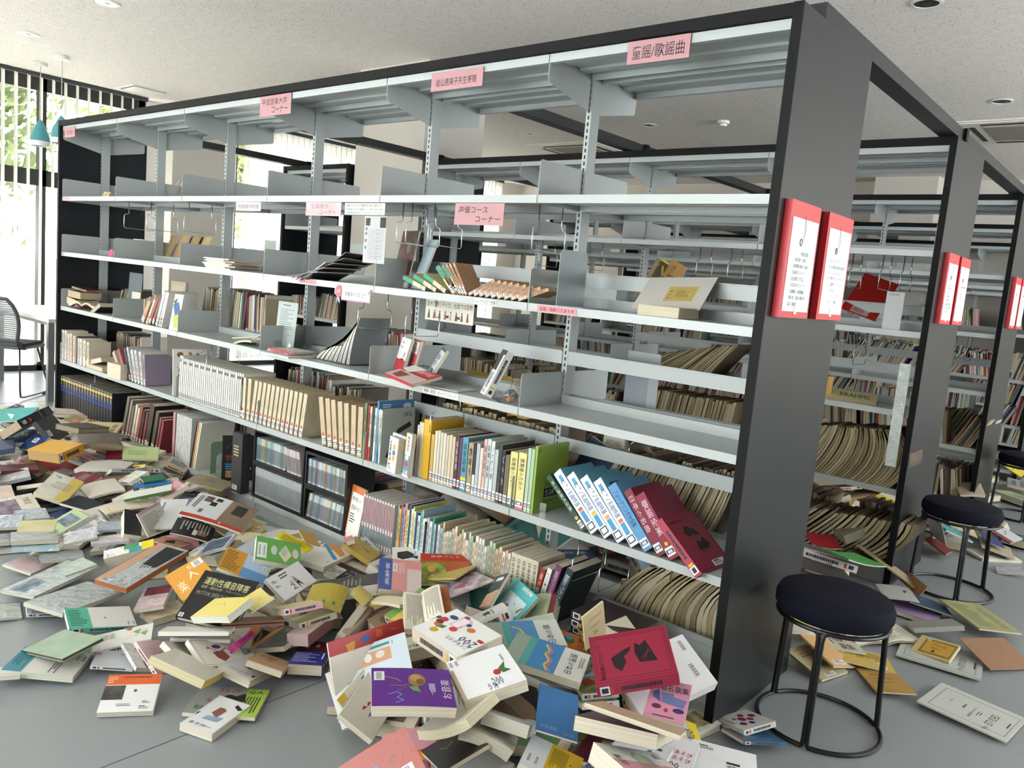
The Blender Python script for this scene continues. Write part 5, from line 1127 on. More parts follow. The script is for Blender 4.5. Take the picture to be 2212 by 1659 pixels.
# ---------------------------------------------------------------- the fallen books
# name | crop | four corners of the visible cover | format | thickness | height of its lowest corner | colour | options | printed marks | label
HERO = r'''
magazine|I|205 980 650 648 770 985 330 1230|.27x.2|.03|.2|#b5726e|kind=weave bend=.12 sp=R|p .012 #6a8a4a .3 .9 .75 .35;p .02 #7d93b8 .5 .3 .55 .45 .62 .5 .55 .65 .66 .75;e .4 .8 .09 .08 #c9834a;b .72 .62 .9 .85|salmon textured songbook with a rose stem, cut by the bottom edge of the view
song_book|I|512 365 838 363 975 582 425 560|B5L|.03|.26|#5a2184|kind=weave sp=T bend=.1|b .03 .1 .16 .34;p .012 #c9a23a .16 .25 .3 .3 .36 .38;p .01 #c97a4a .22 .48 .38 .5 .5 .4;p .008 #5f8a4a .3 .62 .45 .5 .6 .45;e .56 .33 .11 .17 #8f6f3f;e .55 .28 .07 .1 #b08a52;e .6 .38 .05 .08 #6f5430;g #6a8f4a .45 .52 .56 .5 .6 .66 .5 .62;p .018 #6f86c8 .2 .72 .3 .66 .36 .72 .3 .8 .38 .86 .28 .93;l .7 .42 .78 .72 #d9d0e6 6 90;t .85 .3 .97 .8 90 #d9d6e0 お音楽|purple textured songbook with a painted rose, lying on top of the near heap
song_book|I|835 328 1225 238 1275 420 1010 548|AB|.034|.3|#e4e5e6|sp=L+ spine=#b7a58c|b .02 .03 .1 .2;b .11 .03 .19 .2;b .82 .2 .88 .42;r 0 .25 .05 1 #b7a58c;e .66 .62 .06 .07 #a8302a;g #3f6a35 .7 .55 .85 .42 .8 .58 .88 .66 .74 .68;t .52 .72 .68 .92 0 #1f2f5c 200;t .42 .82 .56 .97 0 #1f2f5c うた|white songbook showing its back cover with a small beet drawing and 200
song_book|I|685 145 940 33 1165 190 940 300|AB|.045|.32|#e2e2df|sp=L+ spine=#c9b8a6|e .25 .24 .07 .07 #c99a2f;g #3f7a3a .33 .18 .42 .14 .48 .3 .38 .3;e .42 .16 .07 .07 #b56a35;e .5 .12 .06 .07 #5a3526;e .57 .02 .05 .04 #4c5a35;e .6 .12 .07 .07 #b8334f;e .5 .42 .07 .07 #bf4436;e .62 .42 .06 .04 #b3336f;e .76 .18 .06 .08 #24527a;e .7 .62 .07 .07 #c8713a;e .78 .5 .05 .04 #2f4f8a;e .92 .32 .05 .05 #9a2d72;r .58 .3 .88 .44 #e8dfe0;o .56 .28 .9 .46 #c78a90;t .32 .66 .5 .96 90 #1c2450 200;t .22 .5 .32 .94 90 #1c2450 こどものうた;r .55 .88 .62 .98 #b52f3a|thick white songbook こどものうた200 with vegetable animals on its cover
song_book|B|1115 785 1592 938 1510 1112 1033 955|.262x.19|.022|.26|#cfd0cb|sp=R|r 0 0 .22 1 #8f9b8e;r .2 0 .32 1 #4f9a94;r .3 0 .66 1 #3f7fb5;p .03 #d8b23a .42 .12 .5 .3 .46 .45 .54 .62 .5 .8 .56 .95;p .02 #c9698a .46 .12 .54 .3 .5 .45 .58 .62 .54 .8 .6 .95;t .76 .15 .86 .85 90 #3a3a3a 日本の童謡;l .9 .2 .97 .8 #8a8a86 2 90|songbook with a rainbow ribbon on a blue band, lying over the white back cover
song_book|B|880 740 1382 698 1418 880 960 890|.262x.19|.022|.22|#d3d4cf|sp=R|r 0 0 .28 1 #8f9b8e;r .24 0 .36 1 #4f9a94;r .34 0 .68 1 #4b88bd;p .03 #d8b23a .36 .2 .46 .3 .5 .5;t .78 .2 .88 .9 90 #3a3a3a 日本の歌|second songbook with a rainbow on blue, half hidden behind its twin
song_book|B|1572 830 2066 738 2146 1062 1626 1136|.262x.19|.04|.3|#8f1f3a|hard sp=B+ spine=#9c2a44|o .02 .03 .97 .95 #4a0f1e;o .05 .07 .94 .9 #4a0f1e;g #1c0d14 .24 .5 .4 .38 .5 .32 .48 .42 .4 .5 .42 .62 .34 .78 .26 .68;g #1c0d14 .56 .26 .62 .33 .7 .24 .74 .4 .8 .68 .58 .66 .54 .46;p .006 #8f1f3a .6 .6 .74 .45;p .006 #8f1f3a .64 .64 .72 .4;t .08 .2 .14 .9 90 #2a0a14 歌謡曲のすべて_下|crimson songbook with two black silhouettes, face up at the foot of the dark panel
song_book|P|1310 1440 1479 1366 1546 1478 1392 1545|.27x.19|.04|.17|#dfe0e1|sp=B|b .86 .06 .95 .3;b .8 .5 .9 .8|big white book with two barcodes under the crimson songbook, corner against the dark panel
song_book|J|925 172 1128 190 1075 430 875 355|A5|.014|.3|#cf8fa8|sp=L|t .1 .02 .8 .12 0 #2a2430 日本と世界の;t .04 .13 .96 .3 0 #15131a 愛唱名歌集;g #6f7aa8 .3 .36 .6 .34 .62 .42 .95 .45 .9 .66 .35 .6;g #4a5a94 .1 .36 .22 .3 .32 .6 .1 .5;e .25 .72 .12 .06 #6a2f50;e .5 .78 .05 .05 #b5354a;e .8 .74 .14 .06 #2a3a70;l .2 .9 .8 .97 #6a4a60 1|pink songbook 愛唱名歌集 with a blue bird, standing against the white book
song_book|J|295 198 508 257 487 515 288 448|A5|.006|.28|#34699f||t .08 .84 .5 .92 0 #7f9fbf 音楽講義;t .65 .9 .9 .95 0 #7f9fbf 芸術|blue cloth cover hanging down from the opened brown book
magazine|J|272 455 522 625 480 760 180 650|.21x.15|.014|.22|#d8dadd|sp=L|r .4 0 1 1 #d3aa1e;l .45 .1 .75 .9 #5a5018 12 90;b .06 .55 .16 .85;b .2 .55 .3 .85;e .82 .4 .02 .02 #222222|white and yellow paperback with barcodes at the bottom edge of the view
song_book|J|590 485 712 510 640 650 462 600|.2x.2|.012|.18|#571a2e|sp=L|b .5 .1 .9 .3|maroon book lying between the yellow paperback and the white dotted one
song_book|J|752 497 1018 518 955 700 655 560|.23x.19|.014|.2|#cfd4da|sp=L|e .8 .25 .05 .05 #1f3a2f;e .65 .42 .05 .06 #2f4f45;e .62 .25 .015 .015 #2f4f45;b .45 .7 .6 .9|white book with dark green dots at the bottom edge of the view
song_book|J|560 635 702 572 770 690 610 770|.17x.2|.016|.22|#dfe2e6|sp=L|r 0 0 1 .42 #2b5a9a;t .05 .1 .95 .38 0 #dfe8f0 日本の唱歌;r .4 .5 .9 .62 #15171c;l .1 .7 .9 .95 #8a4a30 4|white and blue songbook 日本の唱歌 at the bottom edge of the view
song_book|J|1045 480 1142 518 1090 760 935 690|A5|.014|.2|#dcdcde|sp=R|t .1 .3 .9 .42 0 #b0302f 指あそび;t .08 .44 .9 .56 0 #b0302f 手あそび;t .15 .6 .6 .74 0 #20294a 100|white finger-play songbook with red lettering and 100
song_book|P|1499 1590 1632 1636 1640 1730 1490 1700|.2x.2|.016|.08|#e2e4e6|sp=L+ |b .08 .06 .35 .18;b .5 .3 .9 .55|plain white book with two stickers at the bottom edge, near the dark panel
book|J|480 372 640 330 1035 432 950 470|.25x.17|.034|.24|#4a4e50|sp=T kind=worn||thick book lying flat, its cream page edges facing out below the pink songbook
booklet|J|540 300 640 288 1105 452 1068 478|.29x.16|.01|.3|#b29a7c|sp=T||thin brown-edged booklet sliding off the thick book
song_book|J|520 180 600 135 738 250 512 238|.2x.19|.018|.25|#8a9a4a|sp=B+ kind=print spine=#d5d6d0 page=#cfcbbd|g #a8342a .1 .3 .5 .1 .6 .5 .3 .6;g #3f6a30 .5 .4 .9 .6 .6 .9|garden-picture songbook beneath the crimson one, green and red cover
book|J|505 258 600 215 738 300 512 290|.2x.19|.018|.225|#7d9a6a|sp=B+ kind=print spine=#d5d6d0|g #b5503a .1 .3 .5 .1 .6 .5 .3 .6|second garden-picture songbook directly below its twin
book|J|60 240 130 215 285 338 190 385|.14x.2|.045|.24|#6f5844|sp=L page=#7d6650 kind=worn||brown paper covered book block beneath the blue hanging cover
book|J|100 210 296 195 288 340 205 352|.2x.16|.003|.27|#22201f|bend=1.0 ||black flap arching open over the brown book block
book|J|0 345 60 335 288 400 232 430|.2x.16|.032|.19|#c9c9c6|sp=T page=#cdc8b8||pale thick book under the brown one, page edges outward
book|I|880 562 1150 545 985 640 730 752|.21x.15|.026|.2|#c9c3ae|sp= bend=-.5 page=#d8d2b4||cream paperback arched face down, left half
book|I|1000 612 1275 722 1245 810 962 660|.22x.14|.032|.2|#cfcab8|sp= bend=.5 page=#d6d2c0||cream paperback arched face down, right half
book|I|960 690 1105 775 850 940 742 808|.2x.17|.012|.12|#1f2021|sp=L|p .02 #a5902a .3 .4 .4 .6 .3 .7|black book with a small yellow mark at the bottom edge of the view
magazine|I|830 905 1110 768 1215 850 1000 1000|.25x.18|.02|.14|#cfd2d2|sp= bend=.8 page=#dcdccf||white magazine bulging upward at the bottom edge, upper one
magazine|I|860 965 1150 820 1215 905 1040 1060|.25x.18|.02|.1|#bcd0d0|sp= bend=.8 page=#d5dbd3||white magazine bulging upward at the bottom edge, lower one
picture_book|I|216 215 655 106 690 450 300 640|.27x.22|.009|.03|#a8242a|sp=T bend=.2|g #c98a2a .2 .1 .32 .08 .3 .22 .22 .2;e .45 .1 .06 .05 #2f5f9a;g #c9502f .6 .02 .8 .06 .9 .1 .6 .14;r 0 .2 1 1 #d8d2c8|red-topped picture book, rearmost of the fanned ones beside the purple songbook
picture_book|I|218 292 665 180 690 480 300 680|.27x.22|.009|.055|#c6d3dc|sp=T bend=.2|r .25 .06 .78 .1 #2f8a86;r .2 .14 .78 .34 #c99a74;e .35 .24 .05 .06 #d9d5cf;e .48 .22 .05 .07 #dfdcd8;e .64 .22 .06 .06 #d5d1cc;b .8 .05 .84 .12|pale blue picture book with a peach strip of drawings, second in the fan
picture_book|I|205 382 560 280 660 560 310 700|.24x.22|.009|.08|#d3dbd9|sp=L bend=.25|p .03 #c9973a .12 .1 .2 .08 .16 .2 .22 .28;g #5a8f4a .25 .3 .4 .22 .3 .4;g #b5506a .5 .1 .62 .12 .55 .22;e .7 .2 .1 .08 #7fae9a;r .3 .42 1 .62 #5fa3b8|white picture book with a large figure 2, third in the fan
picture_book|I|270 550 520 290 600 420 400 690|.24x.18|.008|.105|#dcd9c9|sp=L|g #3f7f3a .2 .5 .5 .6 .4 .75;g #b5302f .3 .3 .5 .35 .4 .45;r 0 0 .15 .2 #d8b23a;l .5 .1 .9 .3 #3a3a3a 3|white picture book with green and red shapes, fourth in the fan
picture_book|I|298 630 520 300 650 440 470 738|.27x.2|.02|.12|#d5cfc0|sp=B bend=.2 spine=#6f9a3f|g #b5302f .3 .45 .36 .4 .4 .5;g #2f7f8a .2 .6 .3 .58 .28 .7;g #2f7f8a .4 .55 .48 .5 .46 .62;g #b5302f .22 .4 .28 .36 .3 .46|beige picture book with small butterflies, foremost in the fan
song_book|O|880 378 1095 332 1290 640 1145 702|.19x.262|.03|.54|#8a1c38|hard sp=L+ spine=#a83a50|o .04 .04 .96 .97 #4a0f1e;g #1c0d14 .3 .34 .42 .22 .62 .3 .72 .4 .6 .42 .5 .38 .4 .42;g #1c0d14 .4 .66 .46 .5 .58 .54 .7 .46 .8 .6 .66 .66;p .01 #1c0d14 .4 .7 .8 .66;t .1 .1 .7 .16 0 #2a0a14 歌謡曲のすべて_上;b .5 .86 .85 .96|crimson songbook with black silhouettes leaning on the shelf against the dark panel
magazine|O|168 330 270 292 440 428 322 425|.15x.21|.022|.52|#cfd0cc|sp= bend=.5 page=#cfc7ae|p .02 #a8303a .5 .4 .7 .5 .6 .7;p .015 #2a2a2a .4 .5 .8 .55|white paperback with red strokes curling at the foot of the leaning song books
book|N|340 505 465 590 475 790 345 850|.13x.19|.02|.26|#dcd5c2|sp= page=#d8d1bd bend=.15|l .1 .06 .9 .95 #8a857a 14 90|left page of a novel standing open on the heap
book|N|455 530 545 485 600 700 478 755|.1x.19|.016|.27|#dcd5c2|sp= page=#d8d1bd bend=.5|l .15 .06 .9 .95 #8a857a 10 90|right curling page of a novel standing open on the heap
book|N|557 508 622 505 642 682 595 710|.06x.17|.01|.26|#9c5a2c|sp= kind=worn|e .5 .05 .01 .01 #9c5a2c|rust-brown endpaper flap behind the opened novel
book|N|150 550 332 588 318 618 20 606|.2x.08|.012|.2|#d6ccae|sp= page=#d8d0b6 bend=.3||cream paperback bent open on top of flat ones, left of the novel
book|M|985 555 1045 470 1112 560 1040 590|.09x.1|.02|.22|#c3b366|sp= page=#c9bb7a bend=1.2||yellow page roll curled in the heap left of the pink manual
book|B|1405 772 1556 830 1545 935 1395 900|.15x.12|.014|.2|#bf6a32|sp=T|e .35 .4 .2 .2 #3f6a3a;e .35 .25 .14 .14 #4f8fa5;t .65 .1 .95 .8 90 #3a2f20 日本|orange songbook with a green hat figure, between the rainbow cover and the crimson one
booklet|B|1543 690 1660 603 1690 800 1560 905|BK|.006|.27|#c8b590|sp=L|r .25 .2 .85 .28 #b5a078;t .3 .45 .75 .52 0 #5a4a38 J.S.BACH;l .4 .6 .7 .75 #8a7a60 2|small tan booklet reading J.S.BACH standing on the heap
magazine|N|800 505 965 508 965 765 868 742|.16x.22|.02|.16|#2f6a66|sp=L bend=.5||teal magazine curling at the foot of the cream song collection
magazine|N|1005 400 1062 440 955 610 872 668|.1x.2|.012|.2|#3a4f50|sp=L kind=print|g #c0a080 0 .6 1 .5 1 1 0 1;r .2 .1 .8 .2 #c9cfc9|small comic-like book standing left of the turquoise one
magazine|N|1130 408 1268 600 1105 775 928 650|.2x.24|.016|.2|#4fb0b4|sp=L bend=.4|b .5 .05 .85 .12;r .2 .32 .9 .95 #c9dde0;g #d8b23a .3 .4 .5 .3 .6 .5;g #bf3a24 .3 .7 .5 .6 .55 .9 .35 .95;g #a8683a .6 .5 .9 .45 .85 .65;g #5fae8f .55 .8 .9 .7 .9 .95|turquoise recipe magazine splayed open with coloured food pictures
book|N|640 542 792 512 795 625 655 662|.15x.1|.045|.14|#a3a7ad|sp=L page=#d2cec2||grey-blue thick book under the open novel
manual|N|145 298 440 308 432 562 135 502|.2x.16|.03|.2|#c98a88|sp=L+ spine=#4a5a94|r 0 0 .3 1 #44558f;t .14 .15 .24 .85 90 #cfd5e6 高齢者;r .66 .28 1 1 #c9b9b6;b .32 .15 .42 .4;l .45 .1 .6 .6 #d8b5ae 4 90|pink manual with a blue band standing on the heap under the thin song books
magazine|N|437 233 798 293 800 470 455 502|.24x.18|.01|.2|#a85a34|sp=L|r 0 0 1 .22 #a8372c;t .2 .05 .8 .12 0 #e0c9b8 音楽づくり;rp 0 .3 .5 1 #8f9a4a;e .2 .5 .08 .12 #c9a04a;e .25 .8 .1 .14 #b5803a|red-topped music magazine with olive circles, behind the white one
magazine|N|522 290 802 350 792 472 540 462|.22x.16|.006|.22|#dcd6d0|sp=L|p .01 #b59a4a .42 .2 .5 .1 .46 .5 .4 .4 .5 .35;p .03 #c98a94 .05 .4 .2 .6 .3 .8|white magazine with a gold treble clef leaning on the red-topped one
booklet|N|640 355 842 344 672 436 525 436|.16x.2|.008|.24|#b9a85c|sp=B kind=worn||ochre booklet lying on the sketchy coloured sheet
comic|N|795 265 982 280 1002 425 850 412|A5|.012|.2|#d3d5d8|sp=L|rp .4 .3 .8 .8 #7d675f;b .45 .12 .85 .22|white comic with a brown sketched figure at the foot of the thin song books
comic|N|225 210 605 208 600 300 238 310|.25x.13|.01|.18|#d6d8d6|sp=L|g #1c1c1e .1 .4 .3 .3 .4 .5 .5 .7 .48 .95 .4 .8 .2 .95 .1 .8;b .42 .3 .48 .7;t .82 .2 .95 .5 0 #222222 人歌|white comic with a black cat shape lying behind the pink manual
magazine|N|800 385 985 450 652 578 535 487|.2x.25|.005|.2|#c3b3bd|sp=B kind=print|g #6f9a6a .2 .3 .4 .5 .2 .6;g #b56a7a .5 .4 .8 .6 .6 .8;g #7a6fa5 .3 .7 .6 .8 .4 .95|sheet of sketched coloured figures below the white comic
song_book|M|243 115 592 198 560 345 255 305|.182x.14|.024|.2|#5f9a4c|sp=L spine=#d5d3cc|r .03 .25 .24 .9 #d8dcd6;b .05 .3 .12 .85;b .15 .3 .22 .85;g #c9c3a0 .5 .6 .65 .2 .8 .6 .65 .95;e .4 .5 .07 .2 #b9c0bd;e .62 .5 .07 .2 #a8b0ad;e .88 .5 .07 .2 #c3b9b0|green comic back cover with small drawn figures, standing out mid heap
booklet|M|450 85 665 215 610 248 398 145|.17x.07|.006|.2|#dccb25|sp=L|l .1 .2 .9 .9 #6a5f14 5|bright yellow flyer behind the green comic
envelope|M|560 90 670 100 706 200 630 182|.08x.1|.004|.2|#b8954c||kind|kraft paper flap standing behind the yellow flyer
booklet|M|985 110 998 140 880 180 862 152|.08x.03|.02|.16|#c27d79|sp=B||small pink box at the foot of the CD racks
book|M|1005 146 1138 240 1088 325 893 180|.2x.13|.022|.16|#bda54f|sp=B page=#d5cca8 kind=worn|l .55 .4 .85 .5 #4a4020 1|ochre book lying below the violin magazines
book|M|770 168 962 258 756 345 500 294|.21x.25|.024|.16|#d8d8cf|sp=B|g #c9873f .05 .0 .5 .0 .95 .3 .9 .42 .5 .22 .1 .2;g #3f8ab5 .0 .05 .08 .0 .95 .55 .9 .62;b .85 .7 .92 .85|white book with orange and blue swooshes, flat in the heap
comic|M|885 312 1080 428 985 500 760 412|A5L|.014|.14|#1b1b1e|sp=R|t .45 .2 .95 .4 0 #dcdcdc ケアに役立つ;t .4 .45 .9 .7 0 #dcdcdc アプローチ;rp 0 .3 .35 1 #b5b3ae|black comic with white lettering and a line drawing
comic|M|330 465 566 315 680 452 450 592|A5L|.014|.2|#dadbdd|sp=B|b .04 .18 .2 .34;b .04 .4 .2 .52;l .3 .08 .6 .3 #555555 2;e .58 .42 .03 .05 #c8a583;g #7f8f7a .54 .48 .62 .46 .64 .62 .55 .64;g #1c1c22 .55 .64 .64 .62 .68 .9 .6 .7 .57 .92;t .38 .6 .5 .85 0 #b5304a 2;l .42 .5 .52 .7 #3f6fb5 4|white comic back cover with a drawn schoolboy and a red 2
book|M|660 500 930 445 862 705 600 602|.2x.15|.004|.2|#aa9a3e|bend=.9 |r .0 .7 1 .82 #1e8a5e|yellow and green soft cover curling upward in the heap
book|M|375 655 640 598 732 612 440 668|.182x.1|.022|.2|#c9bc86|sp=B+ spine=#d3a9ad||yellow book with a pink spine lying under the curling cover
book|M|0 735 430 712 453 742 0 768|.24x.12|.008|.15|#825a48|sp=B kind=worn page=#7a6a58||brown thin book, upper one of the pair beneath the yellow covers
book|M|0 762 430 738 453 768 0 792|.24x.12|.009|.135|#8a6350|sp=B kind=worn page=#8d7d68||brown thin book, lower one of the pair beneath the yellow covers
book|M|480 745 780 655 790 690 592 768|.2x.1|.024|.16|#cdc490|sp=B+ spine=#c9c6b2||book with lettered spine leaning below the pink-spined one
magazine|M|440 800 618 768 470 946 190 946|.2x.19|.02|.08|#45494a|sp=T page=#d8d2b8|g #b5763a 0 .2 .25 0 .15 1 0 1;l .4 .15 .9 .3 #a5a89a 2;o .3 .3 .9 .9 #8a8d84|dark slate book with an orange side strip
book|M|612 862 820 690 832 712 628 890|.2x.03|.1|.1|#cfc7ad|sp= page=#d5cfb8||cream paperback wedged on edge, upper right of the dark slate book
book|M|622 890 812 738 806 800 640 905|.19x.05|.08|.1|#8f5f66|sp= page=#c9b5b0||paperback with rosy page edges wedged on edge
book|M|850 880 1020 640 1062 672 885 900|.17x.03|.1|.08|#b9b3a8|sp=L page=#d2cdbf||thin grey book leaning upright in the middle of the heap
book|M|885 872 1068 670 1110 700 925 890|.18x.03|.1|.08|#a8907c|sp=L page=#d2cdbf||thin brown-edged book leaning next to the grey one
booklet|M|90 920 225 825 242 850 112 946|.11x.02|.1|.1|#cc3f93|sp=L|t .2 .2 .9 .8 0 #5a1f44 NEW|bright pink spine sticking out of the heap
bookend|M|0 0 0 0 0 0 0 0|skip||||||
book|A|1055 425 1275 308 1400 445 1172 595|A5|.016|.16|#c98c22|sp=L|b .7 .05 .98 .25;t .1 .45 .32 .8 0 #e4dcc0 楽;t .45 .3 .7 .55 0 #e4dcc0 人;t .55 .1 .68 .22 0 #e4dcc0 5|orange-yellow book with large white characters
book|A|1330 378 1648 482 1500 760 1112 702|.21x.2|.022|.13|#151618|sp=L hard|t .1 .12 .9 .28 0 #cfc98f 運動性構音障害;t .1 .3 .9 .36 0 #a8a37a 基礎・鑑別診断・マネージメント;t .08 .42 .95 .5 0 #9a978a MOTOR_SPEECH_DISORDERS;b .02 .9 .1 .98|black textbook reading MOTOR SPEECH DISORDERS in pale letters
book|A|1468 228 1738 365 1690 478 1390 388|.21x.148|.014|.19|#a9bfd5|sp=L|r 0 0 .45 1 #c98f30;l .04 .08 .4 .92 #6f5a20 9;r .45 .6 1 1 #5f93c4;b .85 .25 .92 .5;b .94 .25 1 .5|book back cover half orange text, half pale blue
book|A|935 492 1096 502 1052 600 846 665|BK|.016|.05|#b07a84|kind=foil sp=L|rp .1 0 1 .4 #7a3440|glossy pink diary lying beside the plastic-wrapped books
book|A|1430 530 1556 600 1500 648 1160 730|.2x.1|.026|.17|#d2c368|sp= page=#d8d9d0 bend=.1|p .01 #8a7f4a .3 .4 .5 .3 .6 .5|yellow paperback lying open on the black textbook
book|A|1655 522 1768 580 1600 680 1545 600|.14x.1|.006|.2|#cfc070|bend=-.5 |r 0 .9 1 1 #1e9070;p .008 #8a7f4a .3 .4 .5 .3 .6 .5|loose yellow cover with a green foot beside the open paperback
booklet|A|1060 752 1520 752 1455 785 1020 785|.2x.11|.014|.13|#cbcac6|sp=T page=#dcdad2||white booklet on top of the flat stack by the drum book
booklet|A|1030 790 1545 800 1400 838 1160 825|.2x.11|.012|.11|#d0cfcb|sp=T page=#dcdad2||white booklet at the bottom of the flat stack by the drum book
book|A|1218 838 1482 836 1597 985 1305 1012|A5L|.018|.09|#dcd7cf|hard sp=L|o .04 .04 .96 .95 #9a6a70;e .5 .3 .1 .08 #5a3f7a;p .02 #8a4a48 .3 .3 .5 .5 .7 .35;g #8a4a38 .35 .5 .6 .45 .66 .7 .5 .85 .38 .7;e .3 .35 .03 .03 #b5404a;e .75 .55 .03 .03 #b5404a|white book with a brown and purple drum picture
book|A|1040 855 1215 840 1365 1032 1248 1048|.13x.19|.02|.07|#cbc7b8|sp=L page=#c7bc98|e .5 .2 .02 .02 #8a7f6a|plain cream book propped under the drum-picture book
book|A|985 940 1085 900 1470 1042 1285 1112|.24x.14|.024|.045|#cdc8ba|sp=B spine=#c0a84a page=#cfc5a0 bend=-.1|e .5 .55 .01 .015 #6a6050|big plain cream book lying nearest the bare floor
book|A|1610 978 1795 1055 1592 1162 1408 1062|A5|.024|.03|#d3d5d6|sp=L|o .02 .02 .98 .98 #c3c6c7;g #7a5340 .35 .3 .6 .25 .7 .45 .6 .65 .4 .6;e .72 .22 .05 .05 #5a3a2c;t .2 .8 .8 .9 0 #3a3a3a うたのピアノ;g #1c1c1e .85 .78 .95 .8 .9 .9|white book with a brown rabbit drawing near the bare floor
book|A|1655 955 1872 990 1790 1082 1602 980|A5|.02|.04|#caa07c|sp=L kind=worn|t .35 .2 .6 .6 90 #5a3a2c の音;e .2 .3 .08 .06 #5f93a5|peach-coloured book behind the rabbit-drawing book
book|A|1960 880 2096 903 2070 1040 1830 1042|A5|.036|.05|#23277a|sp=R+|rp 0 0 1 .45 #5a1c28;e .3 .25 .08 .08 #a89a94;e .6 .2 .06 .06 #b5a79f;l .05 .5 .8 .9 #9aa0d8 7;l .85 .5 .95 .9 #d8d8e8 1 90|dark blue book with a deep red photograph strip beside the picture-book fan
book|A|685 930 845 948 880 1080 550 1068|.17x.16|.012|.015|#c9ccd0|sp=B+ spine=#d5d7d8|r .0 .35 .15 .5 #b590a8;r .6 .4 .85 .42 #333333|pale grey book with black spine lettering near the bare floor
book|A|790 922 960 938 1028 1075 892 1100|.13x.17|.014|.03|#d5d3d2|sp=L kind=foil|r .35 .72 .95 .98 #4f1f30;l .3 .2 .6 .3 #555555 2|white plastic-covered book with a dark maroon block
book|A|850 893 1055 868 1115 1062 1030 1078|.14x.17|.012|.035|#d3b3b8|sp=L+ |p .01 #9a8088 .2 .2 .5 .3 .3 .5 .7 .4;l .2 .6 .7 .7 #6a4a55 2|pink and white book with a line drawing
book|A|395 778 688 814 382 966 146 895|.19x.13|.012|.02|#8fa58d|hard sp=L spine=#33251c page=#5a4636 kind=worn||pale green bound book with a brown back strip, at the left
book|A|152 945 598 985 456 1140 18 1095|.257x.182|.02|.022|#d0cfc8|sp=T page=#c9cdb9|r 0 0 .27 1 #3f8a9a;l .03 .1 .24 .9 #1f4a55 8 90;b .82 .12 .9 .4;b .92 .14 .99 .42;l .6 .5 .72 .95 #6a6a66 3 90|white book with a wide teal band lying flat at the lower left
book|A|413 637 826 622 872 748 446 768|.257x.15|.016|.06|#d3d3d0|sp=B+ spine=#5fae9a|r 0 0 .34 1 #4fae92;l .04 .1 .3 .9 #1f5f4c 10;e .56 .55 .02 .04 #6a9a7a;b .86 .72 .92 .96;b .94 .72 .99 .96|white book with a mint-green band at the left
book|A|640 800 955 738 992 822 560 925|.2x.12|.02|.035|#d5d6cf|sp=B+|g #b53a34 .5 .05 .65 .0 .6 .2;g #7a9a4a .65 .3 .8 .2 .75 .5;g #7a9a4a .8 .5 .92 .4 .88 .7;p .01 #4a5a3a .7 .6 .9 .3;t .15 .15 .35 .5 0 #8a8a80 音楽|white book with red and green leaves under the mint-banded one
book|A|165 637 415 642 412 706 190 732|B6L|.014|.03|#34507a|sp=B+ spine=#cfd4da kind=foil|r .45 .2 1 .8 #b5324a|glossy comic with blue and red cover under the mint-banded book
book|A|700 1112 1033 1098 972 1345 622 1350|.182x.15|.018|.02|#dbdddc|sp=R|r 0 0 1 .28 #d0602a;l .02 .05 .2 .24 #e8b898 4;l .3 .04 .95 .12 #8f3a1a 1;rp 0 .3 .38 .68 #4a4744;e .58 .45 .03 .04 #555555;l .3 .78 .6 .86 #777777 2;b .74 .72 .92 .8;b .7 .84 .92 .95|white book with an orange band and a grey photograph, alone on the bare floor
book|A|1290 1190 1720 1213 1626 1398 1168 1358|.257x.18|.012|.012|#8f948f|sp=L|r .7 0 1 1 #a3c04f;t .3 .05 .62 .2 0 #a83a3a 狂言;t .2 .45 .32 .6 0 #b53a3a What;e .5 .38 .08 .1 #2a2522;g #1f1a1a .5 .4 .7 .2 .75 .5 .5 .6;t .72 .08 .94 .2 0 #26301a QA;t .1 .72 .24 .84 0 #3f7a4a 国本;l .74 .3 .95 .95 #3a4a20 5 90|grey and lime book 狂言 lying under the white horse-drawing book
book|A|1405 1265 1590 1340 1346 1520 1168 1458|.14x.2|.024|.036|#dfe0e1|sp=L|o .02 .02 .98 .98 #c9cbcd;e .5 .35 .12 .05 #b0453a;g #8a5a48 .4 .3 .65 .35 .6 .6 .35 .5;g #8fa5c0 .35 .6 .8 .55 .75 .7 .3 .72;g #1c1c1e .72 .1 .98 .2 .9 .26 .7 .18;t .12 .84 .8 .92 0 #3a3a3a あるM一;g #1c1c1e .02 .6 .08 .56 .06 .7|white book with a brown and blue horse sketch on the bare floor
booklet|A|0 1213 82 1216 82 1255 0 1302|.16x.13|.012|.015|#c9cccd|sp=R||white book corner cut by the left edge of the view
booklet|A|-60 690 106 676 128 768 -60 790|.15x.12|.008|.015|#a9b5a5|kind=foil wrap||grey-green plastic sleeve book at the left edge
book|A|1010 218 1222 266 802 508 605 450|.13x.32|.022|.1|#8d8f91|kind=foil sp=R spine=#b5673a page=#b5673a wrap|r 0 0 .26 1 #d0a184;g #1c1d20 .35 .05 .95 .05 .9 .5 .5 .6 .4 .3;l .3 .5 .8 .95 #d5d6d6 6 90;b .1 .92 .4 .99|long plastic-wrapped score with an orange margin and a dark spiky picture
book|A|575 460 782 528 412 668 138 600|.2x.26|.016|.06|#a3a8ab|kind=foil wrap|o .05 .05 .95 .95 #c9ccce|large silvery plastic-wrapped book at the left
book|A|420 325 655 368 205 560 12 522|.18x.29|.014|.03|#b3b8bb|kind=foil wrap|rp .15 .6 .6 .95 #8a9bab|plastic-wrapped book further left, under the small clear case
book|A|172 290 348 350 186 415 38 358|.15x.15|.01|.05|#cbb8b5|kind=foil|r .1 .1 .9 .9 #c9b0ae|rosy grey plastic-covered square booklet at the left
case|A|540 315 612 350 430 432 320 380|CD|.01|.06|#b9c9bb|kind=foil wrap||clear disc case lying on the plastic-wrapped book
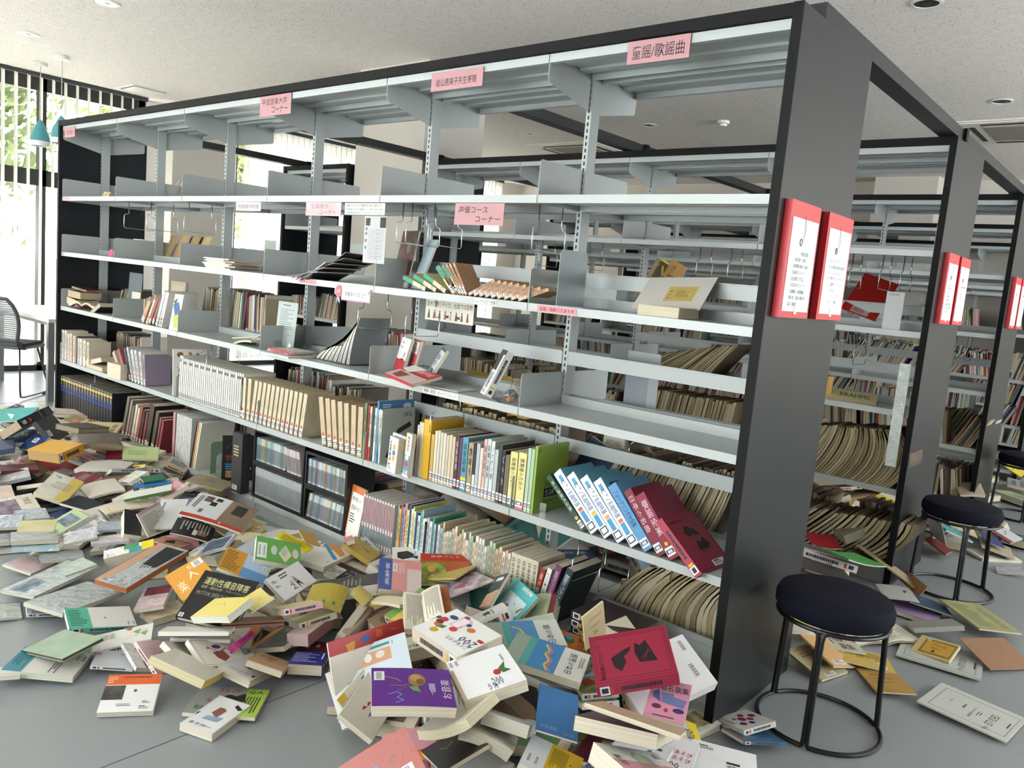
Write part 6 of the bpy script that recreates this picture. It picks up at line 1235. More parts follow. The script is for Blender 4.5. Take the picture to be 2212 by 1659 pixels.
case|A|182 440 366 440 350 502 130 546|.18x.1|.008|.07|#34507a|kind=foil wrap|r .1 .15 .9 .8 #8fa3b8|blue photo booklet in a clear case at the left
case|A|75 150 360 135 372 192 72 208|.19x.1|.02|.13|#aeb2b3|kind=foil wrap||silver crinkled case on top of the left stack
case|A|95 215 370 205 380 240 75 250|.19x.1|.02|.1|#5fa3b5|kind=foil sp=B||blue case under the silver crinkled one
booklet|A|150 75 352 68 346 140 108 150|.17x.1|.008|.16|#c9c193|sp=L kind=worn||pale yellow booklet behind the silver crinkled case
case|A|395 140 620 130 600 165 430 245|.15x.1|.01|.12|#b3adb5|kind=foil wrap||lilac clear case leaning right of the silver one
case|A|622 85 808 80 812 125 636 140|.14x.07|.012|.14|#4d6f9a|kind=foil sp=B||blue disc case near the black box
case|A|572 175 820 165 822 200 590 230|.15x.08|.012|.1|#c3b5c0|kind=foil sp=B||pale pink disc case below the blue one
case|A|220 278 560 262 500 320 300 332|.2x.1|.012|.08|#a3a5a9|kind=foil wrap||dark glossy case among the plastic-wrapped books
case|A|0 30 148 45 90 110 0 132|.14x.12|.014|.15|#8f98b3|kind=foil wrap||blue-grey plastic case at the left edge, upper
case|A|0 150 60 165 60 200 0 240|.14x.12|.014|.12|#b5a9ad|kind=foil wrap||pinkish plastic case at the left edge, middle
case|A|0 262 150 265 130 290 0 330|.2x.1|.014|.06|#9a9c98|kind=foil wrap||glossy grey case at the left edge, lower
book|A|670 262 975 200 988 236 662 328|.22x.06|.05|.12|#d3d5d0|sp=T spine=#2f7a4c kind=foil|r .4 0 .7 .5 #3a8a50;r .75 0 1 1 #d8c52a;r .5 .5 .75 1 #2f8a9a;b .05 .55 .12 .9|green, white and yellow wrapped score lying with its spine up
book|K|10 42 292 40 152 128 -40 140|A4L|.01|.25|#3fa5a3|sp=L|g #d8dcdc .25 .4 .6 .9 .5 .5|teal booklet at the far left behind the dark bindings
book|K|122 125 350 18 402 80 165 192|.27x.05|.16|.3|#1c1f26|sp= hard spn=1 page=#b9a78c|b .1 .3 .2 .7;e .32 .5 .03 .25 #b53a34;r .65 .1 .67 .9 #8a8c90;r .8 .1 .95 .9 #3a3f48|big dark bound volume propped on its side with a red dot
book|K|265 160 400 80 497 230 392 272|.2x.2|.03|.27|#2d2a2c|hard sp=L kind=worn|b .05 .5 .25 .75|dark brown bound volume right of the big one
book|K|140 185 252 202 200 285 80 300|.17x.2|.03|.27|#1f3a6a|hard sp=L page=#d5d6d6|b .4 .3 .7 .55|navy book with a white square sticker, upper of two
book|K|245 220 342 275 262 332 155 325|.17x.17|.03|.24|#1c3566|hard sp=L page=#d5d6d6|b .35 .25 .65 .55|navy book with a white square sticker, lower of two
dictionary|K|382 265 625 300 422 378 190 345|.2x.16|.055|.2|#d3a138|hard sp=R+ spine=#c9962e page=#b89a68||thick yellow dictionary lying on the left part of the heap
book|K|560 196 850 202 912 300 602 292|.25x.18|.03|.26|#6f675c|bend=.6 sp= page=#a8967c kind=worn||large book lying open with a grey-brown curved back
book|K|450 150 600 147 852 178 540 192|.22x.16|.03|.38|#3f3630|hard sp=T page=#8d7f6a||flat dark book on top of the curved one
book|K|735 285 925 316 802 372 720 322|.16x.12|.02|.2|#ab9672|hard sp=L page=#b59f78 kind=worn||tan bound book near the metal shelf edge at the left
book|K|790 352 905 350 902 415 785 412|.1x.08|.03|.17|#7a1f2b|hard sp=L||dark red book end left of the pale green sheet
booklet|K|910 318 1155 330 1160 415 900 412|A5L|.012|.18|#b9cb93|sp=T|l .15 .3 .85 .7 #8aa06a 4|pale green booklet lying below the folders
magazine|K|640 420 982 424 905 482 540 476|.27x.18|.02|.18|#d2d0c6|bend=.35 sp= page=#c9c5b5||white open magazine arched on the heap, left part
book|K|480 480 650 540 572 585 335 515|.24x.15|.03|.14|#1d2022|sp=B spine=#8f8a2a kind=foil||black box with a yellow edge strip
book|K|-20 508 206 488 200 530 18 602|.18x.12|.02|.16|#85898c|kind=foil sp=B||silver-grey glossy book at the left edge
book|K|66 590 350 540 362 622 82 692|.25x.2|.03|.1|#1c252c|sp=B||large dark binder in the left part of the heap
magazine|K|560 610 870 540 862 640 702 690|.26x.18|.012|.17|#cfc9bb|sp= bend=.3 page=#d3cebf||fanned white leaves of a ring binder
magazine|K|590 680 792 745 682 802 450 740|.21x.2|.012|.12|#1b2838|sp=L kind=print||navy photograph magazine in the left heap
case|K|110 800 328 765 342 850 155 862|.18x.12|.02|.14|#aebbd0|kind=foil wrap||pale blue shiny plastic bag of leaflets
book|K|0 605 42 612 96 690 0 722|.1x.14|.03|.17|#d0bfae|sp=B kind=worn||pinkish thick book at the left edge of the view
book|K|-30 265 90 262 78 330 -30 362|.14x.18|.03|.24|#3f4c68|hard sp=B||slate blue book at the left edge, above the white one
book|K|-20 455 255 450 285 488 -20 505|.24x.16|.02|.19|#511f2a|hard sp=B||dark wine binding at the left edge of the heap
booklet|K|930 660 1250 600 1258 640 915 715|.27x.08|.014|.2|#c9cbbf|sp=B spine=#3f6b2c||white folder with a green spine in the left heap
booklet|K|1000 590 1232 570 1252 592 985 630|.24x.07|.006|.24|#2c6aa3|sp=B||blue folder above the green-spined one
booklet|K|1048 545 1170 520 1200 560 1060 585|.14x.08|.006|.25|#2a6a4a|sp=B||dark green folder tip above the blue one
booklet|K|740 762 1092 700 1152 742 782 806|.27x.12|.008|.16|#cfc5b0|sp=L bend=.2|l .1 .2 .9 .8 #b56a60 5|cream leaflet with red print in the left heap
booklet|L|770 215 1052 280 932 337 705 266|.25x.18|.01|.13|#a59c80|sp=L kind=worn|l .3 .3 .8 .6 #8a8268 3|grey-tan book lying at the foot of the box file
magazine|L|800 340 1222 476 1085 642 645 504|.4x.26|.008|.2|#d0d3d5|sp=L bend=.2|r .55 0 1 .88 #84705f;rp .15 .08 .28 .3 #6a5348;rp .32 .08 .42 .2 #222226;rp .28 .26 .38 .42 #1c1c20;r .66 .12 .85 .5 #222324;r 0 .88 1 1 #b53a2c;l .05 .1 .12 .7 #333333 2 90;e .62 .93 .02 .03 #e0d5cf;r .2 .62 .26 .76 #6a6c6c|large open magazine with photographs and a red strip across its foot
magazine|L|640 528 900 600 850 712 585 650|.26x.18|.006|.17|#1d1b1c|sp=L bend=.2|l .15 .1 .9 .7 #b5b3ae 9 90;r .5 .55 .6 .85 #d5d3cc;g #8a6a4a .6 .5 .8 .45 .85 .8 .6 .8|black magazine page of white lines under the open one
leaflet|L|520 385 692 420 600 600 442 642|.17x.26|.006|.18|#c9cccd|sp=L|l .12 .1 .22 .6 #33415a 1 90;b .05 .75 .2 .95|white leaflet standing by the oval green bookend
leaflet|L|330 520 500 445 562 560 408 672|.2x.16|.005|.16|#cfc9c3|sp=L|r 0 0 1 .1 #b590a0;l .1 .2 .9 .9 #9a948a 12|printed form with a pink header standing left of the white leaflet
case|L|248 482 346 486 336 668 250 662|.09x.17|.05|.14|#17161a|sp=||black plastic box standing in the heap of wrapped books
magazine|L|540 658 702 740 600 745 460 722|.16x.12|.006|.14|#b98566|sp=L|g #1c1a1a .3 .5 .5 .2 .7 .6 .4 .8|peach flyer with a black shape
magazine|L|832 722 1040 660 962 762 800 800|.2x.13|.012|.16|#4a6488|kind=foil sp=L|rp .1 .1 .9 .9 #32445f|blue photograph magazine below the large open one
book|L|1048 662 1262 628 1200 752 1040 702|.2x.12|.028|.18|#c5bfa0|bend=.4 sp= page=#d0caa8||cream bent paperback left of the green comic
song_book|C|400 1330 590 1415 386 1470 220 1395|.15x.15|.018|.02|#c9c7c2|sp=R+ kind=|e .4 .2 .1 .09 #3f2a68;e .25 .42 .09 .08 #7a2250;e .55 .38 .1 .08 #9a2038;e .45 .55 .13 .09 #8a1430;e .75 .5 .08 .07 #2a2468;e .7 .72 .1 .08 #54205a;e .35 .7 .07 .05 #5a6a6a;t .1 .86 .6 .95 0 #4a4a50 童謡唱歌集|small songbook with plum-coloured circles on the floor beside the stool
song_book|C|222 1458 555 1478 626 1548 420 1556|.18x.13|.01|.01|#1f5478|sp=B+ spine=#1f5478|r 0 0 .1 1 #7a5a4a|blue songbook lying under the one with plum circles
score|F|1515 650 2215 945 2055 1160 1283 788|B4L|.006|.006|#b9bcb5|sp=T|o .1 .12 .95 .9 #2a2c2c;t .67 .34 .78 .74 90 #1d1f20 ÉTUDES;t .7 .8 .78 .93 90 #1d1f20 Op.;t .5 .35 .54 .75 90 #3a3c3c 無伴奏ヴァイオリン;l .56 .45 .62 .65 #6a6c6a 2 90;l .38 .4 .44 .6 #6a6c6a 1 90;l .24 .4 .27 .55 #8a8c8a 1 90;r .9 .4 .915 .6 #33363a;b .1 0 .17 .05|large grey score reading ÉTUDES lying alone on the bare floor at the right
score|F|1195 225 1860 400 1838 600 1115 368|B4L|.008|.01|#b0b4af|sp=T|o .08 .14 .93 .9 #2a2c2c;t .7 .3 .8 .7 90 #1d1f20 ÉTUDES;t .72 .75 .8 .88 90 #1d1f20 Op.;b .06 .02 .14 .1;b .88 .0 .96 .06;r .9 .35 .92 .65 #33363a|large grey score reading ÉTUDES under the small yellow one
score|F|1345 208 1652 300 1560 440 1253 340|.19x.135|.014|.028|#c9b57a|sp=B|r .16 .1 .97 .92 #8a7434;r .22 .2 .92 .82 #c59a3a;t .35 .3 .75 .42 0 #5a4418 SYMPHONIE;l .4 .5 .7 .6 #6a5420 2;e .5 .72 .04 .07 #3a2f18;b .2 .05 .3 .2|small yellow pocket score lying on the grey one
score|F|205 385 390 320 696 560 466 640|.19x.25|.01|.03|#aea27c|sp=L+ kind=worn|t .2 .06 .85 .14 0 #6a6040 BEETHOVEN;r .2 .3 .9 .32 #2a281c;l .2 .18 .8 .26 #7a7050 2;e .55 .62 .16 .1 #848a5a;e .55 .62 .06 .04 #4f6a3a;b .25 .86 .6 .96|tan BEETHOVEN score with a green rosette lying behind the near stool
score|F|305 212 512 228 748 472 596 478|.19x.25|.008|.045|#c79c68|sp=L|t .35 .4 .48 .48 0 #4a3420 Op.;b .2 .8 .7 .93|peach-coloured score above the BEETHOVEN one
score|F|620 292 1022 400 1106 545 682 440|.27x.19|.006|.03|#c9ab58|sp=L|l .1 .1 .85 .6 #7a6a34 14 90;b .72 .55 .86 .9|yellow score with columns of print between the stool legs
poster|F|345 150 772 208 832 340 480 262|.27x.2|.006|.055|#cdc9b4|sp=L|t .5 .05 .72 .4 0 #4a1c30 唱歌;t .55 .5 .85 .9 0 #4a1c30 歌集;t .1 .1 .4 .3 0 #2a2a3a 日本;l .42 .2 .46 .7 #333333 1 90|cream songbook with large dark red characters under the stool
score|F|765 520 1052 535 1272 770 950 752|.19x.25|.006|.006|#b8924c|sp=L kind=worn|b .3 .06 .7 .2;l .2 .3 .8 .7 #a07f3c 3|ochre score with a white sticker on the bare floor by the stool
sheet|F|1645 185 2060 200 2290 440 1945 466|.25x.2|.003|.03|#8a6448|||plain brown card sheet lying at the right edge
newsletter|G|1415 905 1800 985 2200 1230 1800 1215|.2x.27|.008|.03|#a0a070|kind=worn|o .04 .04 .96 .96 #7d7f54;l .12 .12 .6 .9 #6f7150 20;l .65 .2 .9 .9 #6f7150 14|greenish printed newsletter spread out toward the right edge
score|G|1080 1130 1560 1110 1605 1175 1230 1195|.28x.2|.02|.08|#a3a49d|sp=B||thick grey-white pad lying behind the grey scores
sheet|G|900 800 1062 790 1285 970 870 890|.19x.25|.003|.09|#b9b9b5|bend=.2||white sheet drooping over the aisle heap
score|G|1160 860 1400 960 1592 1092 1100 940|.25x.16|.005|.08|#26445e|sp=L|l .35 .3 .5 .4 #8fa3b5 1|dark blue cover in the aisle heap
score|G|145 525 480 640 692 797 118 640|.2x.25|.004|.12|#443d42|||dark plum-brown cover sheet in the aisle, left
score|G|235 408 640 540 905 605 595 602|.27x.19|.006|.14|#4f9a54|bend=-.3|l .1 .1 .3 .2 #2a5a30 1|bright green cover opened in the aisle heap
score|G|178 300 400 330 502 470 240 432|.19x.18|.004|.2|#94161f|bend=-.5||deep red inside cover above the green one in the aisle
score|G|640 400 820 480 882 602 640 542|.2x.16|.004|.16|#4d5a2c|bend=.3||olive cover leaning right of the green one
score|G|640 405 750 430 1262 800 1205 830|.12x.36|.006|.05|#a89a78|kind=worn||long tan strip of leaves sliding down the aisle heap
score|G|700 60 832 210 570 322 290 230|.24x.24|.05|.24|#7d7668|sp=R kind=worn page=#a39a86|l .45 .2 .9 .9 #55503f 14|slanting bundle of old printed scores in the aisle
slip|G|742 270 810 320 716 430 610 352|.1x.14|.002|.2|#b9b9be||r 0 0 1 .3 #a08a9a;t .3 .55 .8 .7 0 #3a3a40 TVU|white paper slip with a mauve head in the aisle
envelope|G|1060 690 1100 700 1290 815 1250 900|.08x.3|.003|.06|#9c6f42|||brown paper strip at the foot of the second end panel
score|H|215 930 290 962 412 1285 190 1130|.2x.28|.004|.15|#b0b2b4|||white printed sheet standing under the farther stool
score|H|340 1065 560 1165 650 1235 360 1110|.27x.1|.01|.15|#2f7f86|sp=L||teal folder in the heap under the farther stool
score|H|410 995 620 1060 690 1215 440 1080|.2x.24|.005|.17|#b9ad88|||cream sheet above the teal folder
score|H|165 1200 290 1230 405 1300 400 1385|.2x.18|.01|.06|#6f1c22|sp=L||dark red score at the foot of the second end panel
score|H|800 1140 975 1090 1090 1200 1030 1250|.2x.24|.008|.14|#71302a|sp=L|r .25 .2 1 1 #b5b8bc;e .5 .5 .06 .05 #55585c;e .7 .4 .06 .05 #55585c|rust-red and grey score at the right edge
score|H|740 1200 1000 1290 1080 1430 735 1290|.2x.27|.005|.05|#a89f86|||tan sheet with a turned corner at the right
score|H|770 1145 850 1180 950 1300 800 1260|.15x.2|.004|.12|#23306a|||dark blue photograph card at the right
score|H|975 495 1040 450 1180 545 1130 600|.2x.15|.008|.2|#c9b927|sp=L|e .3 .4 .06 .06 #3a3a14;e .6 .6 .06 .06 #3a3a14|bright yellow folder in the far right heap
score|H|480 650 745 655 740 770 560 780|.2x.15|.02|.22|#a89a84|bend=.5|g #b59a94 .4 .2 .8 .1 .9 .9 .5 .9|old score with rolled corners standing at the second bookcase
pouch|H|890 1535 1105 1555 1135 1645 900 1635|.17x.1|.002|.004|#8f989d|kind=foil||clear plastic pouch lying on the floor at the right
'''
def parse(s):
    out = []
    for ln in s.strip().split('\n'):
        f = ln.split('|')
        if len(f) < 10 or f[3] in ('skip', ''): continue
        if f[8].strip() == 'kind': f[8] = ''
        out.append(f)
    return out
CATN = {'song_book': 'song book', 'picture_book': 'book', 'case': 'disc case', 'score': 'music score', 'manual': 'book', 'dictionary': 'book', 'comic': 'book'}
LOWER = []    # (world corners of body underside) used to keep the filler below
HPOS = []     # (x, y, z, short name)
for f in parse(HERO):
    nm, cr, quad, sz, t, z0, colr, opts, art, lab = [x.strip() for x in f[:10]]
    ox, oy, sc = CRP[cr]; q = [float(a)/sc + (ox, oy)[i % 2] for i, a in enumerate(quad.split())]
    w0, h0 = size(sz); t = float(t)
    M, w, h, err = solve(q, w0, h0, float(z0))
    kw = {}
    for o in opts.split():
        k, _, v = o.partition('=')
        if k == 'bend': kw['bend'] = float(v)
        elif k == 'hard': kw['hard'] = True
        elif k == 'wrap': kw['wrap'] = True
        elif k in ('sp', 'kind', 'spine', 'page'): kw[k] = v or None if k != 'sp' else v
    nm2 = {'case': 'disc_case', 'sheet': 'paper_sheet', 'slip': 'paper_slip', 'pouch': 'plastic_pouch', 'score': 'music_score'}.get(nm, nm)
    kw.setdefault('sp', 'L')
    root = book(nm2, uq(lab), CATN.get(nm, nm), M, w, h, t, colr, art, **kw)
    # a lowest point under the floor is lifted
    lo = min((M @ Vector((sx*w/2, sy*h/2, -t))).z for sx in (-1, 1) for sy in (-1, 1))
    if lo < .002: root.location.z += .002 - lo; M = Matrix.Translation((0, 0, .002-lo)) @ M
    C = [M @ Vector((sx*w/2, sy*h/2, -t)) for sx, sy in ((-1,1),(1,1),(1,-1),(-1,-1))]
    LOWER.append(C); c = sum(C, Vector())/4; HPOS.append((c.x, c.y, c.z, lab))
    if err > 14: print('HERO', round(err, 1), [round(a, 2) for a in (w, h, c.x, c.y, c.z)], lab[:50])
# ---------------------------------------------------------------- the rest of the fallen heap
def inpoly(x, y, P):
    c = False; n = len(P)
    for i in range(n):
        x1, y1 = P[i]; x2, y2 = P[i-1]
        if (y1 > y) != (y2 > y) and x < (x2-x1)*(y-y1)/(y2-y1) + x1: c = not c
    return c
def edist(x, y, P):
    d = 9
    for i in range(len(P)):
        a, b = np.array(P[i-1]), np.array(P[i]); ab = b-a; t = max(0, min(1, ((x-a[0])*ab[0]+(y-a[1])*ab[1])/(ab@ab + 1e-9))); q = a + t*ab; d = min(d, math.hypot(x-q[0], y-q[1]))
    return d
PAL = [('#d9d7d2','white'),('#cfc7b3','cream'),('#d6d2c4','off-white'),('#bfae88','tan'),('#8a7258','brown'),('#2c2e33','black'),('#3a4f7a','navy blue'),('#7fa3b8','pale blue'),('#3f8f8a','teal'),('#6f9a58','green'),
       ('#c9b35a','ochre'),('#d8c22f','yellow'),('#c9772f','orange'),('#a83a3a','red'),('#6f2434','maroon'),('#c98f9a','pink'),('#9a86ad','lilac'),('#8f9499','grey'),('#b9c3c9','silver'),('#aebf94','pale green')]
WT = [20,18,15,7,5,6,2,5,2,2,4,1,1,2,2,4,2,7,6,4]
WORDS = ['音楽','ピアノ','合唱曲集','こどもの歌','名曲選','保育','作曲法','声楽','和声','童謡','歌集','楽典','指揮法','表現','発達','教育']
CUT = [' with ', ' lying', ' standing', ' below', ' under', ' at the', ' at ', ' beside', ' in the', ' behind', ' showing', ' leaning', ' propped', ' near', ' cut by', ' on the', ' between', ' across', ' of ', ' arched', ' beneath', ' right of', ' left of', ' nearest', ' sliding', ' splayed', ' hanging', ' curling', ' held', ' alone', ' opened', ' spread', ', ', ' curving', ' drooping', ' wedged', ' bulging', ' that', ' sticking', ' above', ' out of', ' over', ' reading', ' titled', ' used']
def short(l):
    k = min([l.find(c) for c in CUT if l.find(c) > 8] or [99]); w = l[:k].split()
    return ' '.join(w[:6])
CAMV = np.array([CM[0][0], CM[0][1]])
def where_label(x, y, cname, form, state):
    near = sorted(HPOS, key=lambda p: math.hypot(p[0]-x, p[1]-y))[:5]
    for st in (state, state + ', half buried', state + ', nearly hidden'):
        for p in near:
            d = CM @ (np.array([x, y, p[2]]) - CAM); e = CM @ (np.array(p[:3]) - CAM)
            du = d[0]/d[2] - e[0]/e[2]; dd = d[2] - e[2]
            if abs(du)*d[2] > abs(dd): rel = 'just right of' if du > 0 else 'just left of'
            else: rel = 'just behind' if dd > 0 else 'just in front of'
            l = '%s %s %s, %s the %s' % (cname, form, st, rel, short(p[3]))
            if l not in USED and len(l.replace(',', '').split()) <= 16: USED.add(l); return l
    return '%s %s %s in the fallen heap' % (cname, form, state)
def randart(r, w, h, c):
    s = []; dk = '#333333' if sum(lin(c)[:3]) > .5 else '#d5d0c5'
    k = r.random()
    if k < .25: s.append('r 0 0 1 %.2f %s' % (r.uniform(.12, .35), r.choice([p[0] for p in PAL])))
    elif k < .45: s.append('r 0 0 %.2f 1 %s' % (r.uniform(.12, .4), r.choice([p[0] for p in PAL])))
    elif k < .6: s.append('rp .15 .3 .85 .8 %s' % r.choice(['#7a6a60', '#6f8296', '#8a7a8a', '#9a8f6a']))
    if r.random() < .6: s.append('t .15 .08 %.2f .2 %d %s %s' % (r.uniform(.5, .85), 0, dk, r.choice(WORDS)))
    if r.random() < .5: s.append('l .15 .4 .8 .7 %s %d' % ('#8a8a86', r.randint(3, 7)))
    if r.random() < .45: s.append('b .62 .8 .92 .92')
    if r.random() < .25: s.append('e .5 .5 .15 .1 %s' % r.choice([p[0] for p in PAL]))
    return ';'.join(s)
def heap(poly, capf, n, seed, gx=(-6.6, 1.4), gy=(-2.6, 0), cell=.02, group=None, forms=('paperback', 'hardback', 'magazine'), minv=.014, fmt=('A5', 'B6', 'B5', 'A4', 'AB', 'BK')):
    r = random.Random(seed)
    nx, ny = int((gx[1]-gx[0])/cell), int((gy[1]-gy[0])/cell)
    H = np.zeros((nx, ny)); XS = gx[0] + (np.arange(nx)+.5)*cell; YS = gy[0] + (np.arange(ny)+.5)*cell
    CAP = np.zeros((nx, ny))
    for i in range(nx):
        for j in range(ny):
            if inpoly(XS[i], YS[j], poly): CAP[i, j] = capf(XS[i], YS[j])
    GX, GY = np.meshgrid(XS, YS, indexing='ij')
    for C in LOWER:      # stay under the books already lying here
        e1, e2 = C[1]-C[0], C[3]-C[0]; n_ = e1.cross(e2)
        if abs(n_.z) < 1e-7: continue
        A = np.array([[e1.x, e2.x], [e1.y, e2.y]]); D = np.linalg.det(A)
        if abs(D) < 1e-6: continue
        dx, dy = GX - C[0].x, GY - C[0].y
        a = (A[1,1]*dx - A[0,1]*dy)/D; b = (-A[1,0]*dx + A[0,0]*dy)/D
        ins = (a > -.03) & (a < 1.03) & (b > -.03) & (b < 1.03)
        zz = C[0].z + a*e1.z + b*e2.z - .004
        CAP = np.where(ins & (CAP > 0), np.minimum(CAP, np.maximum(zz, 0)), CAP)
        CAP = np.where(ins & (CAP <= 0) & (zz > .03) & (GY < 0), zz, CAP)
    made = 0; tries = 0
    while made < n and tries < n*60:
        tries += 1
        gap = np.maximum(CAP - H, 0); gap[gap < minv] = 0; tot = gap.sum()
        if tot <= 0: break
        if tries % 25 == 1: cs = np.cumsum(gap.ravel()**1.3)
        k = int(np.searchsorted(cs, r.random()*cs[-1])); k = min(k, nx*ny-1); i, j = divmod(k, ny)
        g = CAP[i, j] - H[i, j]
        if g < minv: continue
        w, h = size(r.choice(fmt)); s_ = 1
        if g < .03 and r.random() < .4: w, h = w*.85, h*.85
        t = min(.045 if XS[i] > -2.4 else .02, max(.006, g*r.uniform(.35, .75))); yaw = r.uniform(0, 2*PI); x, y = XS[i], YS[j]
        c, s = math.cos(yaw), math.sin(yaw)
        LX = (GX-x)*c + (GY-y)*s; LY = -(GX-x)*s + (GY-y)*c
        m = (np.abs(LX) < w/2) & (np.abs(LY) < h/2)
        if m.sum() < 8: continue
        hh = H[m]; A = np.stack([LX[m], LY[m], np.ones(m.sum())], 1)
        co, *_ = np.linalg.lstsq(A, hh, rcond=None); a, b = np.clip(co[:2] + np.array([r.uniform(-.1,.1), r.uniform(-.1,.1)])*(min(1, g*8)), -.45, .45)
        z0 = (hh - a*LX[m] - b*LY[m]).max() if r.random() < .5 else np.quantile(hh - a*LX[m] - b*LY[m], .93)
        z0 = max(z0, .001 + abs(a)*w/2 + abs(b)*h/2 if hh.min() < .004 else z0)
        top = z0 + a*LX[m] + b*LY[m] + t
        if ((top - CAP[m]) > .006).mean() > .04: continue
        H[m] = np.maximum(H[m], top)
        nrm = Vector((-a, -b, 1)).normalized(); ex = Vector((1, 0, a)).normalized(); ey = nrm.cross(ex); 
        Rl = Matrix((ex, ey, nrm)).transposed().to_4x4()
        M = Matrix.Translation((x, y, z0)) @ Matrix.Rotation(yaw, 4, 'Z') @ Rl @ Matrix.Translation((0, 0, t))
        col, cn = r.choices(PAL, WT)[0]
        form = 'magazine' if (t < .011 and 'magazine' in forms) else r.choice(forms[:2])
        nm = {'music score': 'music_score', 'old score': 'music_score'}.get(form, form)
        cat = {'music_score': 'music score'}.get(nm, nm)
        if r.random() < .12 and t < .03 and w > .14:
            down = r.random() < .5
            lab = where_label(x, y, cn, 'open ' + form, 'face down' if down else 'face up')
            tt = open_book(nm, lab, M, w*1.7, h, t*.8, col, min(.03, g*.3), down=down)
        else:
            st = r.choice(['lying flat', 'lying askew']) if abs(a)+abs(b) < .12 else 'tilted'
            lab = where_label(x, y, cn, form, st)
            pl = r.random() < (.35 if x < -2.6 and y < -.5 else .03)
            tt = book(nm, lab, cat, M, w, h, t, col, randart(r, w, h, col), r.choice(['L+','R+','T+','B+']), bend=r.choice([0,0,0,.25,-.25]) if t < .012 else r.choice([0,.15]) if t < .02 else 0, hard=t > .02 and r.random() < .3, kind='foil' if pl else r.choice([None,None,'worn']), page=r.choice(['#d9d3c0','#cfc5aa','#e0dccf']))
        made += 1
    print('heap', seed, made, tries)
fp = lambda u, v: tuple(hit(u, v, z=0)[:2])
MAIN = [fp(*p) for p in [(-160,905),(-160,1190),(200,1200),(330,1290),(350,1390),(480,1440),(640,1410),(700,1440),(750,1570),(760,1800),(1640,1800),(1530,1560)]] + [(-.05,-.01),(-5.5,-.01)]
NF = [MAIN[i] for i in range(12)]
def cap1(x, y):
    d = 9
    for i in range(1, 11):
        a, b = np.array(NF[i]), np.array(NF[i+1]); ab = b-a; t = max(0, min(1, ((x-a[0])*ab[0]+(y-a[1])*ab[1])/(ab@ab))); q = a+t*ab; d = min(d, math.hypot(x-q[0], y-q[1]))
    if -3.4 < x < -1.9 and y > -.42: return max(.03, .04 + .22*min(1, (-y-.02)/.42))
    top = .17 if x < -3.4 else .2 if x < -1.5 else .25
    return .03 + (top-.03)*min(1, d/.45)
heap(MAIN, cap1, 340, 21)
AIS = [(-2.6,.66),(.02,.66),(.02,.95),(.3,1.05),(.42,1.5),(.3,1.85),(.02,1.93),(-2.6,1.93)]
heap(AIS, lambda x, y: .05 + .16*min(1, edist(x, y, AIS)/.3) if x < 0 else .05, 80, 22, (-2.8, .6), (.6, 2.0), forms=('music score', 'old score'), fmt=('B4', 'A4', 'A4', 'B5'))
AI2 = [(-1.8,2.64),(.0,2.64),(.02,2.8),(.42,2.9),(.55,3.4),(.45,3.8),(.02,3.9),(-1.8,3.9)]
heap(AI2, lambda x, y: .05 + .16*min(1, edist(x, y, AI2)/.3), 50, 23, (-2, .8), (2.5, 4.0), forms=('music score', 'old score'), fmt=('B4', 'A4', 'A4', 'B5'))
AI3 = [(-.8,4.6),(.5,4.6),(.5,5.7),(-.8,5.7)]
heap(AI3, lambda x, y: .12, 10, 24, (-1, .8), (4.4, 5.9), forms=('music score', 'old score'), fmt=('A4', 'B5'))
# ---------------------------------------------------------------- scores and books on the bookcases behind
def curved(mb, x, y, z, t, h, d, lean, bulge, m, m2, N=6):
    a = math.radians(lean)
    def P(k, s, yy):
        u = h*k/N; b = bulge*4*(k/N)*(1-k/N); xx = s*t + b
        return (x + xx*math.cos(a) + u*math.sin(a), y+yy, z + .001 + max(0, -s*t*math.sin(a)) - xx*math.sin(a)*0 + u*math.cos(a))
    for k in range(N):
        v = [P(k,0,0),P(k,1,0),P(k,1,d),P(k,0,d),P(k+1,0,0),P(k+1,1,0),P(k+1,1,d),P(k+1,0,d)]
        mb.add(v, [(0,1,5,4),(2,3,7,6)], m2); mb.add(v, [(1,2,6,5),(3,0,4,7)] + ([(4,5,6,7)] if k == N-1 else []) + ([(0,3,2,1)] if k == 0 else []), m)
SCC = ['#6b5b47','#7d6c52','#8a7a60','#5c4d3d','#9a8b6f','#73644c','#574636','#a39678','#665a4a','#84755b','#4c4238','#948468']
def score_stuff(z, y, x0, x1, n, lab, lean, bulge, h=.3, d=.22, seed=1):
    r = random.Random(seed); st = (x1-x0)/n; mb = MB()
    for i in range(n):
        f = i/max(1, n-1); curved(mb, x0+st*i, y, z, st*.86, h*r.uniform(.94, 1), d, lean[0]+(lean[1]-lean[0])*f+r.uniform(-1, 1), bulge[0], mat(r.choice(SCC), .8), mat(r.choice(['#b3a584','#a3946f','#8d7f63','#c2b79c']), .85, kind='pagesv'), 3)
    tag(mb.build('old_scores'), lab, 'music scores', None, 'stuff')
def score_run(z, y, x0, x1, n, where, lean, bulge, h=.3, d=.22, seed=1, grp=None, t=None):
    r = random.Random(seed); st = (x1-x0)/n
    for i in range(n):
        f = i/max(1, n-1); l = lean[0] + (lean[1]-lean[0])*f + r.uniform(-1, 1); b = bulge[0] + (bulge[1]-bulge[0])*f
        tt = thing('music_score', uq('old brown score, %s %s' % (nth(i, n), where)), 'music score', (x0 + st*i, y, z), grp)
        mb = MB(); c = r.choice(SCC); curved(mb, 0, 0, 0, (t or st*.86), h*r.uniform(.94, 1), d, l, b, mat(c, .8), mat(r.choice(['#b3a584','#a3946f','#8d7f63','#c2b79c']), .85, kind='pagesv')); mb.build('leaves', tt)
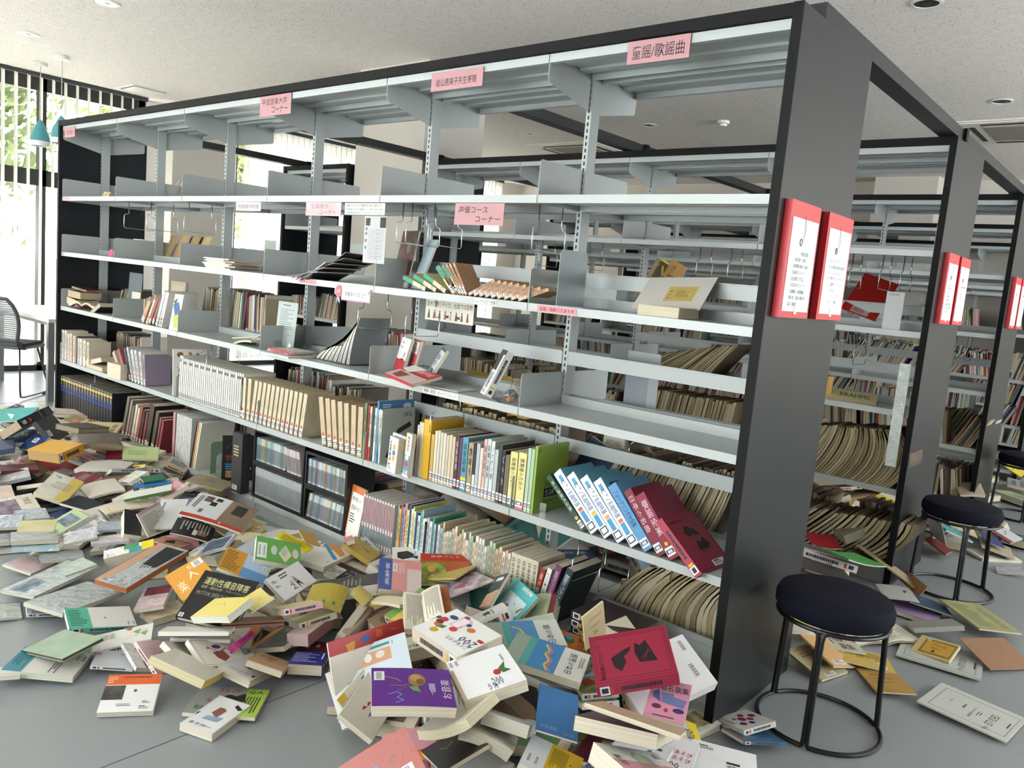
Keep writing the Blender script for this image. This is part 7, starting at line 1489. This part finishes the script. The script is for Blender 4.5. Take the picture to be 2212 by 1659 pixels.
score_run(D_, 1.99, -.83, -.07, 46, 'of the curved run, second bookcase', (42, 4), (-.02, .07), .3, .24, 3, 'curved brown scores on the second bookcase')
score_run(E_, 1.99, -.83, -.08, 26, 'of the lowest run, second bookcase', (50, 35), (-.02, .05), .3, .24, 4, 'brown scores on the lowest shelf of the second bookcase')
score_run(E_, .35, -.66, -.07, 24, 'rear of the lowest near shelf', (38, 12), (-.03, -.07), .3, .22, 5, 'brown scores behind the lowest shelf of the near bay')
score_run(D_, .35, -.78, -.25, 40, 'behind the leaning song books', (30, 18), (0, .01), .29, .22, 6, 'thin brown scores behind the leaning song books')
score_stuff(C_, 1.99, -1.72, -1.15, 30, 'fan of old brown scores in the second bookcase seen past the post', (66, 40), (-.01, 0), .3, .24, 7)
score_stuff(D_, 1.99, -1.73, -.98, 34, 'upright old scores in the second bay of the second bookcase', (12, 8), (0, 0), .3, .24, 8)
score_stuff(D_, .35, -1.7, -1.0, 28, 'old scores on the rear side behind the mixed teaching books', (6, 5), (0, 0), .28, .22, 9)
# red folder, card, Brahms score, files
def card2(name, lab, cat, x, y, z, w, h, t, c, items='', tilt=8, yaw=0, roll=0, **k):
    M = Matrix.Translation((x, y, z)) @ Matrix.Rotation(math.radians(yaw), 4, 'Z') @ Matrix.Rotation(math.radians(90-tilt), 4, 'X') @ Matrix.Rotation(math.radians(roll), 4, 'Z') @ Matrix.Translation((0, h/2, t+.002))
    return book(name, lab, cat, M, w, h, t, c, items, **k)
M, w, h, e = solve([2*0 + a for a in [1872,584,1940,620,1892,688,1812,672]], .2, .29, B_+.02, .2, .05)
book('folder', 'glossy red folder with a small label propped behind the wire supports of the second bookcase', 'folder', M, w, h, .006, '#a8281f', 'r .25 .82 .75 .97 #b59a9a;l .3 .84 .65 .94 #6a3a3a 3', rough=.2)
card2('label_card', 'tall white bookend card right of the red folder in the second bookcase', 'card', xu(1929,1.4,2.02), 2.03, B_, .085, .19, .002, '#c9cdce', 'l .1 .04 .9 .1 #8a8d90 2', tilt=2, yaw=0)
M, w, h, e = solve([1792,835,1897,858,1893,870,1785,858], .28, .1, C_+.02, .3, .05)
book('music_score', 'pale yellow BRAHMS score lying at the edge of the second bookcase shelf', 'music score', M, w, h, .018, '#b9b27e', 't .25 .2 .85 .7 0 #2f2c20 BRAHMS', sp='L', page='#b59a86')
card2('music_score', 'orange and yellow score standing left of the BRAHMS score', 'music score', xu(1787,.95,2.0), 2.0, C_, .05, .12, .01, '#c9662a', 'r .5 0 1 1 #c9a23a', tilt=4)
for i, (u, c, n_) in enumerate([(1393,'#8a7650','tan'), (1403,'#c2b52f','bright yellow'), (1425,'#b3843c','orange-brown')]):
    card2('music_score', '%s score leaning behind the rail of the second bookcase, above the big open book' % n_, 'music score', xu(u,1.5,2.1), 2.1, B_, .12, .3, .012, c, 't .2 .3 .8 .7 90 #3a3a1a 合唱' if i else '', tilt=6, yaw=0, roll=-24)
bookend(-.78+.02, 2.0, D_, .14, .16, '#a9b0b2', 'pale steel bookend standing clear on the second bookcase, left of the curved scores', hole=False)
bookend(xu(1555,.92,2.2), 2.2, C_, .15, .2, '#33502f', 'dark green arched bookend seen under the near shelf', rot=math.radians(60))
card2('bookend', 'plain pale steel bookend beside the dark green arched one', 'bookend', xu(1515,.95,2.2), 2.2, C_, .1, .2, .002, '#a9aeae', tilt=0)
card2('bookend', 'large grey steel sheet bookend with a darker panel, second bookcase', 'bookend', xu(1383,.95,.45), .45, C_, .15, .24, .003, '#8f9697', 'r 0 .3 .7 1 #7b7f87', tilt=0)
card2('music_score', 'cream score reading ANTONIN DVORAK leaning behind the near bay', 'music score', xu(1310,.6,.42), .42, D_+.0, .1, .3, .01, '#c2beab', 't .15 .12 .85 .2 0 #4a4a40 ANTONIN;t .15 .24 .85 .31 0 #4a4a40 DVORAK', tilt=8)
for i, (u, c, nme) in enumerate([(1040,'#b99432','left'), (1125,'#b08c30','right')]):
    card2('music_score', 'yellow-brown score facing out behind the third shelf up, %s of two' % nme, 'music score', xu(u,.95,.4), .42, C_-.32, .24, .36, .012, c, 'l .2 .1 .8 .2 #6a5420 2', tilt=8, yaw=8)
card2('music_score', 'folded brown score slumping behind the leaning song books', 'music score', xu(1360,.55,.38), .38, D_, .2, .26, .01, '#7a6a50', '', tilt=14, yaw=-20, roll=-18, bend=.5)
card2('music_score', 'yellow-edged brown score slumping behind the blue song book', 'music score', xu(1410,.55,.38), .4, D_, .18, .25, .01, '#8a8030', '', tilt=16, yaw=-20, roll=-24, bend=.5)
card2('book', 'dark blue book leaning behind the near bay rail', 'book', xu(1250,.6,.4), .42, D_, .16, .25, .02, '#24405f', '', tilt=10, roll=-20)
card2('sheet_bundle', 'bundle of plastic sleeves hanging over the edge of the second end panel', 'plastic sleeve', -.075, 1.955, .62, .05, .52, .012, '#a9bab5', '', tilt=0, yaw=10, kind='foil')
# runs farther back
def far(name, lab, y, rows, seed, pal, dens=.8, xr=(-5.3, -.08), hmax=.28, side=1):
    r = random.Random(seed); mb = MB()
    for z in rows:
        x = xr[0]
        while x < xr[1]:
            if r.random() > dens: x += r.uniform(.15, .5); continue
            L = r.uniform(.2, .6); lean = r.choice([0, 6, 12, 25, -8]); hh = r.uniform(.17, hmax); c0 = r.choice(pal); e = min(x+L, xr[1])
            while x < e:
                t = r.uniform(.006, .022); c = r.choice(pal); yy = y + .03 if side > 0 else y + .37
                curved(mb, x, yy, z, t*.92, hh*r.uniform(.88, 1), .19, lean + r.uniform(-2, 2), 0, mat(c, .6), mat(c if r.random() < .6 else '#b9ad92', .7), N=1)
                if r.random() < .5: mb.add([(x+t*.1,yy-.001,z+.02),(x+t*.8,yy-.001,z+.02),(x+t*.8,yy-.001,z+.045),(x+t*.1,yy-.001,z+.045)], [(0,1,2,3)], mat('#c9cbcc', .5)) if lean == 0 else None
                x += t
            x += .03
    o = mb.build(name); tag(o, lab, 'books', None, 'stuff')
P1 = ['#cfcac0','#b9b2a2','#8f3a40','#2f3a5a','#d8d4c8','#5a6a72','#c2a878','#3a3a3e','#a8b5b9','#7a5a48','#c99aa0','#5f8a6a']
P2 = ['#7d6c52','#8a7a60','#9a8b6f','#665a4a','#b3a584','#5c4d3d']
far('assorted_books', 'assorted books on the rear side of the long bookcase', 0, (C_, D_, E_), 31, P1+P2, .45, (-5.3, -2.0), side=-1)
far('assorted_books', 'assorted books and scores filling the second bookcase', 1.967, (D_, E_), 32, P2+P1[:4], .8, (-3.55, -1.8))
far('assorted_books', 'assorted scores on the rear side of the second bookcase', 1.967, (D_, E_), 33, P2, .6, (-3.55, -.06), side=-1)
far('assorted_books', 'assorted books on the low shelves of the third bookcase', 3.93, (D_, E_), 34, P2+P1, .7)
far('assorted_books', 'assorted books on the rear side of the third bookcase', 3.93, (D_, E_), 35, P1, .6, side=-1)
far('assorted_books', 'assorted colourful books on the fourth bookcase', 5.82, (C_, D_, E_), 36, P1, .6)
far('assorted_books', 'assorted thin books along the rearmost bookcase', 7.66, (B_, C_, D_, E_), 37, P1, .85)
far('assorted_books', 'books leaning on the short bookcase left of the square column', 1.967, (C_, D_, E_), 38, P1, .7, (-5.4, -4.7))
